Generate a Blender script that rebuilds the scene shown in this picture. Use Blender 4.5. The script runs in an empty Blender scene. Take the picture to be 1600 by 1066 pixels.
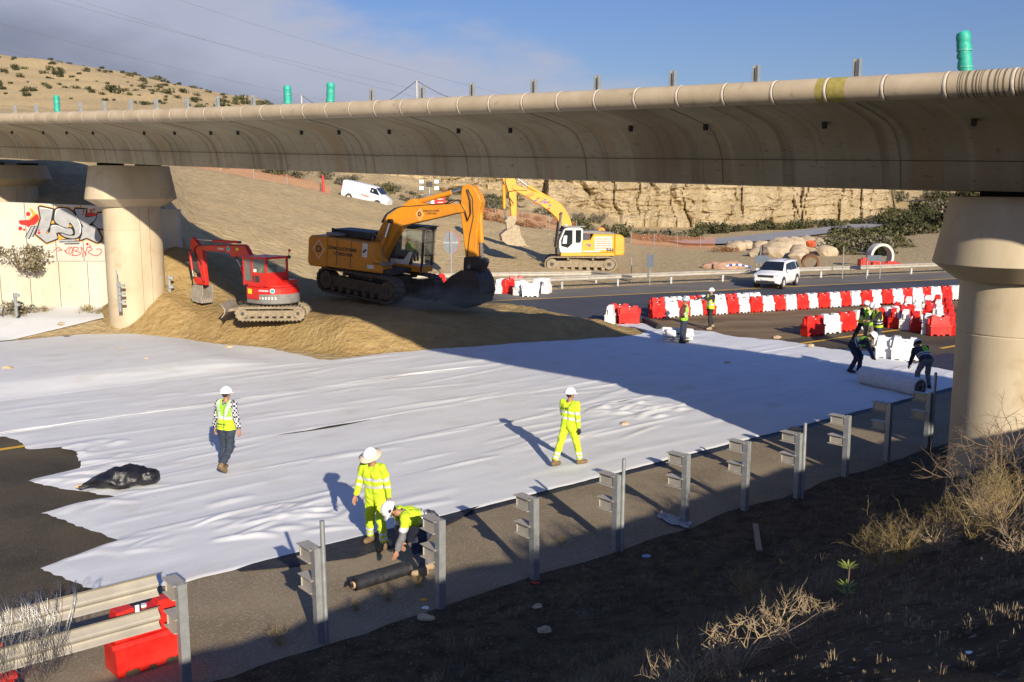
import bpy, bmesh, math, random
import numpy as np
from mathutils import Vector, Matrix, noise as mnoise
R = math.radians
random.seed(7)
scene = bpy.context.scene
COL = scene.collection

# ---------------------------------------------------------------- camera
H = 6.4                       # eye height above the road
FPX = 1600 * 35 / 36.0
PITCH = math.atan(243 / FPX)
cam_d = bpy.data.cameras.new('camera'); cam_d.lens = 35; cam_d.sensor_width = 36
cam_d.clip_start = 0.1; cam_d.clip_end = 3000
cam = bpy.data.objects.new('camera', cam_d); COL.objects.link(cam)
cam.location = (0, 0, H); cam.rotation_euler = (math.pi / 2 - PITCH, 0, 0)
scene.camera = cam

# ---------------------------------------------------------------- sun, sky, exposure
SUN_AZ = math.atan2(0.33, -0.945)      # compass angle of the sun from +Y towards +X
SUN_EL = R(20.5)
sd = bpy.data.lights.new('sun', 'SUN'); sd.energy = 5.0; sd.angle = R(0.55); sd.color = (1.0, 0.88, 0.72)
so = bpy.data.objects.new('sun', sd); COL.objects.link(so)
sdir = Vector((math.sin(SUN_AZ) * math.cos(SUN_EL), math.cos(SUN_AZ) * math.cos(SUN_EL), math.sin(SUN_EL)))
so.rotation_euler = sdir.to_track_quat('Z', 'Y').to_euler(); so.location = (20, -40, 40)

w = bpy.data.worlds.new('World'); scene.world = w; w.use_nodes = True
nt = w.node_tree; nt.nodes.clear()
def wn(t, **k):
    n = nt.nodes.new(t)
    for a, b in k.items(): setattr(n, a, b)
    return n
def wmath(op, a, b=None, clamp=False):
    n = wn('ShaderNodeMath', operation=op, use_clamp=clamp)
    for i, v in enumerate((a, b)):
        if v is None: continue
        if isinstance(v, (int, float)): n.inputs[i].default_value = v
        else: nt.links.new(v, n.inputs[i])
    return n.outputs[0]
sky = wn('ShaderNodeTexSky', sky_type='NISHITA', sun_disc=False, sun_elevation=SUN_EL,
         sun_rotation=SUN_AZ, altitude=50, air_density=1.0, dust_density=0.6, ozone_density=2.5)
tc = wn('ShaderNodeTexCoord'); sp = wn('ShaderNodeSeparateXYZ'); nt.links.new(tc.outputs['Generated'], sp.inputs[0])
hl = wmath('MAXIMUM', wmath('ABSOLUTE', sp.outputs[1]), 0.05)
az = wmath('DIVIDE', sp.outputs[0], hl); el = wmath('DIVIDE', sp.outputs[2], hl)
cmb = wn('ShaderNodeCombineXYZ'); nt.links.new(az, cmb.inputs[0]); nt.links.new(wmath('MULTIPLY', el, 2.6), cmb.inputs[1])
n1 = wn('ShaderNodeTexNoise'); n1.inputs['Scale'].default_value = 4.5; n1.inputs['Detail'].default_value = 8; n1.inputs['Roughness'].default_value = 0.58
nt.links.new(cmb.outputs[0], n1.inputs['Vector'])
n2 = wn('ShaderNodeTexNoise'); n2.inputs['Scale'].default_value = 2.2; n2.inputs['Detail'].default_value = 5
nt.links.new(cmb.outputs[0], n2.inputs['Vector'])
m = wmath('SUBTRACT', wmath('SUBTRACT', 0.47, wmath('MULTIPLY', el, 3.15)), az)
m = wmath('ADD', m, wmath('MULTIPLY', wmath('SUBTRACT', n1.outputs[0], 0.5), 0.75))
mask = wmath('MULTIPLY', m, 6.0, True)
mr = wn('ShaderNodeMapRange', interpolation_type='SMOOTHSTEP'); nt.links.new(m, mr.inputs[0])
mr.inputs[1].default_value = 0.0; mr.inputs[2].default_value = 0.22; mr.inputs[3].default_value = 0.0; mr.inputs[4].default_value = 0.9
dark = wn('ShaderNodeMapRange', interpolation_type='SMOOTHSTEP')
nt.links.new(wmath('ADD', m, wmath('MULTIPLY', wmath('SUBTRACT', n2.outputs[0], 0.5), 0.9)), dark.inputs[0])
dark.inputs[1].default_value = 0.18; dark.inputs[2].default_value = 0.85
cc = wn('ShaderNodeMixRGB'); cc.inputs[1].default_value = (4.3, 4.45, 5.5, 1); cc.inputs[2].default_value = (2.1, 2.2, 2.85, 1)
nt.links.new(dark.outputs[0], cc.inputs[0])
hs = wn('ShaderNodeHueSaturation'); hs.inputs['Saturation'].default_value = 1.1; nt.links.new(sky.outputs[0], hs.inputs['Color'])
tint = wn('ShaderNodeMixRGB', blend_type='MULTIPLY'); tint.inputs[0].default_value = 1.0; nt.links.new(hs.outputs[0], tint.inputs[1])
tr_ = wn('ShaderNodeMapRange', interpolation_type='SMOOTHSTEP'); nt.links.new(sp.outputs[2], tr_.inputs[0]); tr_.inputs[1].default_value = 0.0; tr_.inputs[2].default_value = 0.75
tm = wn('ShaderNodeMixRGB'); nt.links.new(tr_.outputs[0], tm.inputs[0]); tm.inputs[1].default_value = (.60, .60, .79, 1); tm.inputs[2].default_value = (1.02, 1.04, 1.5, 1)
nt.links.new(tm.outputs[0], tint.inputs[2])
mx = wn('ShaderNodeMixRGB'); nt.links.new(mr.outputs[0], mx.inputs[0]); nt.links.new(tint.outputs[0], mx.inputs[1]); nt.links.new(cc.outputs[0], mx.inputs[2])
bg = wn('ShaderNodeBackground'); bg.inputs[1].default_value = 0.08; nt.links.new(mx.outputs[0], bg.inputs[0])
wo = wn('ShaderNodeOutputWorld'); nt.links.new(bg.outputs[0], wo.inputs[0])

vs = scene.view_settings; vs.view_transform = 'Standard'; vs.look = 'None'; vs.exposure = 0.45; vs.gamma = 1
scene.cycles.max_bounces = 5; scene.cycles.diffuse_bounces = 3; scene.cycles.glossy_bounces = 2; scene.cycles.transmission_bounces = 4
scene.cycles.transparent_max_bounces = 8

# ---------------------------------------------------------------- placing by surveyed angles
def ray(px, py):
    f = Vector((0, math.cos(PITCH), -math.sin(PITCH))); u = Vector((0, math.sin(PITCH), math.cos(PITCH)))
    return f + Vector(((px - 800) / FPX, 0, 0)) + u * ((533 - py) / FPX)
def G(px, py, z=0.0):
    d = ray(px, py); t = (z - H) / d.z
    return Vector((d.x * t, d.y * t, z))
def D(px, py, dist):
    d = ray(px, py); t = dist / d.y
    return Vector((d.x * t, dist, H + d.z * t))
O0 = Vector((0.36, 16.2)); U = Vector((0.775, 0.632)).normalized(); V = Vector((-U.y, U.x))
def AB(a, b, z=0.0):
    p = O0 + U * a + V * b
    return Vector((p.x, p.y, z))
def toAB(p):
    q = Vector((p[0], p[1])) - O0
    return q.dot(U), q.dot(V)
def sm(x, a=0.0, b=1.0):
    t = min(1, max(0, (x - a) / (b - a))); return t * t * (3 - 2 * t)
def fbm(x, y, z=0.0, o=4, rough=0.5):
    v = 0; A = 1; s = 0
    for i in range(o):
        v += A * mnoise.noise(Vector((x, y, z))); s += A; x *= 2.03; y *= 2.03; z = z * 2.03 + 7.7; A *= rough
    return v / s
def interp(x, pts):
    if x <= pts[0][0]: return pts[0][1]
    for (x0, y0), (x1, y1) in zip(pts, pts[1:]):
        if x <= x1: return y0 + (y1 - y0) * (x - x0) / (x1 - x0)
    return pts[-1][1]

# ---------------------------------------------------------------- materials
MATS = {}
def mat(name, col, col2=None, rough=0.8, metal=0.0, nscale=4.0, bump=0.0, bscale=30.0, spec=0.5, coords='Object',
        detail=6, ramp=(0.35, 0.65), stretch=None, col3=None, n3scale=0.6, ramp3=(0.5, 0.7), alpha=1.0, trans=0.0, bdist=0.02, emit=None, emits=0.0, sheen=0.0):
    if name in MATS: return MATS[name]
    m = bpy.data.materials.new(name); m.use_nodes = True; t = m.node_tree; N = t.nodes; L = t.links
    b = N['Principled BSDF']
    def c4(c): return (c[0], c[1], c[2], 1)
    b.inputs['Roughness'].default_value = rough; b.inputs['Metallic'].default_value = metal
    b.inputs['Specular IOR Level'].default_value = spec
    b.inputs['Base Color'].default_value = c4(col)
    if alpha < 1: b.inputs['Alpha'].default_value = alpha
    if trans: b.inputs['Transmission Weight'].default_value = trans
    if emit: b.inputs['Emission Color'].default_value = c4(emit); b.inputs['Emission Strength'].default_value = emits
    vec = None
    if col2 or bump or col3:
        tc = N.new('ShaderNodeTexCoord'); vec = tc.outputs[coords]
        if stretch:
            mp = N.new('ShaderNodeMapping'); mp.inputs['Scale'].default_value = stretch; L.new(vec, mp.inputs[0]); vec = mp.outputs[0]
    if col2:
        n = N.new('ShaderNodeTexNoise'); n.inputs['Scale'].default_value = nscale; n.inputs['Detail'].default_value = detail
        n.inputs['Roughness'].default_value = 0.6
        L.new(vec, n.inputs['Vector'])
        r = N.new('ShaderNodeValToRGB'); r.color_ramp.elements[0].position = ramp[0]; r.color_ramp.elements[1].position = ramp[1]
        r.color_ramp.elements[0].color = c4(col); r.color_ramp.elements[1].color = c4(col2)
        L.new(n.outputs[0], r.inputs[0]); out = r.outputs[0]
        if col3:
            n3 = N.new('ShaderNodeTexNoise'); n3.inputs['Scale'].default_value = n3scale; n3.inputs['Detail'].default_value = 8
            n3.inputs['Roughness'].default_value = 0.65
            L.new(tc.outputs[coords], n3.inputs['Vector'])
            mr = N.new('ShaderNodeMapRange'); mr.inputs[1].default_value = ramp3[0]; mr.inputs[2].default_value = ramp3[1]
            L.new(n3.outputs[0], mr.inputs[0])
            mm = N.new('ShaderNodeMixRGB'); L.new(mr.outputs[0], mm.inputs[0]); L.new(out, mm.inputs[1]); mm.inputs[2].default_value = c4(col3)
            out = mm.outputs[0]
        L.new(out, b.inputs['Base Color'])
    if bump:
        n = N.new('ShaderNodeTexNoise'); n.inputs['Scale'].default_value = bscale; n.inputs['Detail'].default_value = 8
        n.inputs['Roughness'].default_value = 0.62
        L.new(vec, n.inputs['Vector'])
        bp = N.new('ShaderNodeBump'); bp.inputs['Strength'].default_value = bump; bp.inputs['Distance'].default_value = bdist
        L.new(n.outputs[0], bp.inputs['Height']); L.new(bp.outputs[0], b.inputs['Normal'])
    MATS[name] = m
    return m

mat('earth', (0.42, 0.315, 0.160), (0.53, 0.41, 0.22), nscale=1.3, bump=0.9, bscale=2.6, bdist=0.25, col3=(0.60, 0.49, 0.32), n3scale=3.5, ramp3=(0.55, 0.72), rough=0.95, spec=0.1)
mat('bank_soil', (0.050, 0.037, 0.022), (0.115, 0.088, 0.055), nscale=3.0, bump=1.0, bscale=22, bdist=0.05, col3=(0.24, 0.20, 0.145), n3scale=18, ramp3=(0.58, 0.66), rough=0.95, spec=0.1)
mat('sand', (0.345, 0.235, 0.095), (0.43, 0.31, 0.14), nscale=1.6, bump=1.0, bscale=4, bdist=0.2, col3=(0.44, 0.33, 0.16), n3scale=7, ramp3=(0.6, 0.75), rough=0.95, spec=0.1)
mat('rock', (0.38, 0.295, 0.165), (0.50, 0.41, 0.26), nscale=0.22, bump=1.0, bscale=1.6, bdist=0.6, col3=(0.33, 0.235, 0.12), n3scale=0.5, ramp3=(0.56, 0.7), rough=0.95, spec=0.1, detail=10)
mat('asphalt', (0.045, 0.041, 0.033), (0.105, 0.085, 0.055), nscale=0.35, bump=0.7, bscale=45, bdist=0.015, col3=(0.20, 0.165, 0.115), n3scale=38, ramp3=(0.56, 0.66), rough=0.9, spec=0.2)
mat('asphalt_shoulder', (0.205, 0.162, 0.100), (0.28, 0.225, 0.148), nscale=0.6, bump=0.6, bscale=60, bdist=0.01, col3=(0.38, 0.33, 0.26), n3scale=32, ramp3=(0.52, 0.66), rough=0.95, spec=0.15)
mat('asphalt_far', (0.062, 0.066, 0.075), (0.083, 0.088, 0.098), nscale=0.2, bump=0.2, bscale=40, rough=0.85, spec=0.2)
mat('asphalt_grey', (0.15, 0.135, 0.115), (0.20, 0.18, 0.15), nscale=0.3, bump=0.2, bscale=30, rough=0.9, spec=0.2)
mat('dirt_strip', (0.15, 0.105, 0.06), (0.27, 0.195, 0.115), nscale=0.45, bump=0.6, bscale=6, bdist=0.05, rough=0.95, spec=0.1, stretch=(0.4, 1.6, 1), col3=(0.09, 0.07, 0.05), n3scale=0.5, ramp3=(0.56, 0.68))
mat('yellow_paint', (0.75, 0.44, 0.03), (0.55, 0.33, 0.06), nscale=5, rough=0.7, ramp=(0.45, 0.8))
mat('galvanised', (0.30, 0.32, 0.32), (0.44, 0.46, 0.45), nscale=6, rough=0.5, metal=0.55, ramp=(0.3, 0.7))
mat('galvanised_dusty', (0.36, 0.34, 0.29), (0.50, 0.46, 0.38), nscale=3, rough=0.6, metal=0.3, ramp=(0.3, 0.7))
mat('dark_rubber', (0.02, 0.019, 0.017), (0.045, 0.04, 0.034), nscale=12, rough=0.85)

# ---------------------------------------------------------------- mesh helpers
def tag(o, label=None, cat=None, group=None, kind=None):
    if label: o['label'] = label
    if cat: o['category'] = cat
    if group: o['group'] = group
    if kind: o['kind'] = kind
    return o
def empty(name, label, cat, loc=(0, 0, 0), rotz=0.0, group=None):
    o = bpy.data.objects.new(name, None); COL.objects.link(o); o.empty_display_size = 0.2
    o.location = loc; o.rotation_euler = (0, 0, rotz)
    return tag(o, label, cat, group)
def link_mesh(name, me, parent=None, smooth=None):
    o = bpy.data.objects.new(name, me); COL.objects.link(o)
    if parent is not None: o.parent = parent
    return o
def pydata(name, verts, faces, mats, parent=None, smooth=True, fmat=None):
    me = bpy.data.meshes.new(name); me.from_pydata([tuple(v) for v in verts], [], faces)
    for m in (mats if isinstance(mats, (list, tuple)) else [mats]): me.materials.append(MATS[m])
    me.polygons.foreach_set('use_smooth', [smooth] * len(me.polygons))
    if fmat is not None: me.polygons.foreach_set('material_index', fmat)
    me.update()
    return link_mesh(name, me, parent)

class MB:
    def __init__(s): s.bm = bmesh.new(); s.mats = []; s.M = Matrix.Identity(4)
    def mi(s, m):
        if m not in s.mats: s.mats.append(m)
        return s.mats.index(m)
    def add(s, verts, faces, m, smooth=False):
        i = s.mi(m); vs = [s.bm.verts.new(s.M @ Vector(v)) for v in verts]; out = []
        for f in faces:
            try:
                fc = s.bm.faces.new([vs[k] for k in f]); fc.material_index = i; fc.smooth = smooth; out.append(fc)
            except ValueError: pass
        return vs, out
    def bev(s, faces, w, seg=1):
        if w <= 0: return
        es = list({e for f in faces for e in f.edges if len(e.link_faces) == 2 and e.calc_face_angle(0) > 0.5})
        bmesh.ops.bevel(s.bm, geom=es, offset=w, segments=seg, affect='EDGES', profile=0.6, clamp_overlap=True, material=-1)
    def box(s, c, size, m, rot=None, bevel=0.0, taper=1.0):
        sx, sy, sz = [v / 2 for v in size]
        vs = [(x * (taper if z > 0 else 1), y * (taper if z > 0 else 1), z) for z in (-sz, sz) for x, y in ((-sx, -sy), (sx, -sy), (sx, sy), (-sx, sy))]
        M = Matrix.Translation(c) @ (rot.to_4x4() if rot is not None else Matrix.Identity(4))
        vs = [M @ Vector(v) for v in vs]
        _, fs = s.add(vs, [(3, 2, 1, 0), (4, 5, 6, 7), (0, 1, 5, 4), (1, 2, 6, 5), (2, 3, 7, 6), (3, 0, 4, 7)], m)
        s.bev(fs, bevel); return s
    def prism(s, pts, y0, y1, m, bevel=0.0, axis='y', y0b=None):
        # pts in (x, z); extruded along y
        n = len(pts)
        if axis == 'y': f = lambda p, y: (p[0], y, p[1])
        elif axis == 'x': f = lambda p, y: (y, p[0], p[1])
        else: f = lambda p, y: (p[0], p[1], y)
        vs = [f(p, y0) for p in pts] + [f(p, y1) for p in pts]
        _, fs = s.add(vs, [tuple(range(n)), tuple(range(2 * n - 1, n - 1, -1))] + [(i, i + n, (i + 1) % n + n, (i + 1) % n) for i in range(n)], m)
        bmesh.ops.recalc_face_normals(s.bm, faces=fs)
        s.bev(fs, bevel); return s
    def tube(s, pts, r, m, seg=8, closed=False, cap=True, smooth=True):
        pts = [Vector(p) for p in pts]; rs = r if isinstance(r, (list, tuple)) else [r] * len(pts)
        vs = []; fs = []; up = None
        for i, p in enumerate(pts):
            a = pts[max(i - 1, 0)]; b = pts[min(i + 1, len(pts) - 1)]
            if closed: a = pts[i - 1]; b = pts[(i + 1) % len(pts)]
            t = (b - a)
            if t.length < 1e-9: t = Vector((0, 0, 1))
            t.normalize()
            if up is None: up = Vector((0, 0, 1)) if abs(t.z) < 0.9 else Vector((1, 0, 0))
            x = t.cross(up)
            if x.length < 1e-6: x = t.orthogonal()
            x.normalize(); y = x.cross(t).normalized(); up = y
            for k in range(seg):
                an = 2 * math.pi * k / seg
                vs.append(p + x * (rs[i] * math.cos(an)) + y * (rs[i] * math.sin(an)))
        n = len(pts)
        for i in range(n if closed else n - 1):
            j = (i + 1) % n
            for k in range(seg):
                k2 = (k + 1) % seg; fs.append((i * seg + k, i * seg + k2, j * seg + k2, j * seg + k))
        _, f1 = s.add(vs, fs, m, smooth)
        if cap and not closed:
            for base in (0, (n - 1) * seg):
                c = vs[base:base + seg]; s.add(c if base else c[::-1], [tuple(range(seg))], m)
        return s
    def cyl(s, p0, p1, r, m, seg=12, r2=None, smooth=True): return s.tube([p0, p1], [r, r if r2 is None else r2], m, seg, smooth=smooth)
    def ball(s, c, r, m, seg=12, rings=8, sc=(1, 1, 1), zmin=-1.0):
        vs = []; fs = []; k0 = int(rings * (1 - (zmin + 1) / 2)) if zmin > -1 else rings
        for i in range(k0 + 1):
            th = math.pi * i / rings
            for k in range(seg):
                an = 2 * math.pi * k / seg
                vs.append((c[0] + r * sc[0] * math.sin(th) * math.cos(an), c[1] + r * sc[1] * math.sin(th) * math.sin(an), c[2] + r * sc[2] * math.cos(th)))
        for i in range(k0):
            for k in range(seg): fs.append((i * seg + k, (i + 1) * seg + k, (i + 1) * seg + (k + 1) % seg, i * seg + (k + 1) % seg))
        s.add(vs, fs, m, True); return s
    def poly(s, pts, m):
        s.add(pts, [tuple(range(len(pts)))], m); return s
    def build(s, name, parent=None, label=None, cat=None, group=None, kind=None, weld=False):
        if weld: bmesh.ops.remove_doubles(s.bm, verts=s.bm.verts, dist=1e-4)
        me = bpy.data.meshes.new(name); s.bm.to_mesh(me); s.bm.free()
        for m in s.mats: me.materials.append(MATS[m])
        o = link_mesh(name, me, parent); tag(o, label, cat, group, kind); return o

def text_mesh(name, s, size, m, M, parent, align='CENTER', bold=0.0, depth=0.002):
    cu = bpy.data.curves.new('t', 'FONT'); cu.body = s; cu.size = size; cu.align_x = align; cu.align_y = 'CENTER'
    cu.extrude = depth; cu.offset = bold; cu.resolution_u = 2
    o = bpy.data.objects.new('t', cu); COL.objects.link(o)
    dg = bpy.context.evaluated_depsgraph_get(); me = bpy.data.meshes.new_from_object(o.evaluated_get(dg))
    bpy.data.objects.remove(o); bpy.data.curves.remove(cu)
    me.transform(M); me.materials.clear(); me.materials.append(MATS[m])
    return link_mesh(name, me, parent)
def copy_thing(o, loc=None, rotz=None, label=None, group=None, parent=None):
    c = o.copy(); COL.objects.link(c)
    if parent is not None: c.parent = parent
    for ch in o.children: copy_thing(ch, parent=c)
    if loc is not None: c.location = loc
    if rotz is not None: c.rotation_euler = (0, 0, rotz)
    if label: c['label'] = label
    if group: c['group'] = group
    return c
# ---------------------------------------------------------------- terrain
LAND = {  # surveyed profiles: bearing -> (distance, height)
 -700: [(40,0),(44,.9),(52,1.2),(60,8),(90,9),(200,20),(300,50),(420,58)],
 0:    [(41,0),(43.3,.6),(46,.9),(47.5,.9),(48.6,2.6),(50,5.2),(60,7.9),(90,8.6),(200,22),(300,44.8),(420,50)],
 160:  [(41,0),(43.3,.6),(46,.9),(47.5,.9),(48.6,2.6),(50,5.0),(60,7.9),(86,8.3),(200,21),(300,41.2),(420,46)],
 262:  [(41,0),(43.3,.6),(46,.9),(47.5,.9),(48.6,2.2),(50,4.2),(60,6.8),(86,8.0),(200,20),(300,37),(420,42)],
 300:  [(42,0),(46,.7),(50,1.4),(60,4.4),(85,7.9),(110,9),(200,20),(300,35),(420,40)],
 420:  [(46,0),(54,1.0),(64,3.4),(87,6.9),(92,6.7),(120,9.0),(200,18),(300,31.2),(420,36)],
 500:  [(52,0),(60,1.2),(72,3.6),(89,5.9),(96,5.8),(120,8.2),(150,11),(200,15),(300,22),(420,24)],
 600:  [(58,0),(68,1.3),(80,3.2),(95,4.75),(104,4.7),(122,6.6),(150,9.6),(200,13),(300,15),(420,16)],
 700:  [(65,0),(74,1.0),(85,2.6),(96,3.7),(106,3.6),(124,4.8),(150,8),(200,12),(300,13),(420,14)],
 800:  [(69,0),(80,.9),(90,1.9),(98,2.5),(110,2.4),(126,3.4),(150,6.5),(200,10),(300,12),(420,13)],
 900:  [(71,0),(85,.6),(99,1.4),(112,1.3),(128,2.4),(150,3.5),(200,9),(300,11),(420,12)],
 1000: [(74,0),(88,.2),(100,.4),(114,.4),(138,.5),(155,1.4),(200,8),(300,10),(420,12)],
 1100: [(77,0),(100,0),(118,0),(148,.1),(170,2),(200,7),(300,9),(420,12)],
 1300: [(80,0),(110,0),(150,.1),(170,.3),(188,2),(210,7),(300,10),(420,14)],
 1400: [(80,0),(100,.1),(150,.3),(175,.6),(195,3),(220,8),(300,12),(420,16)],
 1500: [(80,0),(100,.5),(140,1.2),(175,3.0),(205,6),(260,10),(420,18)],
 2400: [(60,0),(140,4),(260,10),(420,18)]}
LK = sorted(LAND)
BANK = [(0.9, 0), (2.4, .18), (4.2, .6), (7, 2.35), (9.5, 4.0), (11.0, 4.6), (13, 4.8), (40, 4.8)]
def land_far(x, y):
    if y < 30: return 0.0
    px = 800 + FPX * x / y
    px = max(LK[0], min(LK[-1], px))
    for k0, k1 in zip(LK, LK[1:]):
        if px <= k1: break
    t = (px - k0) / (k1 - k0)
    return interp(y, LAND[k0]) * (1 - t) + interp(y, LAND[k1]) * t
def land(x, y, detail=True):
    a, b = toAB((x, y)); s = -b
    zb = interp(s, BANK); zf = land_far(x, y)
    z = max(zb, zf) if s < 20 else zb
    if detail:
        if s > 0.7:
            k = sm(s, 0.7, 3)
            z += k * (0.16 * fbm(x * .45, y * .45, 1.3, 4, .6) * 1.6 + 0.05 * fbm(x * 2.4, y * 2.4, 2, 3, .6)) + 0.025 * sm(s, .6, 1.1) * fbm(x * 6, y * 6, 5, 2)
        elif zf > 0.05 and y > 46:
            k = sm(zf, 0.05, 1.5)
            far = sm(y, 100, 200)
            z += .5 * k * (1 - far) * (.30 * fbm(x * .8, y * .8, 6, 4, .6)) + k * (0.25 * (1 - far) + 1.6 * far) * fbm(x * (.16 - .1 * far), y * (.16 - .1 * far), 4, 5, .58) * 1.5
            r = sm(y, 104, 125) * (1 - sm(y, 180, 230)) * sm(1050 - (800 + FPX * x / y), 0, 150)
            z += r * 0.9 * max(0, fbm(x * .12, y * .3, 9, 5, .6) + .1) * 2
    return z
def axis(segs):
    out = []
    for a, b, st in segs:
        n = max(1, round((b - a) / st)); out += [a + (b - a) * i / n for i in range(n)]
    out.append(segs[-1][1]); return out
xs = axis([(-420, -160, 20), (-160, -60, 4), (-60, -24, 1.2), (-24, -8, .55), (-8, 16, .3), (16, 26, .6), (26, 70, 1.6), (70, 160, 4), (160, 420, 20)])
ys = axis([(-30, 0, 1.5), (0, 6, .5), (6, 27, .3), (27, 44, 1.0), (44, 110, 1.1), (110, 180, 1.9), (180, 310, 3.5), (310, 440, 12)])
vv = []; ff = []; fm = []
def fan(x, y): return x * (1 if y < 60 else 1)
for y in ys:
    for x in xs:
        vv.append((x, y, land(x, y)))
nx = len(xs)
for j in range(len(ys) - 1):
    for i in range(nx - 1):
        k = j * nx + i; ff.append((k, k + 1, k + nx + 1, k + nx))
        cx = (xs[i] + xs[i + 1]) / 2; cy = (ys[j] + ys[j + 1]) / 2
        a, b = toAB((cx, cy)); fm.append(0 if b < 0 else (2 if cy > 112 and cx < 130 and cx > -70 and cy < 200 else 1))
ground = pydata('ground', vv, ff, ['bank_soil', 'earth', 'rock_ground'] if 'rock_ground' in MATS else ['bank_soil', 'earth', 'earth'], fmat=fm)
tag(ground, kind='structure')

# ---------------------------------------------------------------- roads and paint (flat sheets, a few mm apart)
def sheet(name, pts, z, m):
    return tag(pydata(name, [(p[0], p[1], z) for p in pts], [tuple(range(len(pts)))], m, smooth=False), kind='structure')
def abp(l): return [AB(a, b) for a, b in l]
sheet('carriageway', abp([(-60, 3.4), (60, 3.4), (60, 17), (-60, 17)]), 0.006, 'asphalt')
# dusty shoulder with a ragged outer edge
pts = [(-60 + i * .4, -0.30 + .30 * fbm(i * .23, 3.1, 0, 5, .7)) for i in range(0, 301)]
vsx = []; fsx = []
for i, (a, b) in enumerate(pts):
    vsx += [AB(a, b - .25, -0.02), AB(a, b, .012), AB(a, 3.2, .012)]
    if i:
        k = 3 * i; fsx += [(k - 3, k, k + 1, k - 2), (k - 2, k + 1, k + 2, k - 1)]
tag(pydata('road_shoulder', vsx, fsx, 'asphalt_shoulder', smooth=False), kind='structure')
def stripe(name, p, w, z, m='yellow_paint'):
    vs = []; fs = []
    for i, q in enumerate(p):
        a = Vector(p[max(i - 1, 0)][:2]); b = Vector(p[min(i + 1, len(p) - 1)][:2]); t = (b - a).normalized(); n = Vector((-t.y, t.x))
        vs += [(q[0] + n.x * w / 2, q[1] + n.y * w / 2, z), (q[0] - n.x * w / 2, q[1] - n.y * w / 2, z)]
        if i: fs.append((2 * i - 2, 2 * i - 1, 2 * i + 1, 2 * i))
    return tag(pydata(name, vs, fs, m, smooth=False), kind='structure')
sheet('median_asphalt', abp([(-30, 28), (7, 28), (7, 33.6), (-30, 33.6)]), 0.008, 'asphalt')
stripe('edge_line', [AB(a, 3.40) for a in range(-40, 41, 4)], .2, 0.0105)
stripe('edge_line', [AB(a, 13.95) for a in range(-40, 21, 4)], .2, 0.0105)
# far carriageway, dirt median
sheet('far_road', [G(780, 467), G(1100, 456), G(1470, 435), (62, 84, 0), (66, 70, 0), G(1520, 478), G(1490, 484), G(1250, 496), G(1100, 502), G(1000, 510), G(930, 520), G(800, 520), G(600, 500), (-8, 54, 0)], 0.006, 'asphalt_far')
sheet('far_shoulder', [G(730, 458), G(860, 453.5), G(960, 448), G(1100, 441), G(1220, 436), G(1470, 426), (64, 92, 0), (62, 84, 0), G(1465, 437.2), G(1300, 445.2), G(1100, 454.5), G(960, 461.5), G(780, 470)], 0.011, 'asphalt_grey')
stripe('edge_line', [G(760, 471), G(860, 466.5), G(960, 461.6), G(1100, 454.7), G(1300, 445.4), G(1465, 437.4), (62, 83.4, 0)], .22, 0.016)
sheet('dirt_median', [G(905, 535), G(938, 509), G(1010, 500), G(1100, 493), G(1250, 485), G(1420, 475), G(1495, 470), G(1600, 463), G(1600, 478), G(1495, 483), G(1400, 494), G(1250, 512), G(1252, 528), G(1150, 540), G(1000, 548)], 0.0105, 'dirt_strip')
stripe('edge_line', [G(955, 507), G(1010, 502)], .16, 0.0145)
stripe('edge_line', [G(1235, 540), G(1300, 530), G(1360, 521.5), G(1420, 514)], .2, 0.0145)
stripe('edge_line', [G(1470, 545), G(1510, 538)], .2, 0.0145)
# winding side track below the cliff
tr = [(1055, 108, 1.6), (1120, 112, 2), (1180, 119, 2.2), (1250, 131, 2.2), (1320, 146, 2.2), (1385, 163, 2.2), (1430, 172, 2.0)]
mat('track_grey', (0.27, 0.27, 0.275), (0.34, 0.335, 0.33), nscale=.3, rough=.9)
vs = []; fs = []
P = []
for i in range(61):
    t = i / 60 * (len(tr) - 1); k = min(int(t), len(tr) - 2); q = t - k
    P.append([tr[k][j] * (1 - q) + tr[k + 1][j] * q for j in range(3)])
for i, (px, d, hw) in enumerate(P):
    x = (px - 800) / FPX * d
    for s in (-1, 1):
        yy = d + s * hw * 1.9; xx = x - s * hw * .4
        vs.append((xx, yy, land(x, d, False) + .22))
    if i: fs.append((2 * i - 2, 2 * i - 1, 2 * i + 1, 2 * i))
tag(pydata('side_road', vs, fs, 'track_grey', smooth=True), kind='structure')

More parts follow.
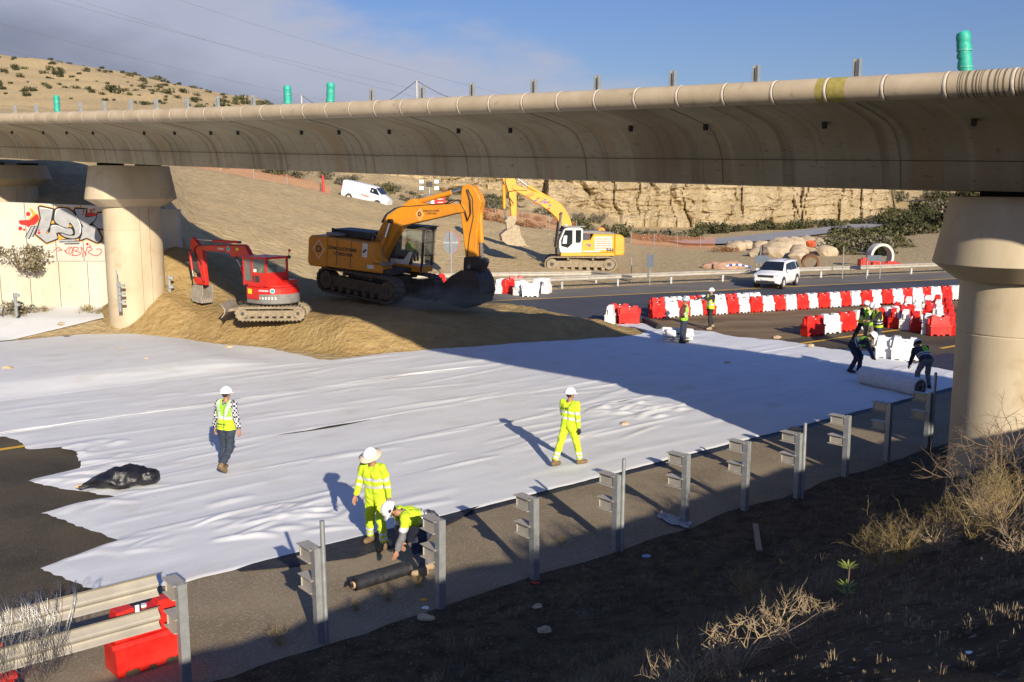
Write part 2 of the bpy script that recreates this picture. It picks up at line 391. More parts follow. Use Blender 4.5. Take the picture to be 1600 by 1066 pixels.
# ---------------------------------------------------------------- sandstone cliff
def ridge_(x, k): return max(0, 1 - abs(x) * k)
def cliff(name, px0, px1, dfun, base, top, nz=64, step=2.5, thick=26, seed=0):
    vs = []; fs = []; cols = int((px1 - px0) / step) + 1
    for i in range(cols):
        px = px0 + i * step
        d0 = dfun(px); b = base(px); t = top(px)
        for j in range(nz + 6):
            q = min(1, j / (nz - 1))
            z = b + (t - b) * q
            x0 = (px - 800) / FPX * d0
            str_ = mnoise.noise(Vector((x0 * .02, z * 1.1, seed + 3))) * .5 + mnoise.noise(Vector((x0 * .05, z * 2.6, seed + 9))) * .3
            wx = x0 + 2.2 * mnoise.noise(Vector((x0 * .2, z * .3, seed + 5))); wz = z + .9 * mnoise.noise(Vector((x0 * .15, z * .4, seed + 6)))
            blocks = mnoise.cell(Vector((wx * .20, wz * .5, seed))) * .22 + mnoise.cell(Vector((wx * .55, wz * 1.2, seed + 2))) * .20 + mnoise.cell(Vector((wx * 1.3, wz * 2.1, seed + 3))) * .14
            crack = 1.5 * max(0, 0.10 - abs(mnoise.noise(Vector((wx * .15, z * .06, seed + 17))))) * 9
            off = q * 3.6 + str_ * 1.2 + blocks * .7 + crack + 3.0 * fbm(x0 * .07, z * .12, seed, 5, .6) + 1.3 * abs(fbm(x0 * .35, z * .6, seed + 2, 5, .65)) + .9 * ridge_(mnoise.noise(Vector((wx * .35, wz * .12, seed + 21))), 9) + .5 * ridge_(mnoise.noise(Vector((wx * .12, wz * .7, seed + 25))), 9)
            # off > 0: recede from the viewer
            y = d0 + off
            if j >= nz: k = j - nz + 1; y = d0 + off + k * thick / 6; z = t + 1.2 * fbm(x0 * .1, y * .1, 3) + k * .12
            edge = min(1, (i + 0.01) / 6, (cols - 1 - i) / 6)
            z = b - 1.5 + (z - b + 1.5) * (0.15 + .85 * edge)
            if j == 0: z -= 6
            vs.append((x0 * y / d0, y, z))
    n = nz + 6
    for i in range(cols - 1):
        for j in range(n - 1): k = i * n + j; fs.append((k, k + n, k + n + 1, k + 1))
    return tag(pydata(name, vs, fs, 'rock', smooth=False), kind='structure')
cliff('cliff', 842, 1398, lambda p: interp(p, [(842, 137), (1000, 140), (1150, 150), (1300, 166), (1396, 178)]),
      lambda p: interp(p, [(842, 2.2), (1000, 1.4), (1150, .2), (1300, 1.2), (1396, 1.8)]),
      lambda p: interp(p, [(842, 9.0), (930, 10.2), (1100, 10.8), (1300, 12.0), (1360, 11.2), (1396, 8.2)]), seed=2)
cliff('cliff', 560, 870, lambda p: interp(p, [(560, 128), (870, 140)]),
      lambda p: interp(p, [(560, 6.4), (700, 4.6), (870, 3.0)]),
      lambda p: interp(p, [(560, 9.0), (640, 9.8), (760, 9.6), (870, 9.0)]), nz=46, seed=11)

# ---------------------------------------------------------------- sand pile
NEAR = [(150, 42.0), (185, 41.9), (215, 41.2), (260, 40.6), (330, 39.6), (430, 38.8), (540, 36.9), (640, 37.6), (720, 38.6), (800, 39.6), (900, 40.6), (975, 42.2), (1040, 43.2), (1100, 43.4)]
PLAT = [(150, .0), (190, .75), (240, 1.05), (340, 1.0), (430, 1.0), (520, 1.2), (640, 1.15), (700, .8), (760, .6), (850, .5), (930, .3), (1010, .12), (1060, .0)]
FARD = [(150, 52), (400, 58), (600, 57), (740, 55), (850, 52), (950, 47.5), (1060, 45.5)]
def sandz(x, y, detail=True):
    px = 800 + FPX * x / y
    dn = interp(px, NEAR); pl = interp(px, PLAT); df = interp(px, FARD)
    n1 = fbm(x * .35, y * .35, 8, 4, .55) if detail else 0
    dn += .5 * n1
    z = pl * sm(y, dn, dn + 2.6) ** .8 * sm(df - y, 0, 5)
    bx, by = (280 - 800) / FPX * 46.2, 46.2
    z += 1.75 * math.exp(-((x - bx) ** 2 / 3.2 + (y - by) ** 2 / 3.0))
    bx, by = (890 - 800) / FPX * 43, 43
    z += .35 * math.exp(-((x - bx) ** 2 / 7 + (y - by) ** 2 / 1.5))
    bx, by = (735 - 800) / FPX * 43, 43.0
    z += .30 * math.exp(-((x - bx) ** 2 / 5 + (y - by) ** 2 / 2))
    if detail: z += (.20 * n1 + .17 * fbm(x * 1.1, y * 1.1, 2, 4, .65) + .07 * abs(fbm(x * 3.2, y * 3.2, 5, 3, .65))) * sm(z, .02, .4)
    return z + max(0, land_far(x, y) - .02) * (1 if z > .02 else .0) - .03
SX = axis([(-21, 9.5, .17)]); SY = axis([(35.5, 59, .19)])
vs = []; keep = {}; fs = []
for j, y in enumerate(SY):
    for i, x in enumerate(SX):
        vs.append((x, y, sandz(x, y)))
n = len(SX)
for j in range(len(SY) - 1):
    for i in range(n - 1):
        k = j * n + i; q = (k, k + 1, k + n + 1, k + n)
        if max(vs[t][2] for t in q) > -.02: fs.append(q)
sp_ = pydata('sand_pile', vs, fs, 'sand'); tag(sp_, kind='structure')
def floorz(x, y): return max(land(x, y), sandz(x, y), 0)
# ---------------------------------------------------------------- overpass
mat('concrete_beam', (0.42, 0.34, 0.225), (0.52, 0.43, 0.30), nscale=1.4, rough=.9, bump=.15, bscale=20, col3=(0.22, 0.19, 0.11), n3scale=2.5, ramp3=(.60, .75), spec=.2)
def deck_material():
    m = bpy.data.materials.new('concrete_deck'); m.use_nodes = True; t = m.node_tree; N = t.nodes; L = t.links; b = N['Principled BSDF']
    b.inputs['Roughness'].default_value = .92; b.inputs['Specular IOR Level'].default_value = .2
    uv = N.new('ShaderNodeUVMap'); uv.uv_map = 'station'
    def noise(scale, st, det=6, dist=0.0):
        mp = N.new('ShaderNodeMapping'); mp.inputs['Scale'].default_value = st; L.new(uv.outputs[0], mp.inputs[0])
        n = N.new('ShaderNodeTexNoise'); n.inputs['Scale'].default_value = scale; n.inputs['Detail'].default_value = det; n.inputs['Distortion'].default_value = dist
        L.new(mp.outputs[0], n.inputs[0]); return n.outputs[0]
    def rng(v, a, b_, lo=0, hi=1):
        r = N.new('ShaderNodeMapRange'); L.new(v, r.inputs[0]); r.inputs[1].default_value = a; r.inputs[2].default_value = b_; r.inputs[3].default_value = lo; r.inputs[4].default_value = hi; return r.outputs[0]
    def mix(f, a, b_):
        x = N.new('ShaderNodeMixRGB'); L.new(f, x.inputs[0])
        for i, c in ((1, a), (2, b_)):
            if isinstance(c, tuple): x.inputs[i].default_value = (*c, 1)
            else: L.new(c, x.inputs[i])
        return x.outputs[0]
    base = mix(rng(noise(.5, (1, 1, 1)), .35, .65), (.28, .24, .155), (.37, .325, .225))
    c = mix(rng(noise(4.0, (1.0, .04, 1), 8, .3), .54, .66, 0, .55), base, (.16, .13, .09))       # thin run-off streaks
    c = mix(rng(noise(3.1, (1.0, .03, 1), 6, .2), .57, .64, 0, .5), c, (.44, .36, .23))
    c = mix(rng(noise(1.0, (1.0, .10, 1), 5), .56, .66, 0, .55), c, (.30, .20, .10))
    c = mix(rng(noise(5, (1, 2.5, 1), 6), .60, .72, 0, .6), c, (.12, .10, .075))
    c = mix(rng(noise(.28, (1.0, .35, 1), 5), .60, .66, 0, .5), c, (.19, .12, .08))     # rusty wash
    L.new(c, b.inputs['Base Color'])
    bp = N.new('ShaderNodeBump'); bp.inputs['Strength'].default_value = .3; bp.inputs['Distance'].default_value = .01
    L.new(noise(9, (1, 1, 1)), bp.inputs['Height']); L.new(bp.outputs[0], b.inputs['Normal'])
    MATS['concrete_deck'] = m
deck_material()
JPX = [7,24.5,42,59.5,78,97,117,136,157,178,202,225,249.5,274.5,299.5,327,355,385,415.5,448,481,517,553.75,593,633.75,677,723,771.5,823.75,878,936,997.5,1064.5,1135,1211,1294.5,1385.5,1485.5,1597.5]
JY = [(7, 185), (202, 182), (415, 176.2), (823, 160.1), (1294, 142.5), (1597, 128)]
def dist_s(s): return 40.8 * (1 - .0166 * s) if s > 24 else 40.8 * (1 - .0166 * 24) + (24 - s) * .655 + (24 - s) ** 2 * .0002
S_ = np.arange(len(JPX)); XYZ = np.array([tuple(D(px, interp(px, JY), dist_s(s))) for s, px in zip(S_, JPX)])
cx = np.polyfit(S_, XYZ[:, 0], 2); cy = np.polyfit(S_, XYZ[:, 1], 2); cz = np.polyfit(S_, XYZ[:, 2], 2)
def edge(s):
    if s < -2:
        p = edge(-2); q = edge(-1); return p + (p - q) * (-2 - s)
    if s > 39:
        p = edge(39); q = edge(38); return p + (p - q) * (s - 39)
    return Vector((np.polyval(cx, s), np.polyval(cy, s), np.polyval(cz, s)))
def frame(s):
    t = (edge(s + .5) - edge(s - .5)); t.z = 0; t.normalize()
    n = Vector((-t.y, t.x, 0))            # towards the far side of the deck
    if n.y < 0: n = -n
    return edge(s), t, n
SEC = [(0.0, .18), (.05, .02), (.12, -.14), (.2, -.2), (.8, -.30), (1.45, -.44), (1.75, -.58), (1.98, -.82), (2.12, -1.10), (2.2, -1.62), (5.9, -1.70), (5.98, -1.10), (6.15, -.8), (6.5, -.5), (7.2, -.32), (8.0, -.2), (8.15, -.05), (8.15, .3), (7.95, .3), (7.9, .1), (.25, .1), (.2, .2)]
overpass = empty('overpass', 'long curved concrete overpass with a rounded edge beam crossing above the works', 'bridge', edge(18) * 1)
overpass.location = (0, 0, 0)
vs = []; fs = []; uvs = []
st = [-34 + i * .5 for i in range(0, 200)]
m = len(SEC); acc = [0]
for i in range(1, m): acc.append(acc[-1] + math.dist(SEC[i], SEC[i - 1]))
for s in st:
    e, t, nn = frame(s)
    for wv, dz in SEC: vs.append(e + nn * wv + Vector((0, 0, dz)))
fu = []
for i in range(len(st) - 1):
    for k in range(m):
        k2 = (k + 1) % m; fs.append((i * m + k, i * m + k2, (i + 1) * m + k2, (i + 1) * m + k))
        fu.append([(st[i], acc[k]), (st[i], acc[k2] if k2 else acc[k] + .2), (st[i + 1], acc[k2] if k2 else acc[k] + .2), (st[i + 1], acc[k])])
dk = pydata('deck', vs, fs, 'concrete_deck', overpass, smooth=False)
ul = dk.data.uv_layers.new(name='station')
flat = [c for f in fu for c in f]
for i, c in enumerate(flat): ul.data[i].uv = c
sh = [2 <= (i % m) <= 8 for i in range(len(fs))]
dk.data.polygons.foreach_set('use_smooth', sh)
# cast joint lines in the underside, every 4 m or so, and a horizontal pour line
mat('joint_dark', (.07, .055, .04), (.13, .105, .07), nscale=4, rough=.95)
jl = MB()
for sj in [-8.4, -4.3, -.2, 3.8, 7.8, 11.8, 15.8, 19.7, 23.9, 27.9, 31.6, 35.4, 39.4, 43]:
    e, t, nn = frame(sj)
    for k in range(3, 9):
        p = [e + nn * SEC[q][0] + Vector((0, 0, SEC[q][1])) - nn * .012 - Vector((0, 0, .008)) for q in (k, k + 1)]
        jl.tube(p, .005, 'joint_dark', 4, cap=False)
pts = [frame(s)[0] + frame(s)[2] * (2.125 - .02) + Vector((0, 0, -1.12)) for s in st]
jl.tube(pts, .006, 'joint_dark', 4, cap=False)
jl.build('joint', overpass)
# drain nubs along the haunch
mat('nub_dark', (.03, .03, .03), rough=.8)
for sj in [-3, 0, 2.1, 4.3, 8.2, 10.3, 12.6, 14.2, 17.6, 19.4, 21.6, 24.3, 26.1, 29.7, 31.6, 34.2, 36.9]:
    e, t, nn = frame(sj); c = e + nn * 1.46 + Vector((0, 0, -.49))
    MB().box(c, (.07, .07, .14), 'nub_dark', Matrix.Rotation(math.atan2(t.y, t.x), 3, 'Z')).build('drain_spout', overpass)
# round edge beam, one metre units with pale sealed rings
RB = .202
eb = MB()
mat('ring_pale', (.66, .58, .46), (.5, .42, .3), nscale=8, rough=.9)
eb.tube([edge(s) for s in st], RB, 'concrete_beam', 28)
eb.build('edge_beam', overpass)
for s in range(-20, 46):
    t = (edge(s + .02) - edge(s - .02)).normalized()
    c = edge(s); rg = MB()
    rg.tube([c - t * .028, c - t * .02, c + t * .02, c + t * .028], [RB, RB + .007, RB + .007, RB], 'ring_pale', 28, cap=False)
    rg.tube([c + t * .03, c + t * .045], [RB + .002, RB + .002], 'joint_dark', 28, cap=False)
    rg.build('ring', overpass)
mat('moss', (.30, .25, .05), (.40, .33, .10), nscale=12, rough=.95)
ms = MB()
for s0, s1 in ((34.83, 34.98), (35.03, 35.36)):
    ms.tube([edge(s0), edge(s1)], RB + .0015, 'moss', 28, cap=False); ms.build('stain', overpass); ms = MB()
mat('soot', (.10, .085, .06), (.17, .14, .10), nscale=10, rough=.95)
rr = random.Random(4)
s = 37.2
while s < 38.4:
    wv = rr.uniform(.008, .035); ms.tube([edge(s), edge(s + wv)], RB + .0016, 'soot', 28, cap=False); s += wv + rr.uniform(.01, .08)
ms.build('stain', overpass)

# piers: capsule-shaped column and head
mat('concrete_pier', (0.46, 0.38, 0.25), (0.56, 0.48, 0.34), nscale=.9, rough=.9, bump=.12, bscale=14, col3=(0.40, 0.29, 0.155), n3scale=.9, ramp3=(.56, .78), spec=.2, stretch=(1, 1, .5))
def stadium(r, L, n=14):
    p = []
    for i in range(n + 1): a = -math.pi / 2 + math.pi * i / n; p.append((L / 2 + r * math.cos(a), r * math.sin(a)))
    for i in range(n + 1): a = math.pi / 2 + math.pi * i / n; p.append((-L / 2 + r * math.cos(a), r * math.sin(a)))
    return p
def pier(c, zb, zcap, ztop, ang, label):
    o = empty('bridge_pier', label, 'bridge pier', (c[0], c[1], zb - 1.0), ang)
    def loft(levels, name, mm='concrete_pier'):
        vs = []; fs = []
        for z, r, L in levels:
            for x, y in stadium(r, L): vs.append((x, y, z - zb + 1.0))
        n = 30
        for i in range(len(levels) - 1):
            for k in range(n): fs.append((i * n + k, i * n + (k + 1) % n, (i + 1) * n + (k + 1) % n, (i + 1) * n + k))
        fs.append(tuple(range(len(vs) - n, len(vs)))); fs.append(tuple(range(n - 1, -1, -1)))
        ob = pydata(name, vs, fs, mm, o, smooth=False)
        ob.data.polygons.foreach_set('use_smooth', [len(f) == 4 for f in fs]); ob.data.set_sharp_from_angle(angle=R(28)); return ob
    loft([(zb - 1, 1.0, .44), (zcap - 1.02, 1.0, .44), (zcap - 1.0, .985, .44), (zcap - .98, 1.0, .44), (zcap + .02, 1.0, .44)], 'column')
    loft([(zcap, 1.03, .7), (zcap + .32, 1.40, 1.06), (zcap + .34, 1.405, 1.06), (ztop, 1.16, 1.06)], 'pier_head')
    for s in (-1, 1):
        MB().box((s * .85, 0, ztop - zb + 1.0 + .06), (.75, .9, .13), 'nub_dark').build('bearing', o)
    g = MB()
    for (x, r) in ((.22, 1.0), (-.22, 1.0)):
        for sy in (-1, 1): g.tube([(x, sy * (r + .002), 0), (x, sy * (r + .002), zcap - zb + 1)], .006, 'joint_dark', 4)
    g.build('formwork_joint', o)
    return o
_, tR, nR = frame(37.2); _, tL, nL = frame(9)
angR = math.atan2(nR.y, nR.x); angL = math.atan2(nL.y, nL.x)
cR = D(1595, 440, 18.95); cL = D(206, 322, 43.4)
pier(cR, 0.4, D(1500, 441, 18.2).z, 6.20, angR, 'wide pale concrete pier at the right edge with dry bushes at its foot')
pier(cL, 0.9, D(206, 323, 42.6).z, D(206, 259, 42.6).z, angL, 'pale concrete pier beside the graffiti wall and the sand pile')
# pier in deep shade of the parallel structure far left
cP = D(20, 300, 52)
pier(cP, 4.0, 6.4, D(20, 258, 51).z, angL, 'shaded pier head half hidden below the left end of the overpass')

# guard posts left standing on the deck edge
mat('green_wrap', (.015, .30, .22), (.03, .42, .30), nscale=9, rough=.55, bump=.6, bscale=14, bdist=.02)
POSTS = [(22, 258), (55, 257), (124, 254), (161, 252), (202, 250), (243, 248), (291, 246), (338, 244), (394, 241)]
mat('green_tape', (.10, .42, .33), rough=.4)
def ipost(mb, h, m='galvanised'):
    for x in (-.055, .055): mb.box((x, 0, h / 2), (.008, .09, h), m)
    mb.box((0, .03, h / 2), (.105, .008, h), m)
for px, ytop in [(22, 165), (55, 163), (124, 160), (161, 158), (202, 156), (243, 155), (291, 154), (338, 150.5), (394, 149), (579, 138), (657, 134), (736, 129), (831.5, 123.5), (932, 117.5), (1048.5, 110), (1179, 101.5), (1336, 91)]:
    # stand the post on the beam line
    best = min([i * .05 for i in range(-60, 800)], key=lambda s: abs(800 + FPX * edge(s).x / (edge(s).y * math.cos(PITCH) - (edge(s).z - H) * math.sin(PITCH)) - px))
    e, t, nn = frame(best); h = D(px, ytop, e.y).z - e.z
    mb = MB(); ipost(mb, h - .05)
    k = mb.build('guard_post', None, 'bare grey metal post standing on the edge beam of the overpass', 'post', 'bare posts along the overpass edge')
    k.location = e + Vector((0, 0, .05)) + nn * .05; k.rotation_euler = (0, 0, math.atan2(t.y, t.x))
for px, ytop, dz, lab in [(88, 150, .0, 'short green wrapped post far left on the overpass edge, against the hill'), (447.5, 135.5, 0, 'green wrapped post upright on the overpass edge, left of its leaning neighbour'), (513, 131, .03, 'green wrapped post leaning slightly right near the middle of the overpass edge'), (1507, 51, -.05, 'thick crumpled green wrapped post at the right end of the overpass')]:
    best = min([i * .05 for i in range(-60, 800)], key=lambda s: abs(800 + FPX * edge(s).x / (edge(s).y * math.cos(PITCH) - (edge(s).z - H) * math.sin(PITCH)) - px))
    e, t, nn = frame(best); h = D(px, ytop, e.y).z - e.z
    mb = MB(); pts = []; rs = []
    for i in range(15):
        q = i / 14; pts.append((dz * q * 2 + .008 * math.sin(i * 2.1), .008 * math.cos(i * 1.7), h * q)); rs.append(.105 * (1 + .09 * math.sin(i * 2.6)))
    mb.tube(pts, rs, 'green_wrap', 14)
    o = empty('wrapped_post', lab, 'post', e + nn * .05, math.atan2(t.y, t.x), 'green wrapped posts on the overpass')
    mb.build('wrapping', o)
    m2 = MB()
    if dz > -.04: ipost(m2, h - .06); m2.build('post', o)
    for q in (.33, .66): b2 = MB(); b2.tube([(dz * q * 2, 0, h * q), (dz * q * 2, 0, h * q + .02)], .116, 'green_tape', 14, cap=False); b2.build('tape', o)
# ---------------------------------------------------------------- white geotextile strips
def cloth_material(name, col, fine=.13):
    m = bpy.data.materials.new(name); m.use_nodes = True; t = m.node_tree; N = t.nodes; L = t.links; b = N['Principled BSDF']
    b.inputs['Roughness'].default_value = .85; b.inputs['Specular IOR Level'].default_value = .25
    uv = N.new('ShaderNodeUVMap'); uv.uv_map = 'ab'
    def noise(scale, st, det=5, dist=.6):
        mp = N.new('ShaderNodeMapping'); mp.inputs['Scale'].default_value = st; mp.inputs['Rotation'].default_value = (0, 0, .05); L.new(uv.outputs[0], mp.inputs[0])
        n = N.new('ShaderNodeTexNoise'); n.inputs['Scale'].default_value = scale; n.inputs['Detail'].default_value = det; n.inputs['Distortion'].default_value = dist
        L.new(mp.outputs[0], n.inputs[0]); return n.outputs[0]
    r = N.new('ShaderNodeValToRGB'); r.color_ramp.elements[0].position = .3; r.color_ramp.elements[1].position = .7
    r.color_ramp.elements[0].color = (*[c * .93 for c in col], 1); r.color_ramp.elements[1].color = (*col, 1)
    L.new(noise(.6, (1, 2, 1)), r.inputs[0])
    dr = N.new('ShaderNodeMapRange'); dr.inputs[1].default_value = .56; dr.inputs[2].default_value = .74; dr.inputs[4].default_value = .42; L.new(noise(.9, (1, 1.3, 1), 8, .3), dr.inputs[0])
    dm_ = N.new('ShaderNodeMixRGB'); L.new(dr.outputs[0], dm_.inputs[0]); L.new(r.outputs[0], dm_.inputs[1]); dm_.inputs[2].default_value = (.52, .47, .38, 1)
    sc_ = N.new('ShaderNodeMapRange'); sc_.inputs[1].default_value = .70; sc_.inputs[2].default_value = .76; sc_.inputs[4].default_value = .5; L.new(noise(7, (1, 1, 1), 3, .2), sc_.inputs[0])
    d2_ = N.new('ShaderNodeMixRGB'); L.new(sc_.outputs[0], d2_.inputs[0]); L.new(dm_.outputs[0], d2_.inputs[1]); d2_.inputs[2].default_value = (.42, .36, .27, 1)
    L.new(d2_.outputs[0], b.inputs['Base Color'])
    b1 = N.new('ShaderNodeBump'); b1.inputs['Strength'].default_value = fine; b1.inputs['Distance'].default_value = .06
    L.new(noise(1.1, (.30, 1.3, 1), 5, 1.6), b1.inputs['Height'])
    b2 = N.new('ShaderNodeBump'); b2.inputs['Strength'].default_value = fine * .8; b2.inputs['Distance'].default_value = .02
    L.new(noise(5, (.4, 1.2, 1), 6, .8), b2.inputs['Height']); L.new(b1.outputs[0], b2.inputs['Normal']); L.new(b2.outputs[0], b.inputs['Normal'])
    MATS[name] = m
cloth_material('white_geotextile', (.69, .705, .70))
def ridge(x, k=6): return max(0, 1 - abs(x) * k)
BUNCH = [(10.1, 7.3, 1.25), (8.9, 7.5, .8), (11.0, 6.6, .8), (-2.9, 4.6, .9), (-1.6, 5.0, .7), (-4.2, 12.6, .8), (-3.6, 11.6, .6)]
FR = random.Random(77); FOLDS = []
def fold(a, b, L, ang, w_, h, bend=0.0): FOLDS.append((a, b, L, ang, w_, h, bend))
for _ in range(150):
    fold(FR.uniform(-5, 23), FR.uniform(3.6, 21), FR.uniform(1.0, 5.5), FR.gauss(-.02, .13), FR.uniform(.06, .15), FR.choice([.012, .018, .025, .035]) * FR.uniform(.7, 1.2), FR.gauss(0, .06))
for b_ in (5.75, 8.2, 10.9, 15.5):          # overlaps between strips stay slightly raised
    for k in range(9): fold(-3 + k * 3 + FR.uniform(-1, 1), b_ + FR.uniform(-.1, .1), FR.uniform(2, 4), FR.gauss(0, .03), .07, .03)
for ca, cb, n, sp_, hh in [(9.6, 7.4, 20, 1.3, .07), (10.6, 6.7, 12, .8, .06), (8.8, 8.0, 8, .8, .045), (-2.6, 4.7, 18, 1.2, .06), (-1.2, 4.2, 8, .7, .06), (-4.0, 12.6, 12, .8, .06), (-3.6, 11.3, 10, .8, .05), (-4.6, 10.3, 10, .7, .05), (-4.2, 8.2, 8, .7, .035), (-5.2, 5.2, 12, .7, .03)]:
    for k in range(n): fold(ca + FR.gauss(0, sp_ * .6), cb + FR.gauss(0, sp_ * .4), FR.uniform(.5, 1.6), FR.uniform(-.9, .9), FR.uniform(.06, .11), hh * FR.uniform(.5, 1.1), FR.gauss(0, .25))
def folds_at(A, B):
    Z = np.zeros_like(A)
    for a, b, L, ang, w_, h, bend in FOLDS:
        ca, sa = math.cos(ang), math.sin(ang); m = (abs(A - a) < L) & (abs(B - b) < L * .8 + .5)
        if not m.any(): continue
        x = (A[m] - a) * ca + (B[m] - b) * sa; y = -(A[m] - a) * sa + (B[m] - b) * ca - bend * x * x / max(L, .1); t = np.clip(1 - abs(x) / (L * .5), 0, 1)
        wd = w_ * (1 + .8 * (y > 0)); Z[m] = np.maximum(Z[m], h * np.sqrt(t) * np.exp(-(y / wd) ** 2)) + .25 * np.minimum(Z[m], h * t * np.exp(-(y / wd) ** 2))
    return Z
def cloth_h(a, b, lift, aL):
    z = .028 * (1 + .8 * fbm(a * .16, b * .5, 1, 3)) + .010 * fbm(a * .7, b * 1.6, 4, 2)
    e = a - aL
    if e < .3: z *= .4 + 2 * max(0, e)
    return z + lift
def strip(name, label, b0, b1, aL, aR, lift, da, db, mm='white_geotextile', base=None, slit=None, group='geotextile strips laid side by side', flat=1.0, ragged=.06):
    vs = []; fs = []; uv = []
    amin = min(v for _, v in aL); na = int((aR(b0) - amin) / da) + 1; nb = int((b1 - b0) / db) + 1
    for j in range(nb + 1):
        q = j / nb; bq = b0 + (b1 - b0) * q
        l = interp(bq, aL) + ragged * 2 * fbm(bq * 1.7, b0, 9, 4, .7) + .05 * mnoise.noise(Vector((bq * 7, 3, 3))); r = aR(bq) + .25 * fbm(bq * 1.3, 8, 2, 3)
        for i in range(na + 1):
            p = i / na; a = l + (r - l) * p
            bb = bq + (ragged * (1 - q) + (ragged * .6) * q) * fbm(a * .9, b0 * 3, 4, 4, .65)
            if slit and q > .8:
                for sa0, sa1, wd in slit:
                    if sa0 < a < sa1: bb -= wd * math.sin(math.pi * (a - sa0) / (sa1 - sa0)) * (q - .8) / .2
            z = cloth_h(a, bb, lift, l) * flat
            if q == 0 or q == 1: z *= .6
            if base: z += base(a, bb)
            vs.append(AB(a, bb, z)); uv.append((a, bb))
    for j in range(nb):
        for i in range(na): k = j * (na + 1) + i; fs.append((k, k + 1, k + na + 2, k + na + 1))
    if mm == 'white_geotextile':
        U_ = np.array(uv); Zf = folds_at(U_[:, 0], U_[:, 1])
        for q_, p_ in enumerate(vs): p_.z += float(Zf[q_])
    o = pydata(name, vs, fs, mm)
    l_ = o.data.uv_layers.new(name='ab')
    idx = np.empty(len(o.data.loops), dtype=np.int32); o.data.loops.foreach_get('vertex_index', idx)
    l_.data.foreach_set('uv', np.array(uv, dtype=np.float32)[idx].ravel())
    return tag(o, label, 'fabric', group)
AE = lambda b: 24.2 + .25 * math.sin(b * 1.7) - .10 * (b - 8) * (1 if b > 8 else 2.2)
strip('geotextile_sheet', 'white fabric strip nearest the guard posts, with a crumpled pointed tip at lower left', 2.95, 5.85, [(2.9, -4.9), (3.13, -5.5), (3.46, -6.16), (4.4, -6.38), (5.1, -6.6), (5.35, -5.8), (5.6, -5.1), (5.9, -5.0)], lambda b: 23.0, .018, .07, .055)
strip('geotextile_sheet', 'second white fabric strip from the guard posts, with a ragged tip over the asphalt', 5.6, 8.25, [(5.6, -5.1), (6.4, -5.3), (8.0, -5.72), (8.15, -5.83), (8.25, -5.2)], AE, .012, .08, .06, slit=[(9.4, 11.4, .15), (13, 13.6, .08)])
strip('geotextile_sheet', 'white fabric strip whose torn left end carries the black plastic bundle', 8.15, 10.95, [(8.15, -4.22), (9.4, -4.9), (10.55, -5.47), (10.75, -5.3), (10.95, -4.5)], AE, .008, .08, .065, slit=[(.3, 3.7, .17), (9, 10, .06)])
strip('geotextile_sheet', 'white fabric strip under the walking man in plaid sleeves, twisted at its left end', 10.9, 15.6, [(10.9, -4.3), (11.2, -4.15), (12.4, -3.95), (13.1, -4.1), (13.5, -4.75), (14.6, -4.7), (15.3, -4.95), (15.6, -6.5)], AE, .010, .09, .09)
strip('geotextile_sheet', 'white fabric strip between the walking man and the raised median fold', 15.45, 20.0, [(15.45, -12), (15.7, -26), (20, -26)], AE, .020, .13, .11)
def med(a, b):
    return .24 * sm(b, 19.8, 21.8) * (1 - sm(a, 3.2, 5.6)) * (1 - .5 * sm(b, 24, 31))
strip('geotextile_sheet', 'broad white fabric draped over the raised median, bordered by the sand pile', 19.7, 31.6, [(19.7, -30), (31.6, -16)], lambda b: interp(b, [(19.7, 7.0), (24, 6.5), (27, 5), (31.6, 5)]), .03, .16, .14, base=med)
def fbase(a, b):
    p = AB(a, b); return min(.92, max(0, land(p.x, p.y, False))) + .02
strip('geotextile_sheet', 'smooth white fabric at the foot of the graffiti wall, far left', 32.6, 41.0, [(32.6, -18), (41, -10)], lambda b: 6.5, .02, .2, .2, base=fbase)
mat('black_membrane', (.012, .013, .018), (.03, .03, .036), nscale=8, rough=.6, bump=.7, bscale=5, bdist=.05)
MATS['black_m2'] = MATS['black_membrane']
o = strip('black_membrane', 'thin black membrane showing along the near edge of the white fabric', 2.70, 3.5, [(2.7, -3.0), (3.5, -3.4)], lambda b: 24.4, .0, .09, .09, mm='black_membrane', group=None, flat=.5)
o['category'] = 'membrane'
if 'group' in o: del o['group']
o = strip('black_membrane', 'dark crumpled membrane patch under the feet of the man in the brimmed helmet', 2.15, 3.2, [(2.15, -2.2), (2.5, -3.4), (2.8, -4.0), (3.2, -4.1)], lambda b: interp(b, [(2.15, -1.0), (2.6, .4), (3.2, 1.6)]), .02, .07, .07, mm='black_membrane', group=None, flat=.9)
o['category'] = 'membrane'
o = strip('black_membrane', 'black membrane folds at the right end of the fabric beside the big pier', 2.8, 6.4, [(2.8, 22.3), (6.4, 23.2)], lambda b: 26.2, .03, .1, .1, mm='black_membrane', group=None)
o['category'] = 'membrane'

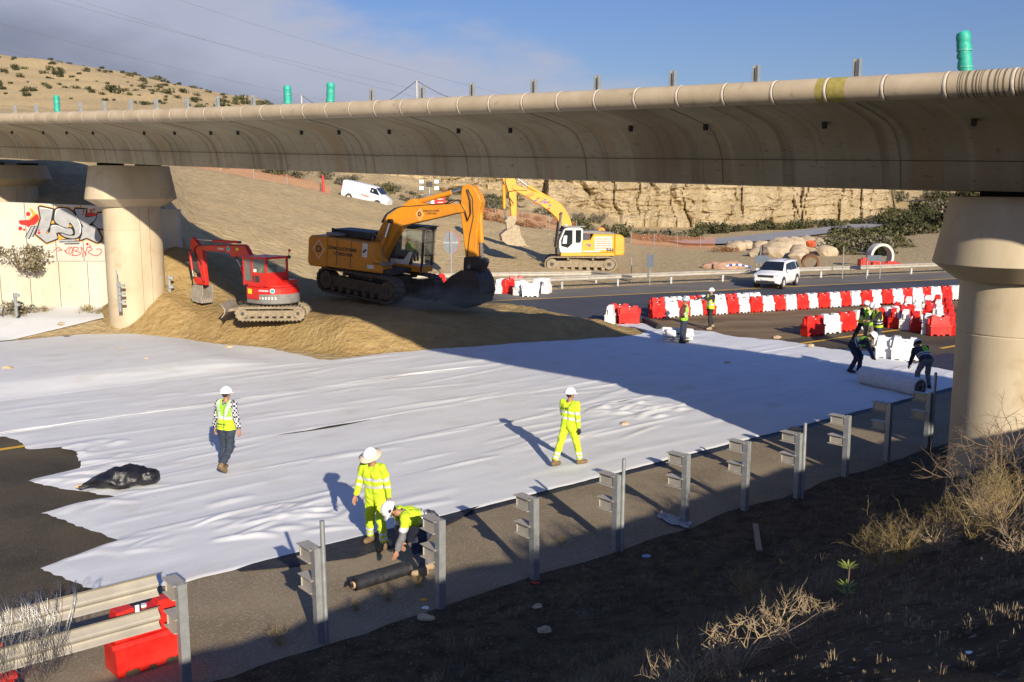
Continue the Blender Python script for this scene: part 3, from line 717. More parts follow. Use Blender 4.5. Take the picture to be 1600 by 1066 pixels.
# stones lying on the fabric
mat('stone', (.42, .31, .18), (.55, .43, .28), nscale=6, rough=.95, bump=.5, bscale=12)
def rock_mesh(r, sc=(1, 1, .6), seed=0, m='stone', sub=2):
    bm = bmesh.new(); bmesh.ops.create_icosphere(bm, subdivisions=sub, radius=r)
    for v in bm.verts:
        p = v.co.copy(); k = 1 + .5 * mnoise.noise(p / r * .9 + Vector((seed * 3.7, 0, 0))) + .25 * mnoise.noise(p / r * 2.4 + Vector((0, seed, 0)))
        v.co = Vector((p.x * sc[0] * k, p.y * sc[1] * k, p.z * sc[2] * k))
    me = bpy.data.meshes.new('rock'); bm.to_mesh(me); bm.free(); me.materials.append(MATS[m])
    return me
for i, (px, py, r, lab) in enumerate([(12, 576, .16, 'flat tan stone on the white fabric at the far left'), (187, 546, .11, 'small tan stone on the raised white fabric, left of the pile edge'), (229, 560, .08, 'pebble on the raised white fabric right of the small tan stone'), (357, 543, .13, 'stone at the foot of the sand pile in front of the red excavator'), (96, 506, .12, 'stone on the smooth fabric before the graffiti wall'), (976, 662, .10, 'tan stone in the crumpled fabric right of the striding man'), (1137, 567, .09, 'small dark stone on the shaded blue fabric'), (1243, 672, .13, 'brown stone on the asphalt edge under the guard posts'), (1267, 541, .14, 'sandy lump weighing down the fabric end near the barriers'), (1214, 527, .13, 'stone at the upper right corner of the fabric')]):
    p = G(px, py); a, b = toAB(p); z = .06 + (med(a, b) if 19 < b < 32 else 0) + (fbase(a, b) if b > 33 else 0)
    p = G(px, py, z); o = link_mesh('stone', rock_mesh(r, (1.3, 1, .6), i)); o.location = p; tag(o, lab, 'stone')

# black plastic bundle
mat('black_plastic', (.008, .008, .010), (.02, .02, .023), nscale=5, rough=.28, bump=.9, bscale=6, bdist=.04)
mat('cardboard', (.45, .30, .17), (.55, .38, .22), nscale=9, rough=.9)
bb = MB(); bundle = empty('plastic_bundle', 'black plastic wrapped bundle lying on the torn end of the white fabric', 'bundle', G(185, 757, .1), .35)
vs = []; fs = []
for i in range(37):
    q = i / 36; x = -.78 + 1.62 * q
    rr_ = interp(q, [(0, .05), (.12, .07), (.25, .15), (.42, .25), (.55, .27), (.68, .22), (.8, .23), (.93, .17), (1, .07)])
    for k in range(24):
        an = 2 * math.pi * k / 24
        rad = rr_ * (1 + .38 * mnoise.noise(Vector((x * 3.5, math.cos(an) * 1.6, math.sin(an) * 1.6))) + .16 * ridge(mnoise.noise(Vector((x * 5, an * 1.1, 5))), 3))
        vs.append((x, rad * 1.25 * math.cos(an), max(-.02, .12 * min(1, q * 4) + rad * .95 * math.sin(an))))
for i in range(36):
    for k in range(24): fs.append((i * 24 + k, i * 24 + (k + 1) % 24, (i + 1) * 24 + (k + 1) % 24, (i + 1) * 24 + k))
pydata('wrapping', vs, fs, 'black_plastic', bundle)
t_ = MB(); t_.tube([(-.84, .02, .03), (-.7, .01, .05)], [.038, .038], 'cardboard', 12); t_.build('core_tube', bundle)
# black roll with a cardboard core beside the crouching man
p0 = G(553, 915, .1); p1 = G(640, 889, .1)
roll = empty('membrane_roll', 'black membrane roll with a cardboard core, on the asphalt by the crouching man', 'roll', (p0 + p1) / 2, math.atan2((p1 - p0).y, (p1 - p0).x))
L_ = (p1 - p0).length
vs = []; fs = []
for i in range(21):
    x = -L_ / 2 + L_ * i / 20
    for k in range(28):
        an = 2 * math.pi * k / 28; r = .105 + .006 * math.sin(an * 1 + 1) + .008 * mnoise.noise(Vector((x * 4, math.cos(an), math.sin(an))))
        vs.append((x, r * math.cos(an), r * math.sin(an) + .01))
for i in range(20):
    for k in range(28): fs.append((i * 28 + k, i * 28 + (k + 1) % 28, (i + 1) * 28 + (k + 1) % 28, (i + 1) * 28 + k))
fs += [tuple(range(28)), tuple(range(20 * 28, 21 * 28))[::-1]]
pydata('roll_body', vs, fs, 'black_membrane', roll)
t_ = MB(); t_.tube([(-L_ / 2 - .03, 0, .01), (-L_ / 2 + .1, 0, .01)], [.055, .055], 'cardboard', 16); t_.tube([(-L_ / 2 - .034, 0, .01), (-L_ / 2 - .028, 0, .01)], .042, 'nub_dark', 12); t_.build('core_tube', roll)
vs = []; fs = []
for i in range(19):
    for j in range(9):
        x = -L_ / 2 - .05 + (L_ + .0) * i / 18; y = .09 + (.12 + .22 * sm(math.sin(i * .33), -.3, 1)) * j / 8
        vs.append((x, y, .012 - .1 + .10 * (1 - j / 8) ** 2 + .03 * abs(mnoise.noise(Vector((x * 3, y * 5, 1))))))
for i in range(18):
    for j in range(8): k = i * 9 + j; fs.append((k, k + 9, k + 10, k + 1))
pydata('loose_flap', vs, fs, 'black_membrane', roll)
# the big white roll being laid out
p0 = G(1349, 586, .30); p1 = G(1438, 606, .30)
mat('roll_white', (.60, .60, .60), (.70, .70, .71), nscale=5, rough=.85, bump=.3, bscale=7)
roll = empty('geotextile_roll', 'thick white fabric roll being unrolled by two bending workers beside the pier', 'roll', (p0 + p1) / 2, math.atan2((p1 - p0).y, (p1 - p0).x))
L_ = (p1 - p0).length; t_ = MB()
t_.tube([(-L_ / 2 + L_ * i / 12, 0, 0) for i in range(13)], [.29 + .008 * math.sin(i * 1.9) for i in range(13)], 'roll_white', 40); t_.build('roll_body', roll)
for s in (-1, 1):
    t_ = MB()
    for r in (.24, .18, .12): t_.tube([(s * (L_ / 2 + .002), 0, 0), (s * (L_ / 2 + .006), 0, 0)], r, 'joint_dark' if r > .2 else 'roll_white', 30)
    t_.tube([(s * (L_ / 2), 0, 0), (s * (L_ / 2 + .02), 0, 0)], .06, 'nub_dark', 14)
    t_.build('roll_end', roll)
# ---------------------------------------------------------------- plastic barriers
mat('barrier_red', (.52, .012, .008), (.64, .03, .02), nscale=2.5, rough=.42, spec=.4, col3=(.42, .10, .06), n3scale=4, ramp3=(.62, .8))
mat('barrier_white', (.76, .75, .73), (.64, .61, .55), nscale=3, rough=.45, spec=.4, ramp=(.5, .85))
mat('hole_dark', (.02, .02, .02), rough=.9)
def barrier_meshes(col):
    mb = MB()
    def loft(prof, z2t):      # closed outline in x,z; half thickness depends on z
        n = len(prof); vs = [(x, -z2t(z), z) for x, z in prof] + [(x, z2t(z), z) for x, z in prof]
        _, fs = mb.add(vs, [tuple(range(n)), tuple(range(2 * n - 1, n - 1, -1))] + [(i, i + n, (i + 1) % n + n, (i + 1) % n) for i in range(n)], col)
        bmesh.ops.recalc_face_normals(mb.bm, faces=fs); mb.bev(fs, .012)
    loft([(-.47, 0), (-.37, 0), (-.35, .07), (-.2, .07), (-.17, 0), (-.06, 0), (-.04, .05), (.04, .05), (.06, 0), (.17, 0), (.2, .07), (.35, .07), (.37, 0), (.47, 0), (.48, .40), (-.48, .40)], lambda z: .235 - z * .06)
    loft([(-.515, .395), (.515, .395), (.52, .47), (-.52, .47)], lambda z: .24 - (z - .4) * .4)
    loft([(-.46, .465), (.46, .465), (.40, .85), (.17, .87), (.15, .80), (-.15, .80), (-.17, .87), (-.40, .85)], lambda z: .17 - (z - .46) * .14)
    for x in (-.30, .30):
        for s in (-1, 1): mb.box((x, s * .215, .22), (.05, .03, .30), col, bevel=.01)
    for s in (-1, 1): mb.box((s * .49, 0, .62), (.09, .10, .24), col, bevel=.015)
    me = bpy.data.meshes.new('body'); mb.bm.to_mesh(me); mb.bm.free()
    for m in mb.mats: me.materials.append(MATS[m])
    c = MB()
    other = 'barrier_white' if col == 'barrier_red' else 'hole_dark'
    c.cyl((0, 0, .795), (0, 0, .83), .045, other, 10)
    for s in (-1, 1): c.cyl((0, s * .135, .72), (0, s * .142, .72), .022, other, 8)
    m2 = bpy.data.meshes.new('filler_cap'); c.bm.to_mesh(m2); c.bm.free()
    for m in c.mats: m2.materials.append(MATS[m])
    return me, m2
BME = {'r': barrier_meshes('barrier_red'), 'w': barrier_meshes('barrier_white')}
CN = {'r': 'red', 'w': 'white'}
def barrier(c, p, rz, lab, group='red and white plastic road barriers', sc=(1, 1, 1), rot=None):
    o = empty('plastic_barrier', lab, 'barrier', p, rz, group)
    o.scale = sc
    if rot: o.rotation_euler = rot
    link_mesh('body', BME[c][0], o); link_mesh('filler_cap', BME[c][1], o)
    return o
rb = random.Random(3)
A0 = G(1021, 497.5); A1 = G(1500, 467.5); L_ = (A1 - A0).length; ang = math.atan2((A1 - A0).y, (A1 - A0).x); nB = 28
for i in range(nB + 3):
    q = (i + .3) / (nB); p = A0 + (A1 - A0) * q
    c = 'rw'[i % 2]
    barrier(c, p + Vector((rb.uniform(-.03, .03), rb.uniform(-.08, .08), .012)), ang + rb.uniform(-.06, .06), f'{CN[c]} plastic barrier in the long alternating front row along the far carriageway', sc=(.80, 1, .93))
nrm = Vector((-math.sin(ang), math.cos(ang), 0))
for i in range(9):
    p = A0 + (A1 - A0) * ((i + 1.6) / 28 * 1.02) + nrm * (1.5 + .1 * rb.random()); c = 'rwwrwwrww'[i]
    barrier(c, p + Vector((0, 0, .012)), ang + rb.uniform(-.1, .1), f'{CN[c]} plastic barrier in the short second row behind the far row, left part', sc=(.85, 1, .93))
# nearer row and the yard of stored barriers left of the big pier
B0 = G(1258, 526); B1 = G(1410, 505); angB = math.atan2((B1 - B0).y, (B1 - B0).x)
for i in range(7):
    p = B0 + (B1 - B0).normalized() * (i * 1.14 + .5); c = 'rw'[i % 2]
    barrier(c, p + Vector((rb.uniform(-.02, .02), rb.uniform(-.05, .05), .012)), angB - .10 + rb.uniform(-.05, .05), f'{CN[c]} plastic barrier in the nearer row behind the three standing men', sc=(1.06, 1, 1))
k = 0
for row, (y0, dx, cols, an) in enumerate([(523, 17.5, 'rwrwrw', 1.15), (511, 17, 'wrwrwr', 1.12), (501, 16, 'rwwrwr', 1.12), (492, 15, 'wwwwrr', 1.12)]):
    for i, c in enumerate(cols):
        px = 1396 + i * dx + row * 2.5; py = y0 - i * 1.2 if row else [511, 514, 517, 521, 524, 522][i]
        p = G(px, py, .012)
        a_ = an if not (row == 0 and i == 4) else .12
        if row == 0: c = 'rwrwrr'[i]
        if row == 1 and i == 3: continue
        barrier(c, p, a_ + rb.uniform(-.04, .04), f'{CN[c]} plastic barrier stored in the block beside the big pier, {["front", "second", "third", "fourth", "rear"][row]} rank', group='stored barriers beside the pier')
barrier('w', G(1388, 560, .012), -.28, 'white plastic barrier standing alone on the asphalt, left one of the interlocked pair', 'interlocked pair of white barriers')
barrier('w', G(1413, 563, .012), -.33, 'white plastic barrier on the asphalt, right one of the interlocked pair', 'interlocked pair of white barriers')
for c, px, py, rz, lab in [('w', 953.5, 506, 1.35, 'white plastic barrier seen end on, left end of the small group by the sand'), ('r', 968, 502.5, -.15, 'red plastic barrier next to the end-on white one by the sand'), ('r', 983, 506, -.12, 'red plastic barrier at the right of the small group by the sand'),
        ('w', 782, 458, 1.2, 'white plastic barrier at the left of the cluster under the guardrail'), ('r', 794, 458, .9, 'red plastic barrier leaning in the cluster under the guardrail'), ('r', 806, 453, .2, 'red plastic barrier half hidden at the back of the guardrail cluster'),
        ('w', 813, 461, 1.0, 'white plastic barrier in the middle of the guardrail cluster'), ('w', 829, 463.5, -.1, 'white plastic barrier facing front in the guardrail cluster'), ('w', 842, 457, .9, 'white plastic barrier behind the front-facing one in the guardrail cluster'), ('w', 854, 458, 1.3, 'white plastic barrier at the right end of the guardrail cluster'),
        ('r', 684, 449, .6, 'lone red plastic barrier at the foot of the round sign')]:
    barrier(c, G(px, py, .012), rz, lab, 'scattered plastic barriers')
barrier('w', G(1058, 521, .30), 0, 'white plastic barrier tipped on its side behind the man in the red sleeves', 'scattered plastic barriers', rot=(1.45, .05, -.1), sc=(1.2, 1, .9))
barrier('r', AB(-6.35, .62, .012), math.atan2(U.y, U.x) + .05, 'red plastic barrier standing behind the double guardrail near its end post', 'red barriers behind the guardrail')
barrier('r', AB(-8.5, .62, .012), math.atan2(U.y, U.x) + .02, 'red plastic barrier behind the wire-wrapped part of the guardrail', 'red barriers behind the guardrail')
# black pipe
p0 = G(1007, 500, .14); p1 = G(1030, 511, .14)
mb = MB(); mb.tube([p0, p1], .13, 'dark_rubber', 18); mb.tube([p1 + (p1 - p0).normalized() * .004, p1 + (p1 - p0).normalized() * .012], .10, 'hole_dark', 18)
mb.build('pipe', None, 'short black pipe lying in front of the white barrier row', 'pipe')

# ---------------------------------------------------------------- guard posts with spacer brackets
def bracket(mb, z, m='galvanised_dusty', L=.30):
    mb.box((.07 + L / 2, 0, z), (L, .10, .17), m)          # web box
    mb.box((.07 + L / 2, 0, z + .098), (L + .10, .19, .012), m)
    mb.box((.07 + L / 2 + .02, 0, z - .098), (L + .06, .19, .012), m)
    mb.box((.07 + L + .006, 0, z), (.012, .13, .16), m)
def bolts(mb, z):
    for x in (.10, .15):
        for dz in (-.04, .045): mb.cyl((x, -.05, z + dz), (x, -.068, z + dz), .014, 'hole_dark', 6)
def guard_post(p, rz, lab, h=1.40, tube=0, base=-.4, lean=0):
    o = empty('guardrail_post', lab, 'guard post', p, rz, 'bare guardrail posts with brackets')
    o.rotation_euler = (lean, 0, rz)
    mb = MB()
    mb.box((0, -.055, (h + base) / 2), (.11, .008, h - base), 'galvanised'); mb.box((0, .055, (h + base) / 2), (.11, .008, h - base), 'galvanised')
    mb.box((-.055, 0, (h + base) / 2), (.008, .118, h - base), 'galvanised'); mb.build('post', o)
    for z in (h - .13, h - .58):
        mb = MB(); bracket(mb, z); k = mb.build('bracket', o)
        mb = MB(); bolts(mb, z); mb.build('bolt', k)
    if tube:
        mb = MB(); mb.tube([(-.09, -.06, base), (-.09, -.06, tube)], .034, 'galvanised', 12); mb.build('sleeve_tube', o)
    return o
angV = math.atan2(V.y, V.x)
ordn = ['nearest', 'second', 'third', 'fourth', 'fifth', 'sixth', 'seventh', 'eighth', 'ninth']
for i, (px, py, tb) in enumerate([(500, 1005, 1.82), (688, 950, 0), (835, 905, 0), (962, 860, 1.68), (1070, 820, 0), (1163, 797, 0), (1245, 778, 1.6), (1320, 745, 0), (1385, 720, 0)]):
    p = G(px, py, 0); z = land(p.x, p.y) 
    lab = ['guard post with a tall tube left of the crouching man', 'guard post directly right of the crouching man', 'third guard post from the left, alone on the asphalt edge', 'guard post with a tall tube near the plastic litter', 'guard post right behind the plastic litter', 'guard post at the point of the sunlit shoulder, sixth from left', 'shaded guard post with a tube, seventh from left', 'shaded guard post, eighth from left', 'shaded guard post, ninth from left below the fabric roll'][i]
    guard_post((p.x, p.y, 0), angV + rb.uniform(-.05, .05), lab, 1.40 + rb.uniform(-.02, .02), tb, lean=rb.uniform(-.015, .015))
p = G(1447, 700); guard_post((p.x, p.y, 0), angV, 'shaded guard post closest to the big pier, with a thin tall tube', 1.38, 1.9)

# double guardrail at lower left
def wbeam(mb, path, z, m, n, hh=.155, off=.0):
    prof = [(.0, -hh), (.012, -hh * .93), (.075, -hh * .66), (.078, -hh * .5), (.012, -hh * .16), (.008, 0), (.012, hh * .16), (.078, hh * .5), (.075, hh * .66), (.012, hh * .93), (.0, hh)]
    k = len(prof); vs = []; fs = []
    for i, p in enumerate(path):
        a = path[max(i - 1, 0)]; b = path[min(i + 1, len(path) - 1)]; t = (Vector(b) - Vector(a)); t.z = 0; t.normalize(); q = Vector((-t.y, t.x, 0)) * n
        for j, (d, dz) in enumerate(prof): vs.append(Vector(p) + q * (d + off) + Vector((0, 0, z + dz)))
        for j, (d, dz) in enumerate(prof): vs.append(Vector(p) + q * (d + off - .004) + Vector((0, 0, z + dz)))
    for i in range(len(path) - 1):
        for j in range(k - 1):
            a = i * 2 * k + j; fs += [(a, a + 1, a + 2 * k + 1, a + 2 * k), (a + k + 1, a + k, a + 3 * k, a + 3 * k + 1)]
        for j in (0, k - 1): a = i * 2 * k + j; fs.append((a, a + k, a + 3 * k, a + 2 * k))
    for base in (0, (len(path) - 1) * 2 * k):
        for j in range(k - 1): a = base + j; fs.append((a, a + 1, a + k + 1, a + k))
    mb.add(vs, fs, m, False)
gr = empty('guardrail', 'double metal guardrail in the lower left corner, wrapped in loose wire', 'guardrail', AB(-5.75, 0))
gr.location = (0, 0, 0)
aE = -6.18
for z in (1.27, .82):
    mb = MB(); wbeam(mb, [AB(a, .12) for a in (-16, -14, -12, -10, -8, aE - .12)], z, 'galvanised_dusty', 1); mb.build('rail_beam', gr)
for i, a in enumerate((aE, aE - 4, aE - 8)):
    M = Matrix.Translation(AB(a, -.34)) @ Matrix.Rotation(angV, 4, 'Z')
    mb = MB(); mb.M = M
    h = 1.4; base = -.4
    mb.box((0, -.055, (h + base) / 2), (.11, .008, h - base), 'galvanised'); mb.box((0, .055, (h + base) / 2), (.11, .008, h - base), 'galvanised'); mb.box((-.055, 0, (h + base) / 2), (.008, .118, h - base), 'galvanised')
    mb.build('post', gr)
    for z in (1.27, .82):
        mb = MB(); mb.M = M; bracket(mb, z); k = mb.build('bracket', gr)
mat('wire', (.45, .45, .44), rough=.35, metal=.9); mat('reflector', (.9, .9, .9), rough=.2)
mb = MB(); mb.M = Matrix.Translation(AB(-6.62, .03, 1.06)) @ Matrix.Rotation(angV, 4, 'Z'); mb.box((0, 0, 0), (.01, .05, .09), 'reflector'); mb.build('reflector', gr)
wr = random.Random(11); mb = MB()
for i in range(95):
    a0 = -7.75 - abs(wr.gauss(0, .75)) + wr.uniform(0, .3); r0 = .36 + wr.uniform(-.05, .12); sk = wr.uniform(-.25, .25); pts = []
    n = 15; ph = wr.uniform(0, 6.28)
    for k in range(n):
        t = ph + 2 * math.pi * k / (n - 1) * wr.uniform(.97, 1.03)
        rr_ = r0 * (1 + .12 * wr.uniform(-1, 1))
        pts.append(AB(a0 + sk * math.sin(t) + .03 * wr.uniform(-1, 1), .15 + .22 * math.cos(t) * (1 + .1 * wr.uniform(-1, 1)), 1.03 + rr_ * 1.25 * math.sin(t)))
    mb.tube(pts, wr.uniform(.0018, .0034), 'wire', 4, cap=False)
mb.build('wire_tangle', None, 'loose tangle of thin bright wire wound round the guardrail in the corner', 'wire')

# far guardrails
def far_rail(base, label, grp):
    o = empty('guardrail', label, 'guardrail', (0, 0, 0), 0, grp)
    P_ = [Vector(p) for p in base]; mb = MB(); wbeam(mb, P_, .62, 'galvanised_dusty', -1, .16, .1); mb.build('rail_beam', o)
    tot = 0; nxt = .6
    for a, b in zip(P_, P_[1:]):
        L = (b - a).length
        while nxt < tot + L:
            q = a + (b - a) * ((nxt - tot) / L); mb = MB(); mb.box((q.x, q.y, .35), (.12, .12, .80), 'galvanised', bevel=.01); mb.build('post', o); nxt += 4.0
        tot += L
    return o
far_rail([G(775, 456.5), G(870, 451.5), G(980, 446.5), G(1080, 442), G(1170, 438.5), G(1285, 434), G(1400, 429.5), G(1480, 426), (60, 90, 0)], 'long low guardrail on the far edge of the distant road, passing behind the white car', 'far guardrails')
far_rail([G(640, 447), G(720, 445), G(800, 443.5), G(880, 442.5), G(925, 441.5), G(990, 449)], 'short bent guardrail stub in front of the yellow excavator tracks', 'far guardrails')

# left guard posts near the pier
for px, py, d, h, lab in [(26, 494, 42.9, 1.0, 'short grey marker post by the bush at the far left'), (266, 466, 43.6, 1.0, 'small bracketed post half buried in the sand right of the pier')]:
    p = D(px, py, d); mb = MB(); ipost(mb, h); mb.box((.08, 0, h - .1), (.2, .1, .12), 'galvanised'); mb.box((.08, 0, h - .5), (.2, .1, .12), 'galvanised')
    k = mb.build('marker_post', None, lab, 'post'); k.location = p
p = D(188, 487, 41.6); mb = MB(); ipost(mb, 1.25)
for z in (1.1, .75, .4): mb.box((.12, 0, z), (.26, .1, .1), 'galvanised')
mb.tube([(-.06, 0, 0), (-.06, 0, 1.75)], .03, 'galvanised'); k = mb.build('marker_post', None, 'bracketed post with a thin tall rod in front of the left pier', 'post'); k.location = p
for px, ytop, ybase, lab in [(1187, 385, 441, 'thin grey rod standing behind the far guardrail left of the white car'), (986, 402, 441, 'thin rod standing in the slope right of the yellow excavator'), (1316, 385, 436, 'thin rod between the concrete ring and the rocks')]:
    b = G(px, ybase); mb = MB(); mb.tube([b, b + Vector((0, 0, (ybase - ytop) * b.y / FPX))], .03, 'galvanised', 6); mb.build('marker_rod', None, lab, 'rod')

# ---------------------------------------------------------------- signs seen from behind
mat('sign_back', (.17, .19, .21), (.22, .24, .26), nscale=3, rough=.5, metal=.3); mat('sign_red', (.65, .03, .02), rough=.4)
mat('sign_yellow', (.85, .42, .02), rough=.4); mat('black_paint', (.015, .015, .015), rough=.5); mat('sign_dark', (.06, .085, .11), (.08, .11, .14), nscale=3, rough=.5)
def sign(px, ybase, lab, cat='road sign'):
    b = G(px, ybase); o = empty('road_sign', lab, cat, b); return o, b.y / FPX
o, k = sign(705, 443, 'round road sign seen from behind on a single post by the big excavator bucket')
h = (443 - 362) * k; r = 17.5 * k * 1.0
mb = MB(); mb.cyl((0, 0, 0), (0, 0, h), .055, 'galvanised'); mb.build('post', o)
mb = MB(); mb.M = Matrix.Translation((0, -.02, h - r)) @ Matrix.Rotation(.9, 4, 'Z') ; mb.M = Matrix.Translation((0, 0.02, h - r)); mb.tube([(0, .06, 0), (0, .09, 0)], r, 'sign_back', 36)
q = mb.build('sign_plate', o); q.scale = (.68, 1, 1)
mb = MB(); mb.M = Matrix.Translation((0, .02, h - r)); mb.tube([(.03, .10, 0), (.03, .125, 0)], r * 1.02, 'sign_red', 36); mb.box((0, .04, 0), (r * 2, .02, .10), 'galvanised'); q = mb.build('rim', o); q.scale = (.68, 1, 1)
for px, yb, yt, w_, hh, legs, lab, mm in [(1015, 446, 398, .44, .82, (0,), 'small upright rectangular sign seen from behind, left of the white car', 'sign_dark'), (1189, 441, 399, .95, .52, (-.34, .34), 'wide low sign on two posts just above the white car bonnet', 'sign_dark'), (1364, 436, 399, 1.0, .40, (-.46, .46), 'wide low sign on two posts in front of the concrete ring', 'sign_dark')]:
    o, k = sign(px, yb, lab); h = (yb - yt) * k
    for x in legs: mb = MB(); mb.cyl((x, 0, -.05), (x, 0, h), .035, 'galvanised', 8); mb.build('post', o)
    mb = MB(); mb.box((0, -.05, h - hh / 2), (w_, .03, hh), mm, bevel=.006); mb.build('sign_plate', o)
p = D(940, 372, 86); o = empty('road_sign', 'small round yellow speed sign with a 20, above the yellow excavator engine', 'road sign', (p.x, p.y, land(p.x, p.y)))
hz = D(940, 360.5, 86).z - land(p.x, p.y)
mb = MB(); mb.cyl((0, 0, 0), (0, 0, hz), .04, 'galvanised', 8); mb.build('post', o)
mb = MB(); mb.tube([(0, -.05, hz), (0, -.08, hz)], .30, 'sign_yellow', 28); mb.tube([(0, -.081, hz), (0, -.085, hz)], .30, 'sign_red', 28); mb.tube([(0, -.086, hz), (0, -.09, hz)], .235, 'sign_yellow', 28); mb.build('sign_plate', o)
text_mesh('lettering', '20', .28, 'black_paint', Matrix.Translation((0, -.094, hz)) @ Matrix.Rotation(math.pi / 2, 4, 'X'), o, bold=.01)
# ---------------------------------------------------------------- retaining walls and graffiti
mat('wall_concrete', (0.50, 0.455, 0.34), (0.60, 0.555, 0.44), nscale=.7, rough=.9, bump=.1, bscale=12, col3=(0.38, 0.31, 0.20), n3scale=1.3, ramp3=(.58, .78), spec=.2, stretch=(1, 1, .35))
mat('wall_pale', (0.50, 0.47, 0.40), (0.58, 0.55, 0.48), nscale=.8, rough=.9, bump=.1, bscale=12, spec=.2)
mat('silver_paint', (.33, .34, .345), (.42, .43, .43), nscale=3, rough=.5, metal=.15); mat('orange_paint', (.75, .33, .02), rough=.6); mat('red_paint', (.55, .02, .012), rough=.6); mat('black_spray', (.018, .018, .018), rough=.7); mat('white_spray', (.75, .75, .75), rough=.6)
def wall(name, px0, px1, d, yb, ytops, thick, m, lab, joints, cap=None):
    o = empty('retaining_wall', lab, 'wall', (D(px0, yb, d).x, d, 0))
    org = o.location.copy(); vs = []; fs = []
    pts = [(px0, ytops[0])] + [(p, y) for p, y in ytops[1] if px0 < p < px1] + [(px1, ytops[2])]
    for p, y in pts:
        t = D(p, y, d); x = t.x - org.x
        vs += [(x, 0, -1.0), (x, 0, t.z), (x, thick, t.z), (x, thick, -1.0)]
    n = len(pts)
    for i in range(n - 1):
        for k in range(3): fs.append((4 * i + k, 4 * i + 4 + k, 4 * i + 5 + k, 4 * i + 1 + k))
    fs += [(0, 1, 2, 3), (4 * n - 1, 4 * n - 2, 4 * n - 3, 4 * n - 4)]
    pydata('wall', vs, fs, m, o, smooth=False)
    for p in joints:
        t = D(p, interp(p, pts), d); mb = MB(); mb.box((t.x - org.x, -.002, (t.z - 1) / 2), (.025, .012, t.z + .98), 'joint_dark'); mb.build('expansion_joint', o)
    if cap:
        mb = MB(); a = D(px0, ytops[0], d); b = D(px1, ytops[2], d); mb.prism([(0, a.z), (b.x - a.x, b.z), (b.x - a.x, b.z + .10), (0, a.z + .10)], -.04, thick + .04, m); mb.build('coping', o)
    return o
lw = wall('w', -260, 310, 45.4, 487, (408.5, [], 409), .35, 'wall_concrete', 'cream concrete lower retaining wall in wide panels behind the left pier', [-140, -95, -48, -2, 45, 91, 136, 182, 228])
uw = wall('w', -260, 278, 47.3, 403, (305, [(0, 315.5), (161, 322)], 327.5), .4, 'wall_pale', 'pale upper retaining wall carrying silver and red graffiti beside the left pier', [-100, -8, 37.5, 83, 126, 190])
def gp(c, layer):
    t = D(20 + c[0] / 9.693, 305 + c[1] / 9.693, 47.3); return (t.x - uw.location.x, -.006 - .006 * layer, t.z)
def smooth_pts(p, closed=True, n=4):
    out = []; m = len(p)
    for i in range(m if closed else m - 1):
        p0, p1, p2, p3 = (Vector(p[(i + k) % m] if closed else p[min(max(i + k, 0), m - 1)]) for k in (-1, 0, 1, 2))
        for k in range(n):
            t = k / n; out.append(.5 * ((2 * p1) + (p2 - p0) * t + (2 * p0 - 5 * p1 + 4 * p2 - p3) * t * t + (3 * p1 - p0 - 3 * p2 + p3) * t ** 3) * 1.0 if (p2 - p1).length < 95 else p1 + (p2 - p1) * t)
    if not closed: out.append(Vector(p[-1]))
    return out
def fill(pts, layer, m, nm):
    q = [gp(p, layer) for p in smooth_pts(pts)]; return pydata(nm, q, [tuple(range(len(q)))], m, uw, smooth=False)
def stroke(mb, pts, hw, layer, m, closed=False, sm_=True):
    p = smooth_pts(pts, closed) if sm_ else [Vector(q) for q in pts]; n = len(p); vs = []; fs = []
    for i in range(n):
        a = p[i - 1] if (i or closed) else p[0]; b = p[(i + 1) % n] if (i < n - 1 or closed) else p[-1]
        t = (b - a); t = t.normalized() if t.length > 0 else Vector((1, 0)); nn = Vector((-t.y, t.x))
        vs += [gp(p[i] + nn * hw, layer), gp(p[i] - nn * hw, layer)]
    for i in range(n if closed else n - 1): j = (i + 1) % n; fs.append((2 * i, 2 * i + 1, 2 * j + 1, 2 * j))
    mb.add(vs, fs, m)
LT = {'letter_l': [(395, 185), (480, 185), (615, 215), (600, 310), (560, 490), (505, 570), (560, 560), (575, 470), (610, 445), (690, 460), (780, 500), (880, 500), (920, 560), (900, 600), (830, 600), (740, 570), (665, 580), (680, 660), (515, 725), (350, 595), (390, 470), (425, 350)],
      'letter_o': [(640, 260), (660, 210), (740, 195), (840, 205), (920, 260), (1000, 370), (1045, 470), (1040, 570), (990, 640), (900, 660), (800, 640), (720, 590), (760, 580), (830, 606), (900, 610), (938, 600), (935, 520), (890, 440), (860, 425), (850, 492), (780, 490), (700, 452), (640, 400), (625, 340)],
      'letter_k': [(950, 205), (1120, 215), (1100, 325), (1190, 322), (1270, 315), (1240, 390), (1160, 450), (1220, 462), (1270, 490), (1310, 560), (1350, 650), (1300, 720), (1210, 690), (1120, 650), (1010, 690), (1050, 590), (1050, 480), (1070, 480), (1010, 380), (960, 280)],
      'letter_star': [(1290, 270), (1390, 262), (1400, 420), (1400, 520), (1290, 505), (1215, 440), (1260, 370)]}
for nm, p in LT.items():
    mb = MB(); stroke(mb, p, 27, 0, 'orange_paint', True); stroke(mb, p, 17, 1, 'black_spray', True); mb.build('graffiti_outline', uw)
for nm, p in LT.items():
    fill(p, 2, 'silver_paint', nm); mb = MB(); stroke(mb, p, 4.5, 3, 'black_spray', True); mb.build('graffiti_outline', uw)
for p in ([(285, 480), (330, 470), (240, 660), (200, 640)], [(345, 470), (375, 465), (300, 630), (272, 622)], [(700, 680), (950, 670), (945, 697), (712, 703)], [(780, 708), (1010, 702), (1005, 728), (785, 733)]):
    mb = MB(); q = [gp(c, 2.3) for c in p]; stroke(mb, p, 15, .6, 'black_spray', True, False); mb.poly(q, 'silver_paint'); mb.build('graffiti_bar', uw)
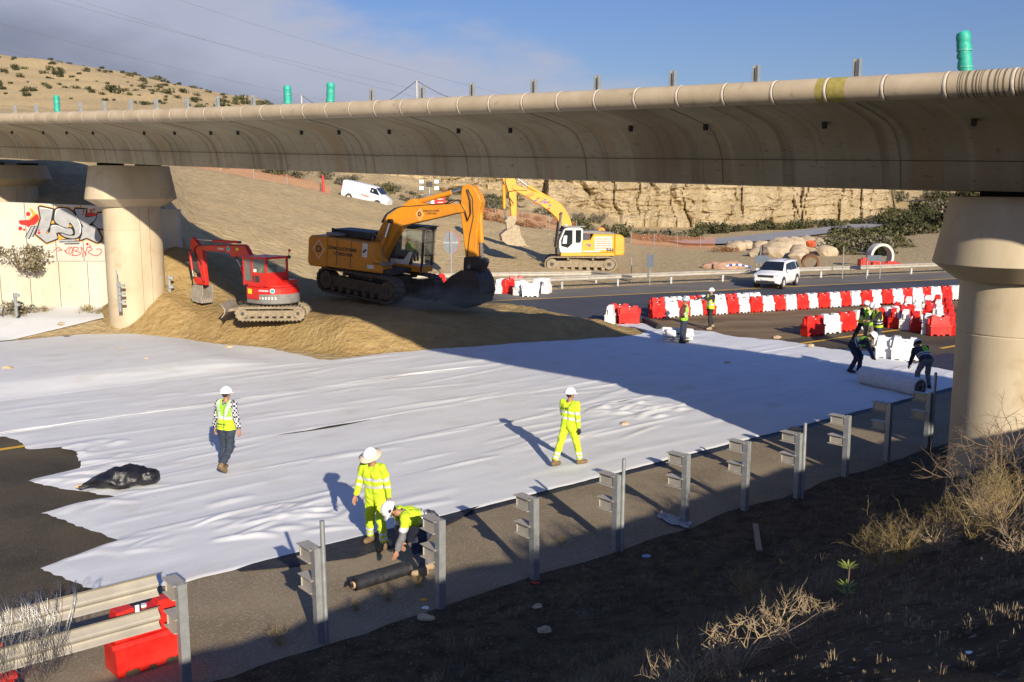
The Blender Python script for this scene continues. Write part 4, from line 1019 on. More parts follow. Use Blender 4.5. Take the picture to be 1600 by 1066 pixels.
fill([(90, 400), (120, 380), (260, 375), (340, 300), (370, 285), (400, 350), (380, 400), (330, 450), (270, 460), (240, 490), (200, 460), (120, 445)], .3, 'red_paint', 'graffiti_splash')
fill([(270, 240), (300, 235), (350, 285), (320, 330), (262, 372), (250, 350), (300, 300)], .2, 'orange_paint', 'graffiti_splash')
fill([(1125, 322), (1140, 270), (1200, 260), (1270, 290), (1265, 312)], 3.2, 'red_paint', 'graffiti_splash')
mb = MB()
for x, y, r, m in [(237, 285, 33, 'red_paint'), (285, 225, 22, 'orange_paint'), (117, 503, 30, 'red_paint'), (176, 523, 17, 'red_paint'), (400, 530, 14, 'red_paint'), (400, 570, 22, 'red_paint'), (1075, 245, 18, 'red_paint'), (1065, 290, 14, 'red_paint'), (1190, 232, 18, 'red_paint'), (1232, 216, 16, 'red_paint'), (1133, 740, 20, 'red_paint'), (1172, 770, 13, 'red_paint')]:
    mb.poly([gp((x + r * math.cos(k * .449), y + r * math.sin(k * .449)), 4) for k in range(14)], m)
for p in ([(585, 430), (600, 380), (620, 430)], [(855, 485), (868, 440), (903, 480)], [(505, 575), (530, 545), (545, 570)], [(690, 590), (770, 665), (700, 680)], [(955, 680), (990, 655), (975, 690)]):
    mb.poly([gp(c, 4) for c in p], 'orange_paint')
stroke(mb, [(415, 195), (500, 200), (600, 225)], 5, 4, 'white_spray'); stroke(mb, [(650, 300), (660, 235), (720, 205), (800, 205)], 5, 4, 'white_spray'); stroke(mb, [(960, 310), (1010, 400), (1030, 480), (1022, 570)], 6, 4, 'white_spray'); stroke(mb, [(585, 480), (640, 458), (700, 470), (790, 512)], 4, 4, 'white_spray')
mb.build('graffiti_detail', uw)
mb = MB()
for s in ([(615, 855), (650, 820), (690, 795), (720, 812), (750, 850)], [(680, 850), (715, 835), (745, 818)], [(780, 828), (800, 850), (830, 892)], [(862, 778), (820, 830), (786, 862)], [(885, 785), (855, 840), (850, 888), (885, 885), (905, 820), (885, 785)], [(930, 778), (905, 912)], [(915, 800), (985, 790), (990, 820), (945, 850), (1015, 865), (1022, 895), (960, 915), (895, 912)], [(1062, 940), (1048, 860), (1035, 785), (1080, 850), (1118, 905)], [(1130, 785), (1110, 860), (1100, 925)], [(1120, 800), (1180, 795), (1200, 825), (1140, 862), (1190, 895), (1260, 918), (1320, 895), (1345, 850), (1320, 815), (1270, 825)]):
    stroke(mb, s, 5.5, 1, 'red_paint')
mb.build('graffiti_tag', uw)
# ---------------------------------------------------------------- excavators
mat('excavator_orange', (.68, .27, .012), (.56, .22, .02), nscale=2, rough=.45, col3=(.30, .16, .06), n3scale=3, ramp3=(.62, .8))
mat('excavator_yellow', (.80, .36, .012), (.70, .31, .025), nscale=2, rough=.42, col3=(.55, .34, .13), n3scale=2.5, ramp3=(.62, .8))
mat('excavator_red', (.60, .016, .010), (.50, .03, .02), nscale=3, rough=.38, col3=(.36, .12, .07), n3scale=4, ramp3=(.62, .8))
mat('machine_grey', (.17, .165, .15), (.23, .22, .20), nscale=4, rough=.6); mat('machine_dark', (.03, .03, .032), (.06, .056, .05), nscale=5, rough=.6)
mat('track_steel', (.055, .046, .036), (.13, .105, .075), nscale=7, rough=.8, bump=.4, bscale=20); mat('track_dusty', (.20, .165, .11), (.32, .26, .17), nscale=5, rough=.95, bump=.4, bscale=20)
mat('bucket_black', (.020, .017, .015), (.05, .042, .034), nscale=4, rough=.6); mat('bucket_tan', (.30, .235, .14), (.42, .35, .24), nscale=4, rough=.7); mat('bucket_grey', (.24, .215, .18), (.34, .30, .25), nscale=6, rough=.8)
mat('chrome', (.6, .6, .6), rough=.2, metal=.9); mat('hose', (.02, .02, .02), rough=.5); mat('machine_glass', (.018, .024, .022), rough=.08, spec=.8); mat('cab_white', (.74, .74, .71), (.66, .65, .6), nscale=2, rough=.4)
mat('glass_clear', (.25, .30, .27), rough=.05, spec=.8, alpha=.30); mat('decal_blue', (.02, .07, .35), rough=.5); mat('decal_teal', (.02, .30, .38), rough=.5); mat('decal_yellow', (.85, .60, .03), rough=.5)
mat('hivis', (.55, .80, .02), (.48, .72, .02), nscale=12, rough=.8); mat('white_paint', (.78, .78, .76), rough=.5)

def stad_track(L, h, n=10):
    r = h / 2; p = []
    for i in range(n + 1): a = -math.pi / 2 + math.pi * i / n; p.append((L / 2 - r + r * math.cos(a), r + r * math.sin(a)))
    for i in range(n + 1): a = math.pi / 2 + math.pi * i / n; p.append((-L / 2 + r + r * math.cos(a), r + r * math.sin(a)))
    return p
def track(parent, y, L, h, wd, rotz, m_shoe, m_frame, pads=46):
    o = bpy.data.objects.new('track', None); COL.objects.link(o); o.parent = parent; o.rotation_euler = (0, 0, rotz)
    mb = MB(); out = stad_track(L, h); inn = [(x * (L - .16) / L, .08 + z * (h - .16) / h) for x, z in out]; n = len(out)
    vs = [(x, yy, z) for yy in (y - wd / 2, y + wd / 2) for x, z in out] + [(x, yy, z) for yy in (y - wd / 2, y + wd / 2) for x, z in inn]
    fs = []
    for i in range(n):
        j = (i + 1) % n; fs += [(i, n + i, n + j, j), (2 * n + i, 2 * n + j, 3 * n + j, 3 * n + i), (i, j, 2 * n + j, 2 * n + i), (n + i, 3 * n + i, 3 * n + j, n + j)]
    mb.add(vs, fs, m_shoe)
    # grouser bars round the belt
    seg = []; tot = 0
    for i in range(n): seg.append((tot, i)); tot += math.dist(out[i], out[(i + 1) % n])
    for k in range(pads):
        t = tot * k / pads; i = max(q for q, (a, _) in enumerate(seg) if a <= t); a = Vector(out[i]); b = Vector(out[(i + 1) % n]); d = (b - a)
        if d.length < 1e-6: continue
        p = a + d * ((t - seg[i][0]) / d.length); ang = math.atan2(d.y, d.x)
        mb.box((p.x + .015 * math.sin(ang), y, p.y - .015 * math.cos(ang)), (.04, wd, .05), m_shoe, Matrix.Rotation(-ang, 3, 'Y'))
    mb.build('track_belt', o)
    mb = MB(); mb.box((0, y, h * .5), (L - h * 1.1, wd * .55, h * .42), m_frame, bevel=.03); mb.build('track_frame', o)
    for s in (-1, 1): mb = MB(); mb.cyl((s * (L / 2 - h / 2), y - wd * .42, h / 2), (s * (L / 2 - h / 2), y + wd * .42, h / 2), h * .36, m_frame, 18); mb.cyl((s * (L / 2 - h / 2), y - wd * .46, h / 2), (s * (L / 2 - h / 2), y + wd * .46, h / 2), h * .13, 'machine_dark', 12); mb.build('sprocket', o)
    for i in range(7): mb = MB(); x = (i - 3) * (L - h * 1.3) / 7; mb.cyl((x, y - wd * .36, h * .2), (x, y + wd * .36, h * .2), h * .13, m_frame, 10); mb.build('roller', o)
    for s in (-1, 1): mb = MB(); mb.cyl((s * L * .17, y - wd * .3, h * .84), (s * L * .17, y + wd * .3, h * .84), h * .08, m_frame, 8); mb.build('roller', o)
    return o
class Plane:   # vertical working plane of one machine
    def __init__(s, c, head, pitch=0.0, off=0.0):
        s.c = Vector(c); s.M = Matrix.Translation(s.c) @ Matrix.Rotation(head, 4, 'Z') @ Matrix.Rotation(pitch, 4, 'Y')
        s.inv = s.M.inverted(); s.off = off
    def __call__(s, px, py):
        o = s.inv @ Vector((0, 0, H)); d = s.inv.to_3x3() @ ray(px, py); t = (s.off - o.y) / d.y; p = o + d * t; return (p.x, p.z)
def crop(x0, y0, k): return lambda c: (x0 + c[0] / k, y0 + c[1] / k)
def cyl2(mb, a, b, c, r1, r2, y, m):   # hydraulic barrel a-b, rod b-c
    f = lambda p: (p[0], y, p[1])
    mb.cyl(f(a), f(b), r1, m, 12); mb.cyl(f(b), f(c), r2, 'chrome', 10)
    for p in (a, c): mb.cyl((p[0], y - r1 * 1.1, p[1]), (p[0], y + r1 * 1.1, p[1]), r1 * .8, 'machine_dark', 10)
def finish(root, head, pitch): root.rotation_euler = (0, pitch, head)
def operator(parent, x, y, z, face=1, helmet=None):
    mb = MB(); mb.ball((x, y, z + .30), .19, 'hivis', 12, 8, (.75, 1.05, 1.3)); mb.tube([(x, y + .2, z + .42), (x + .12 * face, y + .24, z + .2), (x + .36 * face, y + .16, z + .16)], [.065, .055, .04], 'hivis', 8); mb.tube([(x, y - .2, z + .42), (x + .12 * face, y - .24, z + .2), (x + .36 * face, y - .16, z + .16)], [.065, .055, .04], 'hivis', 8)
    mb.tube([(x, y, z + .5), (x, y, z + .62)], .05, 'skin'); mb.ball((x + .02 * face, y, z + .70), .10, 'skin', 12, 8, (.95, .8, 1.15)); mb.ball((x, y, z + .74), .108, 'hair_dark', 12, 8, (1, .86, 1.0), .1)
    mb.tube([(x, y + .1, z + .05), (x + .4 * face, y + .14, z + .08), (x + .45 * face, y + .14, z - .3)], [.09, .08, .06], 'machine_dark', 8); mb.tube([(x, y - .1, z + .05), (x + .4 * face, y - .14, z + .08), (x + .45 * face, y - .14, z - .3)], [.09, .08, .06], 'machine_dark', 8)
    return mb
mat('skin', (.42, .22, .14), (.36, .18, .11), nscale=20, rough=.6); mat('hair_dark', (.03, .02, .015), rough=.8)

# --- large orange excavator digging
HD = R(-24); PT = R(4.5)
big = empty('excavator', 'large dark orange excavator digging sand with a black bucket, half in shade', 'excavator', (-6.1, 45.6, 1.42)); finish(big, HD, PT)
P1 = Plane((-6.1, 45.6, 1.42), HD, PT); C = crop(470, 270, 4.2625)
track(big, -1.30, 5.0, 1.12, .62, R(-13), 'track_steel', 'track_steel', 50); track(big, 1.30, 5.0, 1.12, .62, R(-13), 'track_steel', 'track_steel', 50)
mb = MB(); mb.M = Matrix.Rotation(R(-13), 4, 'Z'); mb.box((0, 0, .72), (1.9, 2.2, .55), 'track_steel', bevel=.08); mb.cyl((0, 0, .9), (0, 0, 1.2), .85, 'machine_dark', 24); mb.build('undercarriage', big)
def body_big(m):
    mb = MB(); mb.box((-.75, 0, 1.28), (4.2, 2.7, .2), 'machine_dark', bevel=.04); mb.build('deck_frame', big)
    mb = MB(); mb.prism([(-2.92, 1.15), (-3.02, 1.3), (-3.02, 2.4), (-2.85, 2.55), (-2.0, 2.57), (-2.0, 1.15)], -1.45, 1.45, m, .06); mb.build('counterweight', big)
    mb = MB(); mb.prism([(-1.97, 1.2), (-1.97, 2.55), (.25, 2.48), (.45, 1.9), (.95, 1.55), (.95, 1.2)], -1.45, -.55, m, .04); mb.prism([(-1.97, 1.2), (-1.97, 2.55), (-.5, 2.48), (-.5, 1.2)], -.5, 1.45, m, .04); mb.build('engine_housing', big)
    mb = MB(); mb.box((-1.2, .1, 2.72), (2.0, 1.5, .3), 'machine_dark', bevel=.05); mb.box((-1.9, -.9, 2.66), (.7, .5, .12), 'machine_grey', bevel=.02); mb.cyl((-2.2, -.7, 2.5), (-2.2, -.7, 2.9), .06, 'machine_dark'); mb.build('engine_cover', big)
    mb = MB()
    for x in (-1.45, -.7): mb.box((x, -1.456, 1.9), (.02, .01, 1.2), 'machine_dark')
    mb.box((.02, -1.46, 2.15), (.26, .02, .62), 'cab_white', bevel=.02); mb.box((.02, -1.475, 2.12), (.1, .01, .22), 'machine_dark', Matrix.Rotation(.78, 3, 'Y')); mb.box((.35, -1.46, 1.45), (.34, .01, .18), 'cab_white'); mb.box((.75, -1.05, 1.62), (.6, .8, .1), 'machine_grey', bevel=.02); mb.build('side_panel', big)
    # handrail
    mb = MB(); mb.tube([(.3, -1.3, 2.5), (.3, -1.3, 2.95), (.9, -1.3, 2.6), (.9, -1.3, 1.7)], .02, 'machine_grey', 6); mb.build('handrail', big)
body_big('excavator_orange')
def diamond(parent, M, s):
    a = MB(); a.M = M; a.poly([(-.30 * s, 0, 0), (0, -.42 * s, 0), (.30 * s, 0, 0), (0, .42 * s, 0)], 'white_paint'); a.poly([(-.27 * s, 0, .003), (0, -.38 * s, .003), (.27 * s, 0, .003), (0, .38 * s, .003)], 'excavator_orange'); a.build('decal', parent)
    text_mesh('lettering', 'D', .38 * s, 'machine_dark', M @ Matrix.Translation((0, 0, .006)), parent, bold=.012)
F = lambda x, y, z: Matrix.Translation((x, y, z)) @ Matrix.Rotation(math.pi / 2, 4, 'X')
diamond(big, F(-2.42, -1.455, 1.95), 1.05)
text_mesh('lettering', 'DEMOLICIONES', .21, 'machine_dark', F(-1.15, -1.466, 2.08), big, bold=.004); text_mesh('lettering', 'CÓRDOBA', .21, 'machine_dark', F(-1.1, -1.466, 1.85), big, bold=.004)
# cab with guard bars on the far side
cabb = bpy.data.objects.new('cab', None); COL.objects.link(cabb); cabb.parent = big
mb = MB()
for x, y in ((.15, .5), (.15, 1.42), (1.85, .5), (1.85, 1.42)): mb.box((x, y, 2.2), (.09, .09, 1.9), 'machine_dark', bevel=.015)
mb.box((1.0, .96, 3.2), (1.95, 1.1, .12), 'machine_dark', bevel=.04); mb.box((1.0, .96, 1.35), (1.8, 1.0, .28), 'excavator_orange', bevel=.04); mb.box((.2, .96, 2.2), (.06, .9, 1.8), 'machine_dark')
mb.prism([(.2, 1.45), (1.15, 1.45), (1.35, 2.1), (1.2, 2.1), (.9, 1.7), (.2, 1.7)], .47, .50, 'cab_white'); mb.box((.75, .92, 1.8), (.5, .5, .6), 'machine_dark', bevel=.06); mb.build('cab_frame', cabb)
mb = MB(); mb.box((1.1, .485, 2.45), (1.4, .012, 1.2), 'glass_clear'); mb.box((1.1, 1.435, 2.45), (1.4, .012, 1.2), 'glass_clear'); mb.box((1.87, .96, 2.4), (.012, .84, 1.5), 'glass_clear'); mb.build('window', cabb)
for s in range(9): mb = MB(); mb.cyl((1.98, .56 + s * .1, 1.6), (1.98, .56 + s * .1, 3.1), .014, 'machine_dark', 6); mb.build('guard_bar', cabb)
mb = MB()
for z in (1.58, 2.0, 2.6, 3.1): mb.box((1.98, .96, z), (.03, 1.0, .03), 'machine_dark')
for s in range(7): mb.cyl((1.0 + s * .15, .44, 3.3), (1.0 + s * .15, 1.5, 3.3), .012, 'machine_dark', 6)
mb.box((1.75, .96, 3.3), (.7, 1.1, .03), 'machine_dark'); mb.cyl((1.9, .5, 2.7), (2.2, .3, 2.75), .012, 'machine_dark', 6); mb.build('guard_frame', cabb)
def seated(lab, parent_thing, local, face=1):
    o = empty('person', lab, 'person', (parent_thing.matrix_basis @ Vector(local))); o.rotation_euler = parent_thing.rotation_euler
    ob = operator(None, 0, 0, 0, face); ob.build('body', o); return o
seated('seated operator in a yellow high visibility jacket inside the orange excavator cab', big, (.85, .95, 1.95))
def smooth2(p): return p
def arm_part(nm, root, pl, pts, cr, w_, m, y=0.0, bevel=.03):
    q = [pl(*cr(c)) for c in pts]; mb = MB(); mb.prism(q, y - w_ / 2, y + w_ / 2, m, bevel); return mb.build(nm, root)
arm_part('boom', big, P1, [(440, 600), (470, 540), (520, 430), (560, 345), (600, 285), (655, 245), (700, 215), (745, 178), (775, 172), (800, 200), (900, 212), (1000, 210), (1090, 205), (1115, 225), (1110, 262), (1060, 268), (930, 300), (800, 328), (700, 352), (655, 400), (600, 500), (545, 620), (480, 640)], C, .62, 'excavator_orange', 0, .03)
arm_part('arm', big, P1, [(1088, 95), (1120, 76), (1165, 92), (1200, 150), (1215, 190), (1205, 250), (1190, 400), (1180, 560), (1112, 560), (1098, 420), (1080, 270), (1082, 150)], C, .48, 'excavator_orange', 0, .03)
c_ = lambda *a: P1(*C(a))
mb = MB(); cyl2(mb, c_(775, 195), c_(1005, 132), c_(1095, 105), .115, .07, 0, 'excavator_orange'); mb.build('arm_cylinder', big)
for y in (-.47, .47): mb = MB(); cyl2(mb, c_(495, 625), c_(600, 425), c_(632, 320), .12, .075, y, 'excavator_orange'); mb.build('boom_cylinder', big)
mb = MB(); cyl2(mb, c_(1192, 225), c_(1203, 465), c_(1207, 580), .115, .07, 0, 'excavator_orange'); mb.build('bucket_cylinder', big)
for y in (-.30, -.24, -.18, .2): mb = MB(); mb.tube([(x, y, z) for x, z in [c_(*t) for t in ((560, 330), (590, 275), (650, 235), (700, 225), (760, 222), (980, 205), (1030, 180), (1075, 190), (1110, 250), (1130, 320), (1150, 270), (1145, 180), (1125, 110))]], .022, 'hose', 6); mb.build('hose', big)
for y in (-.25, .25): mb = MB(); mb.tube([(x, y, z) for x, z in [c_(*t) for t in ((1130, 110), (1160, 170), (1165, 300), (1140, 420), (1125, 560))]], .02, 'hose', 6); mb.build('hose', big)
x_, z_ = c_(815, 276); diamond(big, F(x_, -.315, z_), .62)
x_, z_ = c_(890, 262); T = F(x_, -.318, z_) @ Matrix.Rotation(.10, 4, 'Z'); text_mesh('lettering', 'DEMOLICIONES\nCÓRDOBA', .115, 'machine_dark', T, big, bold=.002)
mb = MB(); mb.prism([c_(*t) for t in ((1105, 560), (1180, 555), (1235, 575), (1240, 600), (1215, 660), (1110, 665), (1100, 640))], -.28, .28, 'bucket_black', .02); mb.cyl((c_(1215, 590)[0], -.32, c_(1215, 590)[1]), (c_(1215, 590)[0], .32, c_(1215, 590)[1]), .11, 'bucket_black', 12); mb.cyl((c_(1140, 625)[0], -.34, c_(1140, 625)[1]), (c_(1140, 625)[0], .34, c_(1140, 625)[1]), .10, 'machine_grey', 12); mb.build('linkage', big)
def bucket(root, pl, cr, pts, w_, m, teeth, mouth):
    b = bpy.data.objects.new('bucket', None); COL.objects.link(b); b.parent = root
    q = [pl(*cr(c)) for c in pts]
    mb = MB(); n = len(q)
    for y in (-w_ / 2, w_ / 2 - .05): mb.prism(q, y, y + .05, m, .01)
    vs = []; fs = []
    for (x, z) in q[:mouth + 1]: vs += [(x, -w_ / 2, z), (x, w_ / 2, z)]
    cx_ = sum(p[0] for p in q) / n; cz_ = sum(p[1] for p in q) / n
    for (x, z) in q[:mouth + 1]: vs += [(x + (cx_ - x) * .05, -w_ / 2, z + (cz_ - z) * .05), (x + (cx_ - x) * .05, w_ / 2, z + (cz_ - z) * .05)]
    o_ = 2 * (mouth + 1)
    for i in range(mouth): fs += [(2 * i, 2 * i + 1, 2 * i + 3, 2 * i + 2), (o_ + 2 * i, o_ + 2 * i + 2, o_ + 2 * i + 3, o_ + 2 * i + 1)]
    mb.add(vs, fs, m); 
    for i in (1, 2, 3): x, z = q[i]; mb.box((x, 0, z), (.04, w_, .05), m)
    mb.build('bucket_shell', b)
    a = pl(*cr(teeth[0])); c = pl(*cr(teeth[1]))
    for k in range(5): y = (k - 2) * w_ / 4.6; mb = MB(); mb.tube([(a[0], y, a[1]), (c[0], y, c[1])], [.075, .02], m, 6); mb.build('bucket_tooth', b)
    return b
bucket(big, P1, C, [(960, 815), (1050, 872), (1150, 890), (1225, 860), (1248, 790), (1235, 710), (1200, 645), (1120, 640), (1050, 680), (985, 745)], 1.55, 'bucket_black', ((960, 820), (925, 850)), 6)

# --- yellow excavator with the white cab behind the guardrail
HD2 = R(187); c2 = (D(906, 420, 76).x, 76, .02)
yel = empty('excavator', 'bright yellow excavator with a white cab and raised boom behind the far guardrail', 'excavator', c2); finish(yel, HD2, 0)
P2 = Plane(c2, HD2); C2 = crop(740, 260, 4.8467)
track(yel, 1.25, 5.4, 1.12, .6, R(-9), 'track_dusty', 'track_dusty', 50); track(yel, -1.25, 5.4, 1.12, .6, R(-9), 'track_steel', 'track_dusty', 50)
mb = MB(); mb.box((0, 0, .75), (2.0, 2.2, .5), 'track_dusty', bevel=.08); mb.cyl((0, 0, .9), (0, 0, 1.2), .8, 'machine_dark', 24); mb.build('undercarriage', yel)
mb = MB(); mb.box((-.6, 0, 1.28), (4.6, 2.7, .22), 'excavator_yellow', bevel=.04); mb.build('deck_frame', yel)
mb = MB(); mb.prism([(-3.0, 1.18), (-3.12, 1.4), (-3.1, 2.5), (-2.9, 2.72), (-2.35, 2.78), (-2.35, 1.18)], -1.45, 1.45, 'excavator_yellow', .07); mb.build('counterweight', yel)
mb = MB(); mb.prism([(-2.33, 1.4), (-2.33, 2.76), (-.75, 2.80), (-.5, 2.35), (.2, 2.35), (.2, 1.4)], -1.42, 1.42, 'excavator_yellow', .04); mb.build('engine_housing', yel)
mb = MB(); mb.prism([(-2.6, 2.74), (-2.2, 2.9), (-1.0, 3.02), (.1, 3.02), (.1, 2.82)], -.9, 1.2, 'machine_grey', .03); mb.box((-.25, .9, 2.55), (.5, .9, .5), 'machine_dark', bevel=.03); mb.build('engine_cover', yel)
mb = MB()
for i in range(5): mb.box((-1.5, 1.43, 1.75 + i * .17), (1.2, .02, .11), 'bucket_tan')
mb.box((-1.5, 1.425, 2.1), (1.3, .012, .98), 'cab_white'); mb.box((-.6, 1.43, 1.50), (1.3, .012, .10), 'cab_white'); mb.build('side_panel', yel)
mb = MB(); mb.cyl((-.35, 1.2, 2.4), (-.35, 1.2, 2.85), .09, 'sign_red', 10); mb.build('fire_extinguisher', yel)
B_ = lambda x, y, z: Matrix.Translation((x, y, z)) @ Matrix.Rotation(math.pi, 4, 'Z') @ Matrix.Rotation(math.pi / 2, 4, 'X')
text_mesh('lettering', '944', .38, 'machine_dark', B_(-2.0, 1.456, 1.58), yel, bold=.012)
text_mesh('lettering', 'ЭЄ', .26, 'decal_blue', B_(-.35, 1.456, 1.95), yel, bold=.012)
cb = bpy.data.objects.new('cab', None); COL.objects.link(cb); cb.parent = yel
mb = MB(); cp = [(.05, 1.4), (.05, 3.15), (.25, 3.28), (1.25, 3.28), (1.5, 3.15), (1.86, 2.3), (1.86, 1.6), (1.7, 1.4)]
mb.prism(cp, .45, 1.42, 'cab_white', .05); mb.build('cab_shell', cb)
for nm, pts in (('window', [(.85, 3.1), (1.42, 3.1), (1.72, 2.35), (1.70, 1.92), (1.2, 1.78), (.85, 2.1)]), ('window', [(.2, 3.1), (.62, 3.1), (.62, 2.15), (.3, 2.15), (.2, 2.3)])):
    mb = MB(); mb.prism(pts, 1.42, 1.435, 'machine_glass'); mb.build(nm, cb)
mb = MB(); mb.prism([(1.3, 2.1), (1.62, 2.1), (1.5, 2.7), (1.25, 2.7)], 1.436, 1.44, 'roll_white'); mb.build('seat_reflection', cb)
mb = MB(); mb.box((1.98, .92, 2.55), (.05, 1.0, 1.5), 'machine_dark', Matrix.Rotation(-.12, 3, 'Y')); mb.box((1.9, .92, 1.55), (.2, 1.0, .4), 'machine_dark'); mb.build('guard_grille', cb)
mb = MB(); mb.box((.7, .92, 3.36), (1.7, 1.1, .08), 'machine_grey', bevel=.02); mb.ball((1.3, 1.2, 3.45), .10, 'cab_white', 10, 6); mb.build('cab_roof', cb)
mb = MB(); mb.cyl((1.95, 1.3, 2.2), (2.3, 1.6, 2.25), .015, 'machine_dark', 6); mb.box((2.3, 1.6, 2.4), (.04, .16, .34), 'machine_dark', bevel=.02); mb.build('mirror', cb)
arm_part('boom', yel, P2, [(285, 165), (300, 138), (345, 150), (420, 180), (520, 210), (600, 245), (660, 285), (700, 340), (725, 390), (745, 465), (720, 640), (640, 640), (650, 520), (655, 450), (625, 390), (570, 338), (500, 292), (420, 245), (320, 190)], C2, .6, 'excavator_yellow', 0, .03)
arm_part('arm', yel, P2, [(215, 90), (218, 20), (240, -20), (290, -20), (305, 60), (320, 130), (324, 300), (322, 400), (295, 425), (284, 380), (270, 250), (240, 160)], C2, .46, 'excavator_yellow', 0, .03)
k_ = lambda *a: P2(*C2(a))
mb = MB(); cyl2(mb, k_(655, 290), k_(410, 148), k_(265, 45), .12, .07, .0, 'excavator_yellow'); mb.build('arm_cylinder', yel)
for y in (-.45, .45): mb = MB(); cyl2(mb, k_(640, 520), k_(650, 420), k_(656, 355), .12, .075, y, 'machine_grey'); mb.build('boom_cylinder', yel)
mb = MB(); cyl2(mb, k_(228, 130), k_(233, 320), k_(238, 392), .12, .07, 0, 'excavator_yellow'); mb.build('bucket_cylinder', yel)
mb = MB(); mb.prism([k_(*t) for t in ((220, 385), (300, 372), (325, 395), (300, 470), (250, 480), (245, 430))], -.25, .25, 'bucket_tan', .02); mb.cyl((k_(240, 392)[0], -.3, k_(240, 392)[1]), (k_(240, 392)[0], .3, k_(240, 392)[1]), .12, 'machine_dark'); mb.build('linkage', yel)
for y in (.31, .25): mb = MB(); mb.tube([(x, y, z) for x, z in [k_(*t) for t in ((400, 185), (330, 180), (265, 190), (262, 230), (300, 280), (280, 300), (255, 180), (235, 110), (250, 40))]], .024, 'hose', 6); mb.build('hose', yel)
bucket(yel, P2, C2, [(395, 598), (330, 602), (250, 590), (210, 560), (198, 515), (235, 485), (290, 455), (335, 445), (350, 520)], 1.5, 'bucket_tan', ((385, 600), (425, 608)), 6)
x_, z_ = k_(525, 275)
for dx, dz, m in ((.5, .42, 'sign_red'), (.72, .22, 'decal_blue'), (.75, -.02, 'sign_red'), (-.5, .02, 'sign_red'), (-.62, -.25, 'decal_blue'), (-.5, -.55, 'sign_red')): mb = MB(); mb.M = Matrix.Translation((x_ + dx * .8, .303, z_ + dz * .8)) @ Matrix.Rotation(.45, 4, 'Y'); mb.box((0, 0, 0), (.22, .006, .10), m); mb.build('decal', yel)
text_mesh('lettering', 'ЭЄ', .42, 'decal_blue', Matrix.Translation((x_, .306, z_)) @ Matrix.Rotation(.45, 4, 'Y') @ Matrix.Rotation(math.pi, 4, 'Z') @ Matrix.Rotation(math.pi / 2, 4, 'X'), yel, bold=.02)
x_, z_ = k_(420, 220); text_mesh('lettering', 'ALGUACIL\nARRANZA', .15, 'sign_red', Matrix.Translation((x_, .306, z_)) @ Matrix.Rotation(.42, 4, 'Y') @ Matrix.Rotation(math.pi, 4, 'Z') @ Matrix.Rotation(math.pi / 2, 4, 'X'), yel, bold=.002)

# --- small red excavator on the sand pile
HD3 = R(143); c3 = (D(428, 494, 40.4).x, 40.5, D(428, 498, 40.2).z)
red = empty('excavator', 'small red excavator with a dozer blade standing on the sand pile beside the left pier', 'excavator', c3); finish(red, HD3, 0)
P3 = Plane(c3, HD3); C3 = crop(270, 350, 6.2696)
track(red, .72, 2.75, .55, .40, R(40), 'track_dusty', 'track_dusty', 40); track(red, -.72, 2.75, .55, .40, R(40), 'track_dusty', 'track_dusty', 40)
mb = MB(); mb.M = Matrix.Rotation(R(40), 4, 'Z'); mb.box((0, 0, .42), (1.3, 1.1, .3), 'track_dusty', bevel=.05); mb.cyl((0, 0, .5), (0, 0, .66), .42, 'machine_dark', 20); mb.build('undercarriage', red)
mb = MB(); mb.M = Matrix.Rotation(R(40), 4, 'Z'); mb.box((1.45, 0, .42), (.8, .9, .12), 'track_dusty', Matrix.Rotation(.15, 3, 'Y'), .02)
vs = []; fs = []
for i in range(9):
    t = i / 8; x = 1.85 - .16 * math.sin(t * math.pi) + .06; z = .12 + .55 * t
    for y in (-.98, .98): vs.append((x, y, z))
for i in range(9):
    t = i / 8; x = 1.85 - .16 * math.sin(t * math.pi) + .10; z = .12 + .55 * t
    for y in (-.98, .98): vs.append((x, y, z))
for i in range(8): fs += [(2 * i, 2 * i + 2, 2 * i + 3, 2 * i + 1), (18 + 2 * i, 18 + 2 * i + 1, 18 + 2 * i + 3, 18 + 2 * i + 2), (2 * i, 18 + 2 * i, 20 + 2 * i, 2 * i + 2), (2 * i + 1, 2 * i + 3, 21 + 2 * i, 19 + 2 * i)]
fs += [(0, 1, 19, 18), (16, 34, 35, 17)]
mb.add(vs, fs, 'bucket_grey'); mb.build('dozer_blade', red)
plan = []
for i in range(21):
    a = math.pi / 2 + math.pi * i / 20; plan.append((-.10 + .98 * math.cos(a), .94 * math.sin(a)))
plan += [(.55, -.90), (.78, -.72), (.80, .72), (.55, .92)]
mb = MB(); mb.prism(plan, .66, .82, 'machine_grey', .02, axis='z'); mb.build('bumper', red)
mb = MB(); mb.prism([(x * 1.0, y * 1.0) for x, y in plan], .822, 1.32, 'excavator_red', .03, axis='z'); mb.prism([(x * .95, y * .95) for x, y in plan], 1.32, 1.42, 'excavator_red', .03, axis='z'); mb.box((-.72, -.2, 1.5), (.42, .5, .2), 'excavator_red', bevel=.03); mb.build('engine_housing', red)
pl2 = [(p[0] * 1.02 - .005, p[1] * 1.02) for p in plan[1:16]]
mb = MB(); nn_ = len(pl2); vs = [(x, y, z) for z in (.70, 1.06) for x, y in pl2]; mb.add(vs, [(i, i + 1, nn_ + i + 1, nn_ + i) for i in range(nn_ - 1)], 'machine_grey', True); mb.build('weight_cover', red)
cb = bpy.data.objects.new('cab', None); COL.objects.link(cb); cb.parent = red
mb = MB()   # cab shell: corner posts, roof, lower panels
x0, x1, y0, y1 = -.62, .74, -.22, .86
for x, y in ((x0, y0), (x0, y1), (x1, y0), (x1, y1), (.22, y1)): mb.box((x, y, 1.92), (.07, .07, 1.1), 'excavator_red', bevel=.015)
